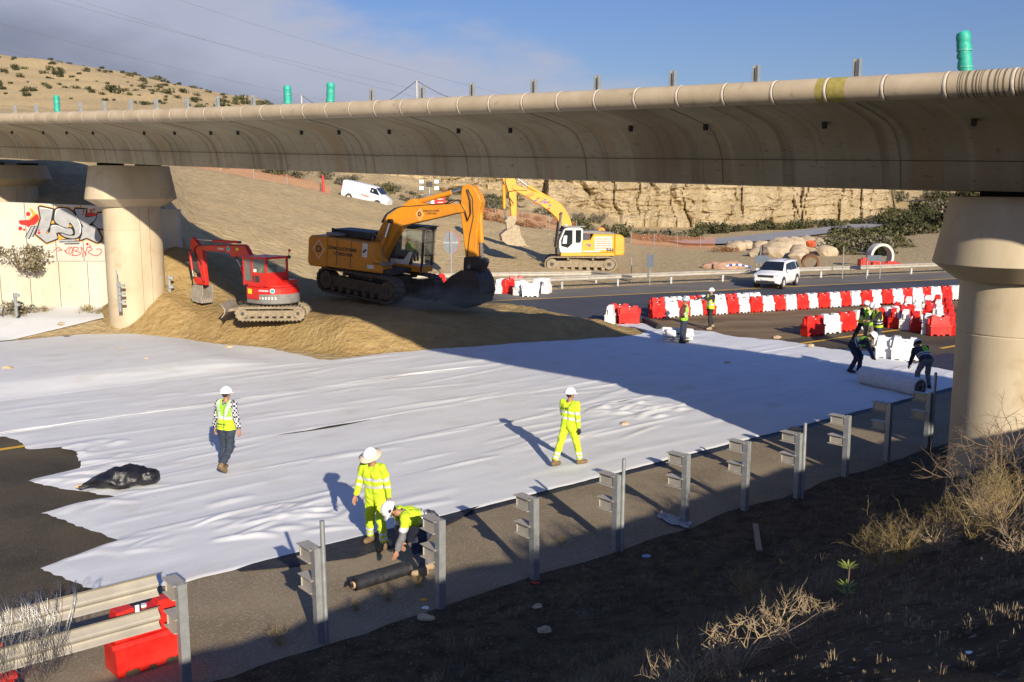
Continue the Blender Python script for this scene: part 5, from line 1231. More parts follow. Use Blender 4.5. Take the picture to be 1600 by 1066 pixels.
mb.box(((x0 + x1) / 2, (y0 + y1) / 2, 2.50), (x1 - x0 + .12, y1 - y0 + .12, .09), 'excavator_red', bevel=.035)
mb.box((-.20, y1, 1.66), (.80, .05, .52), 'excavator_red', bevel=.01); mb.box((x0, .32, 1.66), (.05, 1.05, .52), 'excavator_red', bevel=.01); mb.box((.05, y0, 1.6), (1.3, .04, .45), 'excavator_red'); mb.box((.48, y1, 1.48), (.5, .04, .14), 'excavator_red')
mb.box((0, .3, 1.45), (1.2, 1.0, .08), 'machine_dark'); mb.build('cab_shell', cb)
mb = MB(); mb.box((-.2, y1 + .002, 2.18), (.80, .012, .52), 'glass_clear'); mb.box((.48, y1 + .002, 2.0), (.45, .012, .88), 'glass_clear'); mb.box((x0 - .002, .32, 2.18), (.012, 1.0, .52), 'glass_clear'); mb.box((x1, .32, 2.0), (.012, 1.0, .9), 'glass_clear'); mb.build('window', cb)
mb = MB(); mb.box((-.25, .3, 1.85), (.14, .48, .7), 'machine_dark', bevel=.05); mb.box((-.02, .3, 1.6), (.5, .5, .14), 'machine_dark', bevel=.04); mb.build('seat', cb)
mb = MB(); mb.box((-.1, y1 + .03, 1.66), (.28, .01, .26), 'machine_dark'); mb.box((.14, y1 + .03, 1.66), (.08, .01, .28), 'machine_dark'); mb.build('vent_grille', cb)
mb = MB(); mb.box((.04, y1 + .012, 1.99), (.18, .006, .12), 'white_paint'); mb.build('notice', cb)
mb = MB(); mb.cyl((x0 - .05, y0, 2.45), (x0 - .12, y0 - .05, 2.72), .012, 'machine_dark', 6); mb.ball((x0 - .12, y0 - .05, 2.76), .06, 'sign_red', 10, 6); mb.ball((x0 - .1, y0 - .05, 2.5), .07, 'machine_dark', 8, 6); mb.build('beacon', red)
seated('seated operator in a yellow high visibility vest inside the red excavator cab', red, (-.02, .3, 1.72))
arm_part('boom', red, P3, [(285, 250), (285, 215), (400, 203), (560, 200), (700, 200), (725, 215), (745, 250), (770, 300), (775, 400), (765, 480), (715, 485), (720, 400), (705, 330), (660, 325), (640, 312), (600, 328), (575, 295), (540, 275), (330, 262)], C3, .22, 'excavator_red', -.42 + .42, .015)
arm_part('arm', red, P3, [(185, 240), (190, 150), (210, 128), (235, 160), (270, 205), (300, 235), (320, 400), (342, 580), (308, 580), (285, 480), (240, 300)], C3, .18, 'excavator_red', 0, .015)
q_ = lambda *a: P3(*C3(a))
mb = MB(); cyl2(mb, q_(655, 180), q_(395, 165), q_(215, 150), .06, .033, 0, 'excavator_red'); mb.build('arm_cylinder', red)
mb = MB(); cyl2(mb, q_(190, 260), q_(218, 450), q_(228, 520), .055, .03, .14, 'excavator_red'); mb.build('bucket_cylinder', red)
mb = MB(); cyl2(mb, q_(735, 500), q_(700, 420), q_(655, 335), .05, .03, .16, 'excavator_red'); mb.build('boom_cylinder', red)
mb = MB(); mb.prism([q_(*t) for t in ((215, 520), (250, 520), (335, 560), (340, 600), (250, 590), (225, 560))], -.09, .09, 'excavator_red', .01); mb.build('linkage', red)
for y in (.13, .10): mb = MB(); mb.tube([(x, y, z) for x, z in [q_(*t) for t in ((700, 210), (520, 210), (320, 205), (255, 215), (230, 250), (255, 330), (290, 370), (300, 400))]], .014, 'hose', 6); mb.build('hose', red)
bucket(red, P3, C3, [(330, 770), (290, 765), (245, 750), (228, 720), (232, 640), (250, 590), (340, 600), (345, 680)], .55, 'bucket_grey', ((330, 765), (348, 720)), 5)
# lettering and decals, laid on the curved housing or the flat boom side
def on_boom(px, py): x, z = q_(px, py); return Matrix.Translation((x, .118, z)) @ Matrix.Rotation(math.pi, 4, 'Z') @ Matrix.Rotation(math.pi / 2, 4, 'X')
text_mesh('lettering', 'DURBAN', .10, 'white_paint', on_boom(492, 243), red, bold=.003)
mb = MB(); mb.M = on_boom(565, 243)
mb.tube([(0, 0, 0), (0, 0, .003)], .11, 'white_paint', 20); mb.tube([(0, 0, .003), (0, 0, .006)], .09, 'decal_teal', 20); mb.build('decal', red)
mb = MB(); mb.M = on_boom(653, 246); mb.box((0, 0, 0), (.19, .10, .004), 'decal_yellow'); mb.build('decal', red)
def on_rear(ang, z, r=1.0):   # on the rounded housing; ang from straight back towards the left side
    a = math.pi - ang; x = -.10 + .98 * math.cos(a) * r; y = .94 * math.sin(a) * r
    return Matrix.Translation((x, y, z)) @ Matrix.Rotation(a + math.pi / 2, 4, 'Z') @ Matrix.Rotation(math.pi / 2, 4, 'X')
for i, ch in enumerate('109832'): text_mesh('lettering', ch, .125, 'white_paint', on_rear(R(78 - i * 7.5), .90, 1.035), red, bold=.008)
for i, ch in enumerate('DURBAN'): text_mesh('lettering', ch, .085, 'white_paint', on_rear(R(80 - i * 4.2), 1.2, 1.015), red, bold=.004)
mb = MB(); mb.M = on_rear(R(47), 1.2, 1.02); mb.tube([(0, 0, 0), (0, 0, .003)], .095, 'white_paint', 20); mb.tube([(0, 0, .003), (0, 0, .006)], .078, 'decal_teal', 20); mb.build('decal', red)
mb = MB(); mb.M = Matrix.Translation((.30, .955, 1.15)) @ Matrix.Rotation(math.pi, 4, 'Z') @ Matrix.Rotation(math.pi / 2, 4, 'X'); mb.box((0, 0, 0), (.24, .20, .01), 'decal_yellow'); mb.build('decal', red)
# ---------------------------------------------------------------- people
mat('hivis_reflect', (.62, .64, .64), (.72, .73, .72), nscale=20, rough=.35, metal=.2); mat('hivis_green', (.30, .62, .03), (.24, .52, .03), nscale=9, rough=.85); mat('hivis_yellow', (.58, .76, .02), (.44, .62, .03), nscale=9, rough=.85)
mat('denim', (.02, .03, .048), (.04, .055, .08), nscale=9, rough=.9); mat('navy_cloth', (.018, .024, .045), (.035, .042, .07), nscale=9, rough=.9); mat('grey_cloth', (.13, .135, .14), (.20, .20, .20), nscale=9, rough=.9); mat('black_cloth', (.014, .014, .016), (.03, .03, .034), nscale=9, rough=.9)
mat('maroon_cloth', (.10, .02, .022), (.15, .035, .03), nscale=9, rough=.9); mat('boot_brown', (.13, .085, .04), (.22, .15, .08), nscale=14, rough=.8); mat('boot_dark', (.03, .026, .022), (.06, .05, .04), nscale=14, rough=.8); mat('sole', (.20, .18, .15), rough=.9); mat('boot_tan', (.30, .22, .13), (.40, .30, .18), nscale=14, rough=.8)
mat('helmet_white', (.80, .80, .79), rough=.3); mat('helmet_grey', (.42, .45, .50), rough=.35); mat('brim_cloth', (.62, .52, .36), (.70, .61, .45), nscale=9, rough=.9); mat('glove_black', (.015, .015, .015), rough=.7); mat('glove_green', (.05, .30, .05), rough=.8); mat('khaki_cloth', (.16, .13, .09), (.22, .18, .13), nscale=9, rough=.9)
def plaid():
    m = bpy.data.materials.new('plaid_cloth'); m.use_nodes = True; t = m.node_tree; b = t.nodes['Principled BSDF']; b.inputs['Roughness'].default_value = .9
    tc = t.nodes.new('ShaderNodeTexCoord'); mp = t.nodes.new('ShaderNodeMapping'); mp.inputs['Rotation'].default_value = (.3, .25, .4); t.links.new(tc.outputs['Object'], mp.inputs[0])
    ck = t.nodes.new('ShaderNodeTexChecker'); ck.inputs['Scale'].default_value = 21; ck.inputs[1].default_value = (.015, .02, .05, 1); ck.inputs[2].default_value = (.62, .62, .62, 1); t.links.new(mp.outputs[0], ck.inputs[0]); t.links.new(ck.outputs[0], b.inputs['Base Color']); MATS['plaid_cloth'] = m
plaid()
def dv(sw, out, side): a = R(sw); o = R(out); return Vector((side * math.sin(o), math.sin(a) * math.cos(o), -math.cos(a) * math.cos(o)))
def capsule(bm, p0, r0, p1, r1, seg=14, rings=4):
    p0 = Vector(p0); p1 = Vector(p1); ax = p1 - p0; L = ax.length; ax = ax / L if L > 1e-6 else Vector((0, 0, 1))
    x = ax.orthogonal().normalized(); y = ax.cross(x); rows = []
    for i in range(rings + 1): t = -math.pi / 2 + math.pi / 2 * i / rings; rows.append((r0 * math.sin(t), r0 * math.cos(t)))
    for i in range(rings + 1): t = math.pi / 2 * i / rings; rows.append((L + r1 * math.sin(t), r1 * math.cos(t)))
    vr = []
    for h, r in rows[1:-1]: vr.append([bm.verts.new(p0 + ax * h + (x * math.cos(2 * math.pi * k / seg) + y * math.sin(2 * math.pi * k / seg)) * r) for k in range(seg)])
    a = bm.verts.new(p0 + ax * rows[0][0]); b = bm.verts.new(p0 + ax * rows[-1][0])
    for k in range(seg): bm.faces.new((a, vr[0][(k + 1) % seg], vr[0][k])); bm.faces.new((b, vr[-1][k], vr[-1][(k + 1) % seg]))
    for r0_, r1_ in zip(vr, vr[1:]):
        for k in range(seg): bm.faces.new((r0_[k], r0_[(k + 1) % seg], r1_[(k + 1) % seg], r1_[k]))
def remeshed(bm, vox):
    me = bpy.data.meshes.new('t'); bm.to_mesh(me); o = bpy.data.objects.new('t', me); COL.objects.link(o)
    m = o.modifiers.new('r', 'REMESH'); m.mode = 'VOXEL'; m.voxel_size = vox; m.use_smooth_shade = True
    s = o.modifiers.new('s', 'SMOOTH'); s.factor = .5; s.iterations = 3
    dg = bpy.context.evaluated_depsgraph_get(); out = bpy.data.meshes.new_from_object(o.evaluated_get(dg)); bpy.data.objects.remove(o); bpy.data.meshes.remove(me)
    return out
def hand(bm, wrist, d, palm_n, side, curl, sc=1.0):
    d = d.normalized(); n = (palm_n - d * palm_n.dot(d)).normalized(); w_ = d.cross(n).normalized()   # w_: across the palm
    def tb(pts, rs):
        for (a, b), (r0, r1) in zip(zip(pts, pts[1:]), zip(rs, rs[1:])): capsule(bm, a, r0, b, r1, 7, 2)
    for k in (-1, 0, 1): tb([wrist + w_ * .010 * k, wrist + d * .085 * sc + w_ * .024 * k], [.020, .017])
    for k, L in zip((-1.5, -.5, .5, 1.5), (.066, .080, .076, .060)):
        b = wrist + d * .088 * sc + w_ * .019 * k; a1 = R(curl * .6); a2 = R(curl * 1.35)
        p1 = b + (d * math.cos(a1) + n * math.sin(a1)) * L * .5; p2 = p1 + (d * math.cos(a2) + n * math.sin(a2)) * L * .5
        tb([b, p1, p2], [.0098, .009, .0078])
    s = side; b = wrist + d * .025 + w_ * .026 * s; p1 = b + (d * .75 + w_ * s * .8 + n * .35).normalized() * .042; p2 = p1 + (d * 1.0 + n * .3).normalized() * .032
    tb([b, p1, p2], [.014, .0115, .009])
def person(label, base, facing, pose, outfit, hz=None, group=None, scale=1.0):
    p = dict(lean=3, side=0, twist=0, head=0, hyaw=0, L=((5, 3), (-5, 3)), Rr=((-5, 3), (-10, 3)), la=((5, 8), (15, 6)), ra=((5, 8), (15, 6)), lf=0, rf=0, lfp=0, rfp=0, curl=35); p.update(pose)
    root = empty('person', label, 'person', base, 0, group); fx, fy = facing; root.rotation_euler = (0, 0, math.atan2(-fx, fy))
    S = scale; pel = Vector((0, 0, 0)); sd = Vector((math.sin(R(p['side'])), math.sin(R(p['lean'])), math.cos(R(p['lean'])))).normalized()
    rt = Vector((math.cos(R(p['twist'])), math.sin(R(p['twist'])), 0)); rt = (rt - sd * rt.dot(sd)).normalized(); fw = sd.cross(rt) * -1
    if fw.dot(Vector((0, 1, 0))) < 0 and p['lean'] < 60: fw = -fw
    if p['lean'] >= 60 and fw.z > 0: fw = -fw
    sh = pel + sd * .50; nk = pel + sd * .545; hl = R(p['lean'] * .55 + p['head']); hd = Vector((.0, math.sin(hl), math.cos(hl))); hc = nk + hd * .155
    hy = R(p['hyaw']); hf = Vector((math.sin(hy), math.cos(hy) * math.cos(hl), -math.sin(hl) * math.cos(hy))).normalized()
    segs = []; bm = bmesh.new()
    cs = [1]
    def add(reg, a, r0, b, r1, key=True): capsule(bm, a, r0, b, r1); segs.append((reg, Vector(a), Vector(b), (r0 + r1) / 2, cs[0])) if key else None
    r0 = Vector((1, 0, 0))
    for s in (-1, 1):
        add('pelvis', pel + r0 * .075 * s + sd * -.03, .115, pel + r0 * .06 * s + sd * .08, .112)
        add('torso', pel + rt * .055 * s + sd * .10, .108, sh + rt * .075 * s - sd * .14 + fw * .01, .122)
        add('torso', sh + rt * .08 * s - sd * .14, .115, sh + rt * .12 * s - sd * .03, .075)
    add('neck', sh - sd * .02, .07, nk + hd * .05, .054)
    add('head', hc - hd * .03 + hf * .01, .082, hc + hd * .035 - hf * .012, .094); add('head', hc - hd * .075 + hf * .035, .048, hc - hd * .02 + hf * .03, .066)
    add('head', hc - hd * .005 + hf * .085, .014, hc - hd * .035 + hf * .102, .018); 
    hr = hf.cross(hd).normalized()
    for s in (-1, 1): add('head', hc + hr * .088 * s - hd * .01, .016, hc + hr * .092 * s - hd * .04, .012)
    wr_ = {}
    for s, key in ((-1, 'la'), (1, 'ra')):
        (a1, o1), (a2, o2) = p[key]; s0 = sh + rt * .185 * s - sd * .02; e = s0 + dv(a1, o1, s) * .285; w_ = e + dv(a2, o2, s) * .25
        add('uarm', s0, .066, e, .047); add('farm', e, .047, w_, .033); wr_[s] = (w_, dv(a2, o2, s))
    low = 1e9; feet = []
    for s, key, ff, fp in ((-1, 'L', p['lf'], p['lfp']), (1, 'Rr', p['rf'], p['rfp'])):
        cs[0] = s
        (a1, o1), (a2, o2) = p[key]; h0 = pel + r0 * .095 * s - Vector((0, 0, .05)); k = h0 + dv(a1, o1, s) * .42; an = k + dv(a2, o2, s) * .41
        add('thigh', h0, .095, k, .064); add('shin', k, .066, an, .048)
        fd = Vector((math.sin(R(ff)) , math.cos(R(ff)), 0)); fd = (fd * math.cos(R(fp)) - Vector((0, 0, 1)) * math.sin(R(fp))).normalized()
        up = Vector((0, 0, 1)); c = an - up * .055
        add('foot', an, .053, c - fd * .045, .047); add('foot', c - fd * .045, .047, c + fd * .15, .040); add('foot', c + fd * .02, .050, c + fd * .10, .046, False); feet.append((c, fd)); low = min(low, min((c - fd * .045).z - .047, (c + fd * .15).z - .040))
    me = remeshed(bm, .015); bm.free(); fc_ = (feet[0][0] + feet[1][0]) / 2; off = Vector((-fc_.x, -fc_.y - .04, -low))
    body = bmesh.new(); body.from_mesh(me); bpy.data.meshes.remove(me); body.faces.ensure_lookup_table(); body.normal_update()
    P0 = []
    for f in body.faces:
        c = f.calc_center_median(); best = None; bd = 9
        for reg, a, b, r, sg_ in segs:
            ab = b - a; t = max(0, min(1, (c - a).dot(ab) / max(1e-9, ab.length_squared))); d = (c - (a + ab * t)).length - r
            if d < bd: bd = d; best = (reg, t, sg_)
        q = c - pel; side_ = best[2]
        P0.append((best[0], best[1], q.dot(rt), q.dot(sd), q.dot(fw), side_, (c - hc).dot(hf), (c - hc).dot(hd), c.z - low))
    normals = {v.index: v.normal.copy() for v in body.verts}; coords = {v.index: v.co.copy() for v in body.verts}; faces = [[v.index for v in f.verts] for f in body.faces]
    # body: skin surface with fingers
    for s in (-1, 1):
        w_, d = wr_[s]; hb = bmesh.new()
        if s == outfit.get('phone', 0): pass
        hand(hb, w_ + d * .01, d, Vector((-s * 1.0, .25, 0)) if d.z < -.5 else Vector((-s * .3, 0, -1)), 1 if s < 0 else -1, p['curl'])
        hm = bpy.data.meshes.new('h'); hb.to_mesh(hm); hb.free()
        if outfit.get('gloves') and (outfit.get('glove_side', 0) in (0, s)):
            for v in hm.vertices: v.co = (v.co + off) * S
            hm.materials.append(MATS[outfit['gloves']]); hm.polygons.foreach_set('use_smooth', [True] * len(hm.polygons)); link_mesh('glove', hm, root)
        else: body.from_mesh(hm); bpy.data.meshes.remove(hm)
    for v in body.verts: v.co = (v.co + off) * S
    for f in body.faces: f.smooth = True
    bme = bpy.data.meshes.new('body'); body.to_mesh(bme); body.free(); bme.materials.append(MATS['skin']); link_mesh('body', bme, root)
    seed = random.Random(label).random() * 50
    def garment(name, test, mats, paint, offs, fold=.010, fs=9):
        sel = [i for i, q in enumerate(P0) if test(*q)]
        if not sel: return
        idx = {}; vs = []; fcs = []; fm_ = []
        for i in sel:
            fc = []
            for v in faces[i]:
                if v not in idx:
                    idx[v] = len(vs); c = coords[v]; n = normals[v]
                    k = offs + fold * (ridge(mnoise.noise(Vector((c.x * fs, c.y * fs, c.z * fs * .8 + seed))), 2.6) - .3) + fold * .5 * mnoise.noise(c * 24)
                    vs.append((c + n * max(.004, k) + off) * S)
                fc.append(idx[v])
            fcs.append(fc); fm_.append(mats.index(paint(*P0[i])))
        pydata(name, vs, fcs, mats, root, fmat=fm_)
    o = outfit
    garment('trousers', lambda reg, t, *a: reg in ('pelvis', 'thigh') or (reg == 'shin' and t < .93), o['tm'], o['tp'], .016, .017, 8)
    garment('jacket' if not o.get('vest') else 'shirt', lambda reg, t, u, v, *a: (reg == 'torso') or reg == 'uarm' or (reg == 'farm' and t < .97) or (reg == 'pelvis' and v > -.02) or (reg == 'neck' and t < .35), o['jm'], o['jp'], .017, .015, 9)
    if o.get('vest'): garment('vest', lambda reg, t, u, v, *a: (reg == 'torso' and abs(u) < .175) or (reg == 'pelvis' and v > -.06), o['vm'], o['vp'], .030, .012, 7)
    for bs in (-1, 1): garment('boot', lambda reg, t, u, v, w_, s_, hf_, hd_, z: s_ == bs and (reg == 'foot' or (reg == 'shin' and t > .86)), [o['boot'], 'sole'], lambda reg, t, u, v, w_, s_, hf_, hd_, z: 'sole' if z < .022 and reg == 'foot' else o['boot'], .010, .003)
    garment('hair', lambda reg, t, u, v, w_, s_, hf_, hd_, z: reg == 'head' and hf_ < -.005 + hd_ * .5 and hd_ > -.065, ['hair_dark'], lambda *a: 'hair_dark', .005, .002)
    # helmet in the frame of the head
    B = Matrix((hr, hf, hd)).transposed().to_4x4(); M = Matrix.Translation((hc + hd * .045 + off) * S) @ B @ Matrix.Scale(S, 4)
    hm_ = o.get('helmet', 'helmet_white'); mb = MB(); mb.M = M
    vs = []; fs = []
    for i in range(10):
        th = math.pi / 2 * i / 9
        for k in range(24):
            a = 2 * math.pi * k / 24; rdg = 1 + (.035 if abs(math.cos(a)) < .3 else 0) * math.sin(th)
            vs.append((.118 * math.sin(th) * math.cos(a) * (1 if th < 1.2 else 1.03), .140 * math.sin(th) * math.sin(a), .128 * math.cos(th) * rdg - .012))
    for i in range(9):
        for k in range(24): fs.append((i * 24 + k, (i + 1) * 24 + k, (i + 1) * 24 + (k + 1) % 24, i * 24 + (k + 1) % 24))
    mb.add(vs, fs, hm_, True)
    vs = []; fs = []
    for k in range(24):
        a = 2 * math.pi * k / 24; f_ = max(0, math.sin(a)); e = .012 + .045 * f_ ** 2
        if o.get('brim'): e = .075
        for r_, dz in ((0, 0), (1, -.012 - (.012 if o.get('brim') else .008 * f_))): vs.append(((.118 + e * r_) * math.cos(a), (.140 + e * r_) * math.sin(a), -.012 + dz + (.006 * math.sin(3 * a) if o.get('brim') else 0)))
        for r_, dz in ((1, -.020 - (.012 if o.get('brim') else .008 * f_)), (0, -.008)): vs.append(((.118 + e * r_) * math.cos(a), (.140 + e * r_) * math.sin(a), -.012 + dz + (.006 * math.sin(3 * a) if o.get('brim') else 0)))
    for k in range(24):
        j = (k + 1) % 24
        for q in range(3): fs.append((4 * k + q, 4 * k + q + 1, 4 * j + q + 1, 4 * j + q))
    mb.add(vs, fs, 'brim_cloth' if o.get('brim') else hm_, True); hel = mb.build('helmet', root)
    for s in (-1, 1):
        mb = MB(); mb.M = Matrix.Translation((hc + off) * S) @ B @ Matrix.Scale(S, 4); mb.ball((.033 * s, .092, .0), .012, 'black_paint', 8, 6); mb.build('eye', root)
    mb = MB(); mb.M = Matrix.Translation((hc + off) * S) @ B @ Matrix.Scale(S, 4); mb.tube([(-.026, .088, -.066), (0, .096, -.066), (.026, .088, -.066)], .005, 'maroon_cloth', 6); mb.build('mouth', root)
    info = dict(off=off, sd=sd, rt=rt, fw=fw, S=S, pel=pel, sh=sh, wr=wr_, B=B, hc=hc)
    return root, info
def torso_M(info, u, v, w_, back=True):   # text/patch frame lying on the back or the front
    p = (info['pel'] + info['rt'] * u + info['sd'] * v + info['fw'] * w_ + info['off']) * info['S']
    n = -info['fw'] if back else info['fw']; y = info['sd']; x = y.cross(n)
    return Matrix.Translation(p) @ Matrix((x, y, n)).transposed().to_4x4()
def backlogo(root, info, v, w_, sc=1.0):
    text_mesh('lettering', 'acciona', .052 * sc, 'machine_dark', torso_M(info, 0, v, w_) @ Matrix.Translation((-.045 * sc, 0, 0)), root, bold=.001)
    mb = MB(); mb.M = torso_M(info, 0, v, w_) @ Matrix.Translation((.085 * sc, .008, .002)); mb.box((0, 0, 0), (.075 * sc, .075 * sc, .004), 'hivis_green'); mb.M = mb.M @ Matrix.Translation((0, 0, .004)); mb.poly([(-.02, -.03, 0), (.02, -.03, 0), (.02, .01, 0), (0, -.008, 0), (-.02, .01, 0)], 'machine_dark'); mb.build('logo_patch', root)
    text_mesh('lettering', 'infraestructuras', .024 * sc, 'machine_dark', torso_M(info, 0, v - .06 * sc, w_), root)
Y, RF = 'hivis_yellow', 'hivis_reflect'
def bands(*zs): return lambda x: any(a < x < b for a, b in zs)
tb_ = bands((.13, .185), (.27, .325)); lb_ = bands((.50, .62), (.72, .84)); ab_ = bands((.30, .48), (.72, .90))
HV = dict(tm=[Y, RF], tp=lambda reg, t, *a: RF if reg == 'shin' and lb_(t) else Y, jm=[Y, RF], jp=lambda reg, t, u, v, *a: RF if (reg in ('torso', 'pelvis') and tb_(v)) or (reg == 'uarm' and .62 < t < .82) or (reg == 'farm' and .10 < t < .32) else Y, boot='boot_brown')
def vest(shirt, tr, boot, vm=Y, helmet='helmet_white', **k):
    d = dict(tm=[tr], tp=lambda *a: tr, jm=[shirt], jp=lambda *a: shirt, boot=boot, vest=True, vm=[vm, RF, 'black_cloth', 'hivis_green'], helmet=helmet,
             vp=lambda reg, t, u, v, w_, *a: RF if (.10 < v < .15) or (.21 < v < .255) or (v > .255 and .07 < abs(u) < .115) else vm); d.update(k); return d
def gz(px, py, h=0.03): p = G(px, py, h); return p
# 1 walking man with plaid sleeves, seen from behind
o1 = vest('plaid_cloth', 'denim', 'boot_brown')
o1['vp'] = lambda reg, t, u, v, w_, *a: RF if (.17 < v < .225) or (v >= .225 and .035 + (v - .225) * .26 < abs(u) < .085 + (v - .225) * .26) else (Y if v < .2 else 'hivis_green')
o1['vm'] = [Y, RF, 'hivis_green']
r1, i1 = person('man in a yellow vest and plaid shirt walking away across the white fabric', gz(349, 738, .05), (.35, .94), dict(lean=3, L=((8, 4), (-8, 4)), Rr=((-8, 1), (-46, -2)), la=((-8, 11), (2, 10)), ra=((-10, 16), (2, 12)), rfp=38, lfp=0, lf=-5, rf=6, hyaw=12), o1, scale=1.06)
backlogo(r1, i1, .08, -.192)
# 2 standing man in full yellow with a brimmed helmet
r2, i2 = person('man in full fluorescent yellow with a brimmed helmet standing and looking down at his workmate', gz(588, 853, .03), (-.45, -.89), dict(lean=10, head=16, L=((16, 9), (-2, 8)), Rr=((-4, 10), (-14, 8)), la=((-12, 14), (6, 10)), ra=((8, 12), (22, 8)), hyaw=0), dict(HV, brim=True), scale=1.03)
# 3 bending man reaching for the membrane roll
o3 = dict(tm=['navy_cloth', 'grey_cloth', RF], tp=lambda reg, t, *a: 'grey_cloth' if (reg == 'shin' and t > .25) else 'navy_cloth', boot='boot_tan',
          jm=[Y, 'grey_cloth', RF, 'navy_cloth'], jp=lambda reg, t, u, v, *a: ('grey_cloth' if v < .12 else RF if v < .165 else 'navy_cloth' if v < .185 else RF if v < .22 else Y) if reg in ('torso', 'pelvis') else (Y if t < .55 else RF if t < .80 else 'grey_cloth') if reg == 'uarm' else 'grey_cloth')
r3, i3 = person('worker in a yellow and grey jacket bending low to grasp the black membrane roll', gz(662, 898, .01), (-.93, -.36), dict(lean=72, head=22, L=((42, 6), (-14, 4)), Rr=((18, 8), (-22, 6)), la=((14, 8), (22, 4)), ra=((4, 4), (-12, 2)), curl=25, lf=8), o3, scale=1.02)
mb = MB(); mb.M = Matrix.Translation((i3['hc'] + i3['off']) * 1.02) @ i3['B']
for s in (-1, 1): mb.ball((.125 * s, .0, .045), .035, 'black_paint', 10, 6, (.35, 1, .8)); mb.tube([(.128 * s, .02, .04), (.11 * s, .03, -.05), (.05 * s, .08, -.09)], .006, 'black_paint', 6)
mb.build('helmet_strap', r3)
# 4 striding man in full yellow
r4, i4 = person('man in full fluorescent yellow and brown boots striding right across the white fabric', gz(888, 727, .05), (.62, .78), dict(lean=3, L=((-22, 4), (-26, 4)), Rr=((18, 4), (14, 4)), la=((12, 10), (55, 6)), ra=((-6, 10), (6, 6)), lfp=6, rf=28, lf=10, rfp=0, hyaw=18), dict(HV, gloves='glove_black'), scale=1.01)
backlogo(r4, i4, .40, -.178, .8)
# 5..11 the others
r5, i5 = person('man with maroon sleeves and a green vest standing hands on hips at the shadow edge', gz(1068, 536, .04), (.75, -.3), dict(lean=2, L=((2, 3), (-2, 3)), Rr=((-3, 4), (-6, 3)), la=((-20, 35), (30, -30)), ra=((-20, 38), (30, -35)), hyaw=20), vest('maroon_cloth', 'navy_cloth', 'boot_dark', 'hivis_green', 'helmet_grey'), scale=1.03)
r6, i6 = person('man in a yellow vest with legs apart holding out a controller with an antenna', gz(1110, 514, .02), (-.92, -.38), dict(lean=-4, L=((16, 10), (2, 8)), Rr=((-18, 10), (-24, 8)), la=((72, 6), (88, 0)), ra=((66, 6), (92, -8)), curl=55, hyaw=-8), vest('black_cloth', 'black_cloth', 'boot_tan'), scale=1.03)
c6 = (i6['wr'][-1][0] + i6['wr'][1][0]) / 2 + i6['off'] + Vector((0, .13, .03))
mb = MB(); mb.box(c6, (.26, .14, .05), 'white_paint', bevel=.015); mb.cyl(c6 + Vector((.0, .06, .02)), c6 + Vector((.0, .22, .36)), .012, 'black_paint', 8); mb.box(c6 + Vector((0, .05, .05)), (.14, .02, .1), 'black_paint')
cx_ = mb.build('remote_controller', None, 'white hand-held controller with a black antenna held out over the barriers', 'controller'); cx_.matrix_world = Matrix.Translation(r6.location) @ Matrix.Rotation(r6.rotation_euler.z, 4, 'Z')
trio = 'three men conferring in front of the barriers'
r7, _ = person('leftmost of three conferring men, dark sleeves and yellow vest, one leg stretched back', gz(1344, 538, .02), (.55, -.75), dict(lean=10, head=10, L=((14, 5), (4, 4)), Rr=((-20, 8), (-22, 8)), la=((30, 8), (95, -20)), ra=((30, 8), (85, -20)), curl=50), vest('black_cloth', 'black_cloth', 'boot_dark'), group=trio)
r8, _ = person('middle of three conferring men, yellow green vest and khaki trousers, looking down', gz(1357, 543, .02), (.15, -.98), dict(lean=8, head=16, L=((6, 4), (0, 3)), Rr=((-4, 4), (-6, 3)), la=((35, 6), (90, -25)), ra=((35, 6), (90, -25)), curl=50), vest('hivis_green', 'khaki_cloth', 'boot_tan', 'hivis_green'), group=trio, scale=1.0)
r9, _ = person('rightmost of three conferring men, black sleeves, striped vest and blue jeans', gz(1369, 548, .02), (-.85, -.2), dict(lean=6, head=8, L=((4, 4), (-2, 3)), Rr=((-4, 5), (-6, 4)), la=((40, 6), (80, -10)), ra=((35, 8), (75, -10)), curl=50), vest('black_cloth', 'denim', 'boot_dark', Y, vp=lambda reg, t, u, v, w_, *a: 'black_cloth' if .02 < v < .20 and not (.09 < v < .13) else (RF if .09 < v < .13 or .20 <= v < .24 else Y)), group=trio, scale=1.02)
r10, _ = person('bending worker in a green backed vest at the left end of the white roll', gz(1337, 582, .04), (.80, -.45), dict(lean=66, head=8, L=((36, 5), (-6, 4)), Rr=((22, 6), (-26, 5)), la=((10, 5), (16, 4)), ra=((22, 5), (30, 4)), curl=30, rfp=10), vest('navy_cloth', 'navy_cloth', 'boot_dark', 'navy_cloth', gloves='glove_black', vp=lambda reg, t, u, v, w_, *a: RF if (.13 < v < .165) or (.21 < v < .245) else ('hivis_green' if v > .245 else 'navy_cloth')), scale=1.04)
r11, _ = person('bending worker in dark clothes and green vest at the pier end of the white roll', gz(1440, 607, .03), (-.10, .75), dict(lean=52, head=18, twist=-20, L=((26, 7), (0, 5)), Rr=((20, 9), (-6, 7)), la=((16, 5), (22, 4)), ra=((20, 5), (26, 4)), curl=30), vest('navy_cloth', 'grey_cloth', 'boot_dark', 'navy_cloth', 'helmet_white', gloves='glove_black', vp=lambda reg, t, u, v, w_, *a: RF if (.13 < v < .165) or (.21 < v < .245) else ('hivis_green' if v > .24 and u > .02 else 'navy_cloth')), scale=1.0)
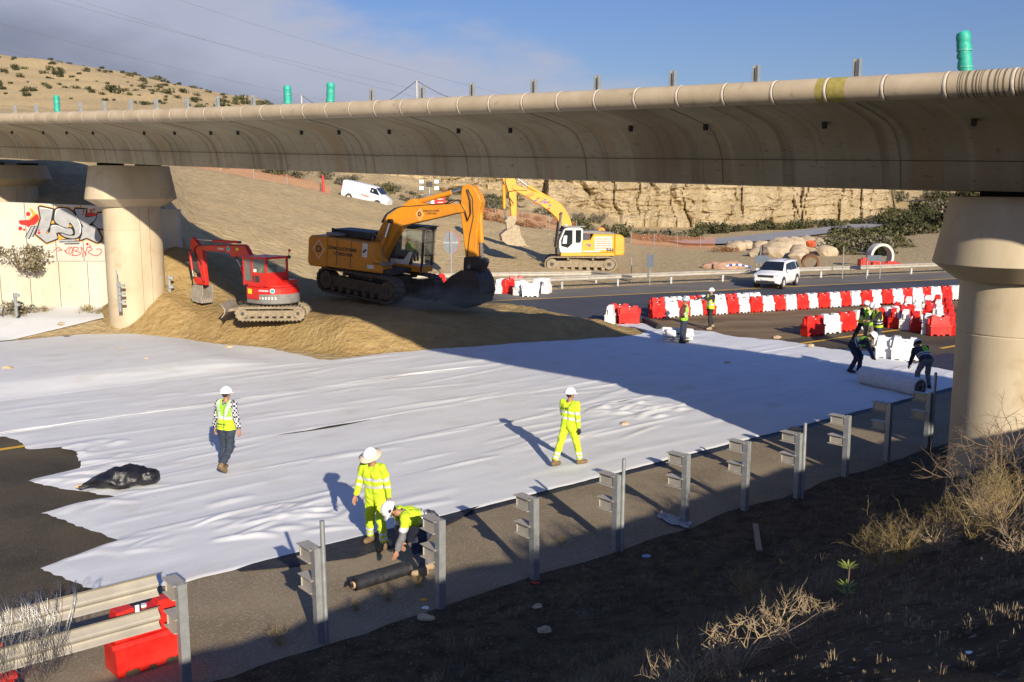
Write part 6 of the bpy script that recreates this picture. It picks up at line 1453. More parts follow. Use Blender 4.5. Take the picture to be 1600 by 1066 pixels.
# ---------------------------------------------------------------- cars
mat('car_white', (.74, .74, .73), (.60, .56, .48), nscale=1.2, rough=.28, ramp=(.55, .85)); mat('car_glass', (.012, .016, .022), rough=.05, spec=.9); mat('car_trim', (.03, .03, .032), rough=.6); mat('wheel_dusty', (.26, .23, .18), (.36, .32, .26), nscale=9, rough=.7); mat('lamp_glass', (.6, .6, .6), rough=.1)
mat('tail_red', (.4, .01, .01), rough=.3)
def vehicle(root, st, glass, wheels, R_=.35, ww=.22, body='car_white'):
    # st: (x, z_bottom, z_mid, z_belt, z_roof, half width, half width at roof)
    mb = MB(); rings = []
    for x, zb, zm, zt, zr, w_, wr_ in st:
        half = [(0, zb), (w_ * .9, zb), (w_, zb + .14), (w_ * 1.0, zm), (w_ * .97, zt), (wr_, zr - .05), (wr_ * .85, zr), (0, zr + .03)]
        rings.append([(x, y, z) for y, z in half] + [(x, -y, z) for y, z in half[-2:0:-1]])
    n = len(rings[0]); vs = [p for r in rings for p in r]; fb = []; fg = []
    for i in range(len(rings) - 1):
        for k in range(n):
            f = (i * n + k, i * n + (k + 1) % n, (i + 1) * n + (k + 1) % n, (i + 1) * n + k)
            fb.append(f)
    fb += [tuple(range(n))[::-1], tuple(range((len(rings) - 1) * n, len(rings) * n))]
    _, fs = mb.add(vs, fb, body, True); mb.build('body', root).data.set_sharp_from_angle(angle=R(32))
    for quad in glass:     # each pane lies on the skin, 6 mm proud
        q = [Vector(p) for p in quad]; nrm = (q[1] - q[0]).cross(q[2] - q[0]).normalized()
        c = sum(q, Vector()) / len(q)
        if nrm.dot(c - Vector((c.x * .3, 0, .9))) < 0: nrm = -nrm
        mb = MB(); mb.poly([p + nrm * .012 for p in q], 'car_glass'); mb.build('window', root)
    for x, y in wheels:
        w_ = bpy.data.objects.new('wheel', None); COL.objects.link(w_); w_.parent = root; s = 1 if y > 0 else -1
        mb = MB(); mb.tube([(x, y - ww / 2, R_), (x, y - ww / 2 + .03, R_), (x, y + ww / 2 - .03, R_), (x, y + ww / 2, R_)], [R_ * .93, R_, R_, R_ * .93], 'dark_rubber', 24); mb.build('tyre', w_)
        mb = MB(); mb.tube([(x, y + s * ww * .5, R_), (x, y + s * (ww * .5 + .012), R_)], R_ * .62, 'wheel_dusty', 20)
        for a in range(5): an = a * 1.257; mb.box((x + R_ * .3 * math.cos(an), y + s * (ww * .5 + .016), R_ + R_ * .3 * math.sin(an)), (R_ * .55, .01, .05), 'car_white', Matrix.Rotation(-an, 3, 'Y'))
        mb.build('rim', w_)
        mb = MB(); mb.tube([(x, s * (abs(y) + ww * .5 - .05), R_ + .02), (x, s * (abs(y) + ww * .5 - .01), R_ + .02)], R_ * 1.17, 'car_trim', 24); mb.build('wheel_arch', root)
suv = empty('parked_car', 'dusty white off-road car with dark windows standing on the far road by the guardrail', 'car', G(1213, 447.5, .02), R(237))
W = .90
vehicle(suv, [(-2.12, .45, .75, .95, 1.0, .78, .60), (-2.08, .35, .75, 1.05, 1.50, .84, .62), (-1.85, .30, .75, 1.06, 1.64, .89, .66), (-.6, .28, .75, 1.04, 1.68, W, .68), (.25, .28, .75, 1.03, 1.62, W, .66), (.62, .28, .75, 1.02, 1.42, W, .69), (1.05, .28, .75, 1.00, 1.08, W, .78), (1.75, .30, .74, .92, .99, .88, .74), (2.02, .36, .70, .84, .90, .82, .66), (2.14, .42, .62, .76, .80, .70, .56)],
    [[(-1.32, .86, 1.10), (-.42, .87, 1.08), (-.42, .715, 1.56), (-1.25, .70, 1.56)], [(-.34, .87, 1.08), (.86, .885, 1.06), (.36, .71, 1.50), (-.34, .715, 1.56)], [(-1.88, .85, 1.18), (-1.42, .86, 1.12), (-1.42, .70, 1.54), (-1.75, .70, 1.52)],
     [(-1.32, -.86, 1.10), (-.42, -.87, 1.08), (-.42, -.715, 1.56), (-1.25, -.70, 1.56)], [(-.34, -.87, 1.08), (.86, -.885, 1.06), (.36, -.71, 1.50), (-.34, -.715, 1.56)],
     [(.40, .60, 1.60), (.40, -.60, 1.60), (1.08, -.74, 1.09), (1.08, .74, 1.09)], [(-2.09, .58, 1.45), (-2.09, -.58, 1.45), (-2.125, -.62, 1.05), (-2.125, .62, 1.05)]],
    [(1.32, .80), (1.32, -.80), (-1.36, .80), (-1.36, -.80)])
mb = MB(); mb.box((2.10, 0, .80), (.10, 1.0, .15), 'car_trim', bevel=.02); mb.build('grille', suv)
mb = MB(); mb.box((2.12, 0, .44), (.12, 1.15, .16), 'car_trim', bevel=.02); mb.build('bumper_intake', suv)
for s in (-1, 1):
    mb = MB(); mb.box((2.02, s * .62, .82), (.16, .30, .14), 'lamp_glass', bevel=.02); mb.build('headlight', suv)
    mb = MB(); mb.box((.78, s * 1.0, 1.10), (.14, .20, .14), 'car_white', bevel=.04); mb.build('wing_mirror', suv)
    mb = MB(); mb.tube([(-1.7, s * .60, 1.66), (-1.6, s * .60, 1.73), (.1, s * .60, 1.74), (.2, s * .60, 1.67)], .022, 'machine_grey', 6); mb.build('roof_rail', suv)
    mb = MB(); mb.box((-2.1, s * .74, .95), (.06, .14, .3), 'tail_red', bevel=.02); mb.build('tail_light', suv)
mb = MB(); mb.box((2.19, 0, .60), (.02, .48, .10), 'white_paint'); mb.build('number_plate', suv)
vp_ = D(571, 316, 97); vz = land(vp_.x, 97)
van = empty('parked_van', 'white panel van parked nose down on the ramp above the orange excavator', 'van', (vp_.x, 97, vp_.z - .15)); van.rotation_euler = (0, R(12.5), R(-14))
vehicle(van, [(-2.35, .5, .9, 1.2, 1.75, .80, .76), (-2.3, .35, .9, 1.25, 1.82, .87, .80), (-1.9, .3, .9, 1.25, 1.86, .9, .80), (.6, .3, .9, 1.22, 1.86, .9, .79), (1.0, .3, .9, 1.20, 1.78, .9, .76), (1.7, .3, .88, 1.10, 1.25, .88, .74), (2.2, .34, .8, .95, 1.02, .84, .70), (2.42, .42, .65, .8, .84, .74, .6)],
    [[(.55, -.87, 1.24), (1.62, -.88, 1.15), (1.15, -.77, 1.68), (.6, -.80, 1.72)], [(.55, .87, 1.24), (1.62, .88, 1.15), (1.15, .77, 1.68), (.6, .80, 1.72)], [(1.05, .68, 1.76), (1.05, -.68, 1.76), (1.70, -.72, 1.28), (1.70, .72, 1.28)]],
    [(1.5, .80), (1.5, -.80), (-1.45, .80), (-1.45, -.80)], R_=.32)
mb = MB()
for i in range(5): mb.box((-1.9 + i * .45, -.895, 1.25), (.02, .02, .7), 'roll_white')
mb.build('side_panel', van); mb = MB(); mb.box((-2.36, -.80, 1.1), (.06, .12, .5), 'tail_red'); mb.build('tail_light', van)
text_mesh('lettering', 'Rafael', .34, 'tail_red', Matrix.Translation((.2, -.915, .85)) @ Matrix.Rotation(math.pi / 2, 4, 'X'), van, bold=.005)
# van roofs and tarps seen under the far left of the deck
mat('pale_tarp', (.62, .66, .70), (.72, .74, .76), nscale=.8, rough=.7, bump=.6, bscale=1.5, bdist=.1)
for px, py, d, l, lab in [(318, 266, 104, 3.6, 'long low white tarpaulin heap on the ridge left of the panel van'), (352, 272, 102, 1.4, 'small white heap beside the tarpaulin on the ridge')]:
    c = D(px, py, d); o = link_mesh('tarpaulin', rock_mesh(l / 2, (1, .5, .26), px, 'pale_tarp', 3)); o.location = (c.x, d, land(c.x, d) + .2); tag(o, lab, 'tarpaulin')
# mobile light tower
lp = D(671, 322, 95); lt = empty('light_tower', 'mobile floodlight mast with four lamps and a red panel behind the orange boom', 'light tower', (lp.x, 95, land(lp.x, 95)))
tz = D(671, 285, 95).z - lt.location.z; mb = MB(); mb.cyl((0, 0, .8), (0, 0, tz - .5), .10, 'galvanised', 10); mb.cyl((0, 0, .8), (0, 0, tz * .6), .16, 'galvanised', 10); mb.build('mast', lt)
mb = MB(); mb.box((0, 0, .95), (1.7, 1.1, .8), 'machine_grey', bevel=.05); mb.ball((0, 0, 1.3), .75, 'machine_grey', 16, 8, (1, .7, .6), 0); mb.build('generator', lt)
mb = MB(); mb.box((1.0, -.65, 1.1), (1.1, .04, .85), 'sign_red'); mb.box((.35, -.66, 1.1), (.32, .05, .85), 'white_paint'); mb.box((1.0, -.68, 1.25), (.7, .01, .06), 'white_paint'); mb.box((1.1, -.68, .95), (.5, .01, .06), 'white_paint'); mb.build('panel', lt)
for sx in (-1, 1):
    for sz in (0, 1): mb = MB(); mb.box((sx * .72, -.05, tz - .55 + sz * .62), (.52, .16, .42), 'machine_dark', bevel=.02); mb.box((sx * .72, -.14, tz - .55 + sz * .62), (.44, .02, .34), 'white_paint'); mb.build('floodlight', lt)
mb = MB(); mb.box((0, 0, tz - .2), (.6, .2, .5), 'machine_dark', bevel=.03); mb.box((0, 0, tz - .25), (1.3, .06, .06), 'machine_dark'); mb.build('lamp_bracket', lt)
# concrete ring, red machine parts, rusty ring, rubble
def ring(name, c, rz, r, t, wd, m, lab, cat, tilt=0):
    mb = MB(); n = 36; vs = []; fs = []
    for k in range(n):
        a = 2 * math.pi * k / n
        for rr_, y in ((r, -wd / 2), (r, wd / 2), (r - t, wd / 2), (r - t, -wd / 2)): vs.append((rr_ * math.cos(a), y, r + rr_ * math.sin(a)))
    for k in range(n):
        for q in range(4): fs.append((4 * k + q, 4 * ((k + 1) % n) + q, 4 * ((k + 1) % n) + (q + 1) % 4, 4 * k + (q + 1) % 4))
    mb.add(vs, fs, m, True); o = mb.build(name, None, lab, cat); o.location = c; o.rotation_euler = (tilt, 0, rz); o.data.set_sharp_from_angle(angle=R(40)); return o
mat('rust', (.13, .055, .025), (.22, .10, .045), nscale=5, rough=.9); mat('pale_concrete', (.50, .48, .43), (.60, .57, .5), nscale=3, rough=.9)
p = G(1374, 419); ring('concrete_ring', (p.x, p.y, -.1), R(12), 1.02, .2, .7, 'pale_concrete', 'pale concrete pipe ring standing upright behind the wide low sign', 'pipe ring')
p = G(1265, 421); ring('rusty_ring', (p.x, p.y, -.1), R(-10), .66, .16, .5, 'rust', 'rusty steel ring leaning by the boulders, right of the white car', 'steel ring', .25)
p = G(1268, 413); mat('orange_tarp', (.62, .10, .02), (.45, .06, .02), nscale=3, rough=.7, bump=1, bscale=4, bdist=.08); o = link_mesh('orange_sack', rock_mesh(.40, (.9, .6, .75), 31, 'orange_tarp', 3)); o.location = (p.x, p.y + .5, 1.62); tag(o, 'crumpled bright orange sack perched on top of the rusty ring', 'sack')
for px, w_, hh, lab in [(1351, .9, .7, 'red steel formwork block, left of the concrete ring'), (1368, 1.0, .5, 'low red steel block in front of the concrete ring'), (1392, 1.3, .42, 'long low red steel beam right of the concrete ring')]:
    p = G(px, 420); mb = MB(); mb.box((p.x, p.y, hh / 2 + .05), (w_, .8, hh), 'barrier_red', bevel=.03)
    for k in range(3): mb.box((p.x - w_ / 3 + k * w_ / 3, p.y - .41, hh / 2 + .05), (.06, .05, hh), 'rust')
    mb.box((p.x, p.y, hh + .1), (w_ * .5, .3, .12), 'barrier_red', bevel=.02); mb.build('steel_block', None, lab, 'steel block', 'red steel parts by the concrete ring')
mat('rubble', (.34, .19, .12), (.46, .30, .2), nscale=3, rough=.95, bump=.5, bscale=6)
for px, py, r, lab in [(1113, 419, .62, 'dark reddish rubble heap left of the striped tube'), (1136, 420, .85, 'reddish concrete chunk under the striped tube'), (1150, 420, .5, 'small reddish chunk right of the striped tube')]:
    p = G(px, py); o = link_mesh('rubble_chunk', rock_mesh(r, (1.3, .8, .6), px, 'rubble')); o.location = (p.x, p.y, .15); tag(o, lab, 'rubble')
a = G(1134, 416, .8) ; mb = MB()
for k in range(8): mb.cyl(a + Vector((k * .22, 0, .10 * math.sin(k * .5))), a + Vector(((k + 1) * .22, 0, .10 * math.sin((k + 1) * .5))), .07, 'decal_blue' if k % 2 else 'white_paint', 10)
mb.build('striped_tube', None, 'blue and white striped tube lying on the rubble', 'tube')
# plastic litter and plank near the guard posts
mat('film', (.42, .41, .40), (.55, .53, .50), nscale=6, rough=.35, bump=1, bscale=9, bdist=.05, alpha=.9)
vs = []; fs = []; c0 = G(1030, 808); c1 = G(1078, 826)
for i in range(33):
    for j in range(9):
        q = i / 32; c = c0.lerp(c1, q); k = .10 + .10 * math.sin(q * 3.1) + .05 * mnoise.noise(Vector((q * 6, 0, 0))); y = (j / 8 - .5) * 2 * k
        x_ = c.x + y * .5 + .05 * mnoise.noise(Vector((q * 5, j * .6, 2))); y_ = c.y + y
        vs.append((x_, y_, land(x_, y_) + .05 + .11 * abs(mnoise.noise(Vector((q * 9, j * .8, 4)))) * 1.6 * math.sin(math.pi * (j + .5) / 9)))
for i in range(32):
    for j in range(8): k = i * 9 + j; fs.append((k, k + 9, k + 10, k + 1))
tag(pydata('plastic_litter', vs, fs, 'film'), 'torn translucent plastic sheet crumpled at the foot of two guard posts', 'litter')
mat('wood_pale', (.26, .20, .13), (.34, .27, .18), nscale=6, rough=.9, stretch=(8, 1, 1))
def ground_pt(px, py):
    d = ray(px, py); t = 2.0
    while t < 40:
        p = Vector((0, 0, H)) + d * t
        if p.z <= land(p.x, p.y): return Vector((p.x, p.y, land(p.x, p.y)))
        t += .05
    return G(px, py)
a = ground_pt(1186, 868); b = ground_pt(1180, 825); mb = MB(); dd = (b - a); mb.box((a + b) / 2 + Vector((0, 0, .07)), (dd.length, .10, .03), 'wood_pale', dd.to_track_quat('X', 'Z').to_matrix(), .003); mb.build('plank', None, 'short pale wooden plank lying on the shaded bank', 'plank')
# overhead line
mat('pole_pale', (.45, .42, .38), (.55, .52, .47), nscale=3, rough=.8); mat('cable', (.05, .055, .07), rough=.7)
def pole(px, ytop, d, lab):
    t = D(px, ytop, d); zb = land(t.x, d) - .5; mb = MB(); mb.cyl((t.x, d, zb), (t.x, d, t.z), .22, 'pole_pale', 8, .13); mb.build('utility_pole', None, lab, 'pole'); return t
t1 = pole(471, 149, 190, 'slender pale power pole rising between the two green wrapped posts'); t2 = pole(651, 126, 170, 'slender pale power pole with wires splaying from its top')
def cable(a, b, sag, lab, r=.05, nm='cable'):
    mb = MB(); mb.tube([Vector(a).lerp(Vector(b), i / 24) - Vector((0, 0, sag * 4 * (i / 24) * (1 - i / 24))) for i in range(25)], r, 'cable', 5); mb.build(nm, None, lab, 'cable')
cable(t2, D(585, 168, 200), .4, 'dark wire running down left from the right power pole', .05); cable(t2, D(720, 158, 200), .4, 'dark wire running down right from the right power pole', .05); cable(t1, D(520, 172, 190), .4, 'dark wire running down right from the left power pole', .05)
for i, (a, b) in enumerate([((-60, -40), (900, 190)), ((60, -20), (840, 195)), ((-60, 20), (700, 190)), ((-60, 60), (560, 180)), ((250, -10), (960, 185))]):
    cable(D(*a, 150), D(*b, 175), 1.2, ['uppermost of the faint sagging overhead wires in the cloudy sky', 'second faint overhead wire from the top', 'third faint overhead wire from the top', 'lowest faint overhead wire on the left', 'faint overhead wire reaching farthest right'][i], .012)
# orange net fences and marker
mat('orange_net', (.46, .17, .08), (.38, .16, .09), nscale=2, rough=.9, alpha=.32)
def net(pts, h, lab):
    o = empty('net_fence', lab, 'fence', (0, 0, 0)); vs = []; fs = []
    for i, (px, d) in enumerate(pts):
        x = (px - 800) / FPX * d * 1.0; z = land(x, d); hh = h * (1 + .25 * mnoise.noise(Vector((i * 1.3, 0, 0)))); vs += [(x, d, z - .1), (x, d, z + hh)]
        if i: fs.append((2 * i - 2, 2 * i, 2 * i + 1, 2 * i - 1))
        if i % 3 == 0: mb = MB(); mb.cyl((x, d - .05, z - .1), (x, d - .05, z + h * 1.1), .03, 'galvanised', 6); mb.build('fence_post', o)
    pydata('net', vs, fs, 'orange_net', o, smooth=False)
net([(300 + i * 17, 87 + i * .35) for i in range(14)], .8, 'long drooping orange net fence along the ridge under the deck')
net([(985 + i * 12, 101 + .1 * i) for i in range(12)], 1.2, 'bright orange net fence at the cliff foot near the boulders')
net([(690 + i * 14, 106) for i in range(16)], 1.3, 'faded orange net fence behind the two excavator arms')
p = D(505, 296, 90); mb = MB(); mb.cyl((p.x, 90, land(p.x, 90)), (p.x, 90, land(p.x, 90) + 1.5), .14, 'sign_red', 8, .09); mb.build('marker_cone', None, 'slim red marker standing on the ridge left of the van', 'marker')
# ---------------------------------------------------------------- plants, stones, gravel
def foliage(name, c1, c2, c3):
    mat(name, c1, c2, nscale=1.7, rough=.95, spec=.1, col3=c3, n3scale=.9, ramp3=(.5, .68), ramp=(.4, .6))
foliage('leaf_olive', (.055, .06, .025), (.11, .105, .05), (.16, .14, .075)); foliage('leaf_grey', (.10, .098, .065), (.18, .16, .105), (.24, .20, .13)); foliage('leaf_dark', (.03, .036, .018), (.065, .065, .03), (.09, .085, .045))
foliage('leaf_rust', (.22, .10, .045), (.30, .155, .075), (.32, .2, .1)); foliage('leaf_straw', (.26, .20, .09), (.36, .29, .14), (.42, .34, .19))
mat('twig', (.13, .09, .055), (.22, .16, .10), nscale=8, rough=.95); mat('twig_pale', (.34, .25, .14), (.46, .36, .22), nscale=8, rough=.95); mat('twig_green', (.26, .19, .07), (.38, .29, .12), nscale=5, rough=.95)
def bush_mesh(seed, n, leaf, m, flat=.62, clumps=9):
    r = random.Random(seed); vs = []; fs = []; cl = []
    for i in range(clumps):
        a = r.uniform(0, 6.28); d = r.random() ** .6 * .72; cl.append((math.cos(a) * d, math.sin(a) * d, r.uniform(.18, .75) * flat * (1.1 - d * .5), r.uniform(.22, .42)))
    for i in range(n):
        cx_, cy_, cz_, cr = r.choice(cl); u = Vector((r.gauss(0, 1), r.gauss(0, 1), r.gauss(0, 1))); u.normalize(); rad = cr * (r.random() ** .4)
        p = Vector((cx_, cy_, cz_)) + Vector((u.x, u.y, u.z * .75)) * rad
        if p.z < -.02: p.z = abs(p.z) * .4
        s = leaf * r.uniform(.6, 1.5); a = Vector((r.gauss(0, 1), r.gauss(0, 1), r.gauss(.3, .8))).normalized(); b = a.orthogonal().normalized(); q = Matrix.Rotation(r.uniform(0, 6.28), 3, a) @ b
        k = len(vs); vs += [p - q * s * .5, p + a * s, p + q * s * .5, p - a * s * .7]; fs.append((k, k + 1, k + 2, k + 3))
    me = bpy.data.meshes.new('crown'); me.from_pydata([tuple(v) for v in vs], [], fs); me.materials.append(MATS[m]); return me
def stems_mesh(seed, n=7, m='twig', h=.5):
    r = random.Random(seed); mb = MB()
    for i in range(n):
        a = r.uniform(0, 6.28); o = r.uniform(.1, .5); mb.tube([(0, 0, -.1), (math.cos(a) * o * .5, math.sin(a) * o * .5, h * .5), (math.cos(a) * o * 1.1, math.sin(a) * o * 1.1, h * r.uniform(.7, 1))], [.022, .014, .006], m, 4, cap=False)
    me = bpy.data.meshes.new('stem'); mb.bm.to_mesh(me); mb.bm.free(); me.materials.append(MATS[m]); return me
foliage('leaf_wall', (.13, .115, .065), (.22, .19, .115), (.28, .24, .15))
PR = {}
for k, (m, n, l) in {'o': ('leaf_olive', 620, .07), 'o2': ('leaf_olive', 560, .075), 'g': ('leaf_grey', 520, .07), 'g2': ('leaf_grey', 600, .065), 'd': ('leaf_dark', 600, .075), 'r': ('leaf_rust', 420, .065), 's': ('leaf_straw', 360, .06), 'w': ('leaf_wall', 800, .05), 'h': ('leaf_dark', 150, .13), 'h2': ('leaf_olive', 130, .14)}.items():
    PR[k] = (bush_mesh(hash(k) % 97 if False else sum(map(ord, k)) * 7, n, l, m), stems_mesh(sum(map(ord, k)), m='twig'))
def bush(k, x, y, z, s, lab, group, rnd, sz=None):
    o = empty('shrub', lab, 'shrub', (x, y, z), rnd.uniform(0, 6.28), group); o.scale = (s, s * rnd.uniform(.8, 1.1), (sz or s) * rnd.uniform(.85, 1.15))
    link_mesh('crown', PR[k][0], o); link_mesh('stem', PR[k][1], o); return o
pr = random.Random(21)
# named neighbours by area: (px, distance, size, kind)
AREAS = [
 ('shrub in the dense belt at the foot of the cliff, {c}', 'shrubs at the foot of the cliff', [(880 + i * 13.5 + pr.uniform(-5, 5), 108 + pr.uniform(-3, 8) + i * .4, pr.uniform(1.3, 2.4), pr.choice(['o', 'g', 'o2', 'g2', 'g'])) for i in range(16)]),
 ('shrub on the scree between the cliff and the side road, {c}', 'shrubs above the side road', [(1100 + i * 15 + pr.uniform(-6, 6), 134 + i * 1.5 + pr.uniform(-3, 3), pr.uniform(1.5, 2.8), pr.choice(['d', 'o', 'g', 'o2'])) for i in range(20)]),
 ('shrub in the thicket between the boulders and the side road, {c}', 'thicket right of the boulders', [(1285 + pr.uniform(0, 110), 92 + pr.uniform(0, 34), pr.uniform(1.6, 3.0), pr.choice(['d', 'o', 'g', 'o2', 'o'])) for i in range(24)]),
 ('shrub on the far slope left of the big pier, {c}', 'shrubs on the far right slope', [(1385 + pr.uniform(0, 125), 120 + pr.uniform(0, 95), pr.uniform(2.2, 4.2), pr.choice(['d', 'o', 'g', 'o2', 'd'])) for i in range(46)]),
 ('shrub on the ridge behind the van and light tower, {c}', 'shrubs on the ridge behind the van', [(400 + i * 15 + pr.uniform(-8, 8), 103 + pr.uniform(0, 16), pr.uniform(1.0, 2.2), pr.choice(['g', 'o', 'g2', 'r'])) for i in range(26)]),
 ('shrub on the rocky slope behind the raised yellow boom, {c}', 'shrubs on the middle rocky slope', [(700 + pr.uniform(0, 260), 112 + pr.uniform(0, 22), pr.uniform(.9, 1.9), pr.choice(['g', 'g2', 'o', 'r'])) for i in range(24)]),
 ('shrub perched on top of the cliff, {c}', 'shrubs on the cliff top', [(860 + i * 24 + pr.uniform(-8, 8), 158 + i * 1.2, pr.uniform(1.2, 2.2), pr.choice(['o', 'g'])) for i in range(20)]),
]
CN2 = {'o': 'olive green', 'o2': 'olive green', 'g': 'grey green', 'g2': 'grey green', 'd': 'dark green', 'r': 'rust brown', 's': 'straw coloured'}
for lab, grp, items in AREAS:
    for px, d, s, k in items:
        x = (px - 800) / FPX * d; z = land(x, d) - .1
        if 'on top' in lab: z = 9.8
        bush(k, x, d, z, s, lab.format(c=CN2[k]), grp, pr, s * 1.0)
for px, d, s in [(745, 101, 1.6), (762, 103, 1.8), (784, 102, 1.5), (815, 104, 1.7), (835, 104, 1.4), (1128, 97, 1.4), (1140, 98, 1.1)]:
    x = (px - 800) / FPX * d; bush('r', x, d, land(x, d) - .1, s, 'dry rust brown weed clump at the foot of the slope', 'rust brown weed clumps', pr)
cnt = 0; HS = []
while cnt < 250:
    d = pr.uniform(215, 305); px = pr.uniform(-60, 470); x = (px - 800) / FPX * d; z = land(x, d)
    yy = 290 - (z - H) * FPX / d
    if yy > 185: 
        if pr.random() < .7: continue
    k = pr.choice(['h', 'h', 'h2']); s = pr.uniform(.35, 1.5) * (1.8 if pr.random() < .12 else 1)
    HS.append((s, k, x, d, z)); cnt += 1
HS.sort(reverse=True)
for s, k, x, d, z in HS[:100]:
    o = empty('shrub', 'small dark shrub dotted over the sunlit far hillside at upper left', 'shrub', (x, d, z - .15), pr.uniform(0, 6), 'shrubs dotted over the far hillside'); o.scale = (s, s, s * 1.3); link_mesh('crown', PR[k][0], o)
vs = []; fs = []
for s, k, x, d, z in HS[100:]:
    m_ = PR[k][0]; b0 = len(vs); vs += [(x + v.co.x * s, d + v.co.y * s, z - .1 + v.co.z * s * 1.3) for v in m_.vertices]; fs += [tuple(b0 + i for i in q.vertices) for q in m_.polygons]
tag(pydata('hill_scrub', vs, fs, 'leaf_dark', smooth=False), kind='stuff')
# bushes by the retaining wall
p = D(22, 405, 44.6); bush('w', p.x, 44.9, 2.85, 1.5, 'loose grey green bush sprawling over the ledge of the graffiti wall', None, pr, 1.7)
p = D(48, 415, 44.6); bush('w', p.x, 44.9, 2.5, .9, 'small trailing bush hanging from the wall ledge', None, pr)
for px, d, s, k, lab in [(-5, 43.6, 1.3, 'w', 'dry bush at the left picture edge below the wall'), (30, 44.4, .75, 'g2', 'low dry bush by the short marker post'), (62, 44.5, .6, 's', 'straw coloured weeds at the wall foot, left'), (128, 44.5, .7, 's', 'straw coloured weeds at the wall foot beside the pier'), (148, 44.3, .5, 's', 'small straw weed tuft touching the left pier')]:
    x = (px - 800) / FPX * d; bush(k, x, d, land(x, d), s, lab, None, pr)
# boulders
BO = [(1202, 92, 1.1), (1213, 90, 1.3), (1226, 93, 1.6), (1236, 95, 1.4), (1246, 92, 1.0), (1256, 96, 1.5), (1278, 95, 1.3), (1290, 92, .9), (1219, 97, 1.2), (1183, 91, .8), (1244, 88, .8), (1296, 98, 1.0), (1150, 100, .9), (1165, 103, .8), (1190, 99, 1.0), (1140, 103, .7)]
mat('boulder', (.33, .26, .17), (.50, .41, .29), nscale=.9, rough=.95, bump=.6, bscale=3, bdist=.15, spec=.1)
for i, (px, d, r) in enumerate(BO):
    x = (px - 800) / FPX * d; o = link_mesh('boulder', rock_mesh(r * .9, (1.15, .9, .8), i, 'boulder', 2)); o.location = (x, d, land(x, d) + r * .35); tag(o, 'pale angular boulder tumbled in the heap between the white car and the thicket', 'boulder', 'boulders right of the white car')
def stones(name, pts, m, lab_kind):
    vs = []; fs = []; r = random.Random(5)
    for x, y, z, s in pts:
        k = len(vs); q = Matrix.Rotation(r.uniform(0, 6.28), 3, 'Z') @ Matrix.Rotation(r.uniform(-.4, .4), 3, 'X')
        for a in (-1, 1):
            for b in (-1, 1):
                for c in (-1, 1): vs.append(Vector((x, y, z)) + q @ Vector((a * s * r.uniform(.5, 1), b * s * r.uniform(.4, .9), c * s * r.uniform(.3, .7))))
        fs += [(k + i for i in f) for f in ((0, 1, 3, 2), (4, 6, 7, 5), (0, 4, 5, 1), (2, 3, 7, 6), (0, 2, 6, 4), (1, 5, 7, 3))]
    return tag(pydata(name, vs, [tuple(f) for f in fs], m, smooth=False), kind='stuff')
gr_ = random.Random(8)
mat('gravel', (.20, .18, .14), (.60, .55, .46), nscale=40, rough=.95)
pts = []
while len(pts) < 9000:
    a = gr_.uniform(-7, 17); b = -gr_.random() ** 1.4 * 9 - .3; p = AB(a, b); pts.append((p.x, p.y, land(p.x, p.y) + .022, gr_.choice([.016, .02, .026, .034, .045, .075]) * gr_.uniform(.6, 1.1) * (1 if b < -.7 else .6)))
stones('gravel', pts, 'gravel', 'gravel')
pts = []
while len(pts) < 2600:
    px = gr_.uniform(270, 1400); d = gr_.uniform(50, 104); x = (px - 800) / FPX * d
    if land_far(x, d) < .03: continue
    pts.append((x, d, land(x, d) + .02, gr_.choice([.05, .07, .10, .16]) * gr_.uniform(.6, 1.1)))
stones('slope_stones', pts, 'stone', 'stones')
pts = []
while len(pts) < 2600:
    x = gr_.uniform(-17, 8); y = gr_.uniform(37.5, 52); z = sandz(x, y)
    if z < .03: continue
    pts.append((x, y, z + .01, gr_.choice([.02, .03, .045, .08]) * gr_.uniform(.6, 1.2)))
mat('clod', (.33, .225, .10), (.48, .35, .19), nscale=9, rough=.95)
stones('sand_clods', pts, 'clod', 'clods')
# dry grass: many thin blades
def grass(name, pts, m, h0, bl=6):
    vs = []; fs = []; r = random.Random(9)
    for x, y, z, s in pts:
        for i in range(bl):
            a = r.uniform(0, 6.28); l = h0 * s * r.uniform(.5, 1.2); t = r.uniform(.15, .7); w_ = .0016 + .0008 * s; bx = x + r.uniform(-.05, .05) * s; by = y + r.uniform(-.05, .05) * s; dx, dy = math.cos(a), math.sin(a); k = len(vs)
            vs += [(bx - dy * w_, by + dx * w_, z - .02), (bx + dy * w_, by - dx * w_, z - .02), (bx + dx * l * t * .45 + dy * w_ * .7, by + dy * l * t * .45 - dx * w_ * .7, z + l * .6), (bx + dx * l * t * .45 - dy * w_ * .7, by + dy * l * t * .45 + dx * w_ * .7, z + l * .6), (bx + dx * l * t, by + dy * l * t, z + l * (1 - t * .35))]
            fs += [(k, k + 1, k + 2, k + 3), (k + 3, k + 2, k + 4)]
    return tag(pydata(name, vs, fs, m, smooth=False), kind='stuff')
mat('dry_blade', (.17, .13, .07), (.34, .27, .155), nscale=3, rough=.95)
pts = []
while len(pts) < 5200:
    a = gr_.uniform(-8, 16); s = gr_.random() ** .9 * 7; p = AB(a, -.55 - s)
    den = fbm(p.x * .5, p.y * .5, 12, 3); 
    if den < -.05 + (.28 if s < 3 else -.05) * gr_.random(): continue
    pts.append((p.x, p.y, land(p.x, p.y), gr_.uniform(.4, 1.0) * (1 + .9 * sm(s, 3, 8)) * (.55 if s < .8 else 1)))
while len(pts) < 9800:
    a = gr_.uniform(-7, 8); p = AB(a, -gr_.uniform(6.5, 10.6))
    if p.y < 1.5: continue
    pts.append((p.x, p.y, land(p.x, p.y), gr_.uniform(.12, .34)))
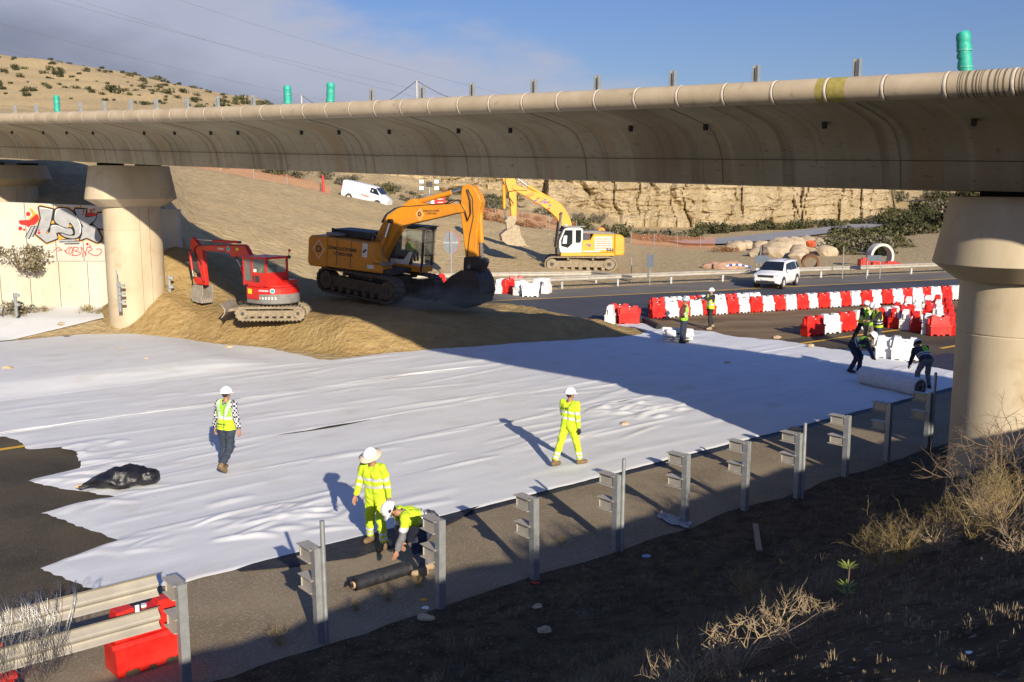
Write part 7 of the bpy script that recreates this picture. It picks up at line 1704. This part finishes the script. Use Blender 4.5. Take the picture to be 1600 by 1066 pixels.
grass('dry_grass', pts, 'dry_blade', .15, 9)
# bare twiggy shrubs on the bank
def twig_mesh(seed, h, spread, m, levels=4, n0=7, r0=.010, curl=.45, kids=3):
    r = random.Random(seed); mb = MB()
    def grow(p, d, L, rad, lv):
        pts = [p]; q = p.copy(); dd = d.copy(); n = 4
        for i in range(n):
            dd = (dd + Vector((r.gauss(0, 1), r.gauss(0, 1), r.gauss(.1, .8))) * curl * .45).normalized(); q = q + dd * L / n; pts.append(q.copy())
        mb.tube(pts, [rad * (1 - .5 * i / n) for i in range(n + 1)], m, 3 if lv > 1 else 5, cap=False)
        if lv < levels:
            for i in range(r.randint(kids - 1, kids + 1)):
                k = r.randint(1, n); a = Vector((r.gauss(0, 1), r.gauss(0, 1), r.gauss(.2, .7))).normalized()
                grow(pts[k], (dd + a * 1.0).normalized(), L * r.uniform(.45, .75), rad * .55, lv + 1)
    for i in range(n0):
        a = r.uniform(0, 6.28); grow(Vector((r.uniform(-.06, .06), r.uniform(-.06, .06), -.03)), Vector((math.cos(a) * spread, math.sin(a) * spread, 1)).normalized(), h * r.uniform(.35, .6), r0, 1)
    me = bpy.data.meshes.new('branches'); mb.bm.to_mesh(me); mb.bm.free(); me.materials.append(MATS[m]); return me
def twigs(x, y, me, s, rz, lab, grp=None, dz=0):
    o = link_mesh('dry_shrub', me); o.location = (x, y, land(x, y) + dz); o.scale = (s, s, s); o.rotation_euler = (0, 0, rz); return tag(o, lab, 'dry shrub', grp)
TA = twig_mesh(1, .62, .35, 'twig_pale', 4, 9, .011, .5, 3); TB = twig_mesh(2, .5, .9, 'twig_pale', 4, 10, .008, .4, 3); TC = twig_mesh(3, .9, .5, 'twig', 4, 9, .010, .35, 3); TD = twig_mesh(4, .8, .7, 'twig_green', 4, 14, .007, .4, 3)
def pos(px, d): return (px - 800) / FPX * d * 1.0
for px, d, me, s, lab, dz in [(1165, 5.3, TA, .95, 'pale bare twiggy shrub catching the sun at the bottom edge of the picture', 0), (1235, 5.4, TA, .62, 'small pale antler-like twig shrub right of the sunlit one at the bottom', .1), (1075, 5.1, TA, .6, 'pale twig shrub left of the sunlit one at the bottom', 0), (1120, 5.5, TB, .8, 'tangled pale shrub behind the sunlit one at the bottom', -.05), (1290, 5.6, TA, .45, 'little lone twig right of the antler-like shrub', .05)]:
    twigs(pos(px, d), d, me, s, px, lab, dz=dz)
for i, (px, d, me, s, dz) in enumerate([(1400, 8.0, TD, .9, .1), (1440, 7.8, TD, 1.0, .1), (1480, 8.2, TD, 1.1, .1), (1525, 8.6, TD, 1.1, .1), (1570, 8.2, TB, 1.4, .1), (1610, 8.4, TD, 1.2, .15), (1500, 7.7, TB, 1.2, .1), (1550, 7.4, TD, 1.0, .1), (1450, 8.5, TB, 1.2, .1), (1595, 7.6, TD, 1.1, .1)]):
    twigs(pos(px, d), d, me, s * .58, i * 1.3, 'golden twiggy shrub in the sunlit thicket in front of the big pier', 'golden shrubs before the big pier', dz)
for i, (px, d, me, s, dz) in enumerate([(1515, 12.5, TC, 1.15, .2), (1550, 12.0, TC, 1.3, .3), (1590, 11.5, TC, 1.35, .3), (1480, 13.0, TC, .8, .0), (1615, 13.0, TC, 1.5, .4)]):
    twigs(pos(px, d), d, me, s, i * 2.1, 'thin bare shrub standing against the shaft of the big pier', 'bare shrubs against the big pier', dz)
for i in range(110):
    a = gr_.uniform(-4, 14); s_ = gr_.uniform(2.2, 10); p = AB(a, -s_)
    if p.y < 3.2 or abs(p.x) > p.y * .62: continue
    twigs(p.x, p.y, gr_.choice([TC, TC, TB, TD]), gr_.uniform(.35, .8) * (1.1 if s_ > 5 else .7), i, 'low dry shrub in deep shade on the foreground bank', 'shaded shrubs on the bank', -.02)
mat('litter_red', (.45, .03, .02), rough=.6); mat('litter_blue', (.25, .35, .5), rough=.5)
for px, py, r, m, lab in [(836, 912, .06, 'litter_red', 'small flat red scrap at the foot of the third guard post'), (662, 938, .05, 'orange_paint', 'orange scrap lying beside the second guard post'), (664, 952, .05, 'white_paint', 'white paper scrap beside the second guard post'), (665, 968, .10, 'stone', 'pale round stone below the second guard post'), (849, 988, .09, 'stone', 'square pale stone on the dark bank below the third guard post'), (840, 950, .07, 'stone', 'small pale stone on the bank left of the square one'), (1010, 871, .06, 'litter_blue', 'blue scrap on the bank below the plastic litter'), (1517, 1027, .018, 'white_paint', 'white scrap near the lower right corner')]:
    p = ground_pt(px, py); o = link_mesh('scrap' if m != 'stone' else 'stone', rock_mesh(r, (1.2, 1, .35 if m != 'stone' else .6), px, m, 2)); o.location = p + Vector((0, 0, .01)); tag(o, lab, 'litter' if m != 'stone' else 'stone')
# small green plant lit on the bank
def leafy(x, y, h, lab):
    o = empty('seedling', lab, 'plant', (x, y, land(x, y))); r = random.Random(3); mb = MB(); mb.tube([(0, 0, -.02), (.01, 0, h)], .004, 'twig', 5); mb.build('stem', o); mb = MB()
    for lv in (h * .45, h * .6, h * .95, h):
        for k in range(9):
            a = k * .7 + lv * 20; d = Vector((math.cos(a), math.sin(a), .35)); s = Vector((-math.sin(a), math.cos(a), 0)) * .007; b = Vector((0, 0, lv)); mb.poly([b, b + d * .035 + s, b + d * .075, b + d * .035 - s], 'leaf_bright')
    mb.build('leaves', o)
mat('leaf_bright', (.20, .26, .03), (.30, .34, .06), nscale=9, rough=.7)
x = pos(1351, 6.2); leafy(x, 6.2, .34, 'small bright green seedling standing alone on the dark bank')
# tufts on the shoulder edge
for px, py, s in [(440, 1010, .5), (610, 940, .4), (655, 915, .35), (560, 955, .35), (880, 850, .3)]:
    p = G(px, py); twigs(p.x, p.y, TD, s, px, 'dry weed tuft growing through the edge of the shoulder', 'weed tufts along the shoulder edge')
# dust hanging around the digging bucket
dm = bpy.data.materials.new('dust'); dm.use_nodes = True; nn = dm.node_tree; nn.nodes.clear(); ov = nn.nodes.new('ShaderNodeOutputMaterial'); pv = nn.nodes.new('ShaderNodeVolumePrincipled'); pv.inputs['Color'].default_value = (.85, .72, .52, 1)
tcn = nn.nodes.new('ShaderNodeTexCoord'); nz_ = nn.nodes.new('ShaderNodeTexNoise'); nz_.inputs['Scale'].default_value = 1.6; nz_.inputs['Detail'].default_value = 4; nn.links.new(tcn.outputs['Object'], nz_.inputs[0])
ln = nn.nodes.new('ShaderNodeVectorMath'); ln.operation = 'LENGTH'; nn.links.new(tcn.outputs['Object'], ln.inputs[0]); r1_ = nn.nodes.new('ShaderNodeMapRange'); r1_.inputs[1].default_value = 1.0; r1_.inputs[2].default_value = .2; nn.links.new(ln.outputs['Value'], r1_.inputs[0]); r2_ = nn.nodes.new('ShaderNodeMapRange'); r2_.inputs[1].default_value = .42; r2_.inputs[2].default_value = .75; nn.links.new(nz_.outputs[0], r2_.inputs[0])
m1_ = nn.nodes.new('ShaderNodeMath'); m1_.operation = 'MULTIPLY'; nn.links.new(r1_.outputs[0], m1_.inputs[0]); nn.links.new(r2_.outputs[0], m1_.inputs[1]); m2_ = nn.nodes.new('ShaderNodeMath'); m2_.operation = 'MULTIPLY'; m2_.inputs[1].default_value = 2.6; nn.links.new(m1_.outputs[0], m2_.inputs[0]); nn.links.new(m2_.outputs[0], pv.inputs['Density']); nn.links.new(pv.outputs[0], ov.inputs['Volume']); MATS['dust'] = dm
mb = MB(); mb.ball((0, 0, 0), 1.0, 'dust', 24, 14); o = mb.build('dust_cloud', kind='stuff'); p = D(690, 480, 42.6); o.location = (p.x, p.y, p.z + .2); o.scale = (3.0, 1.5, .95)
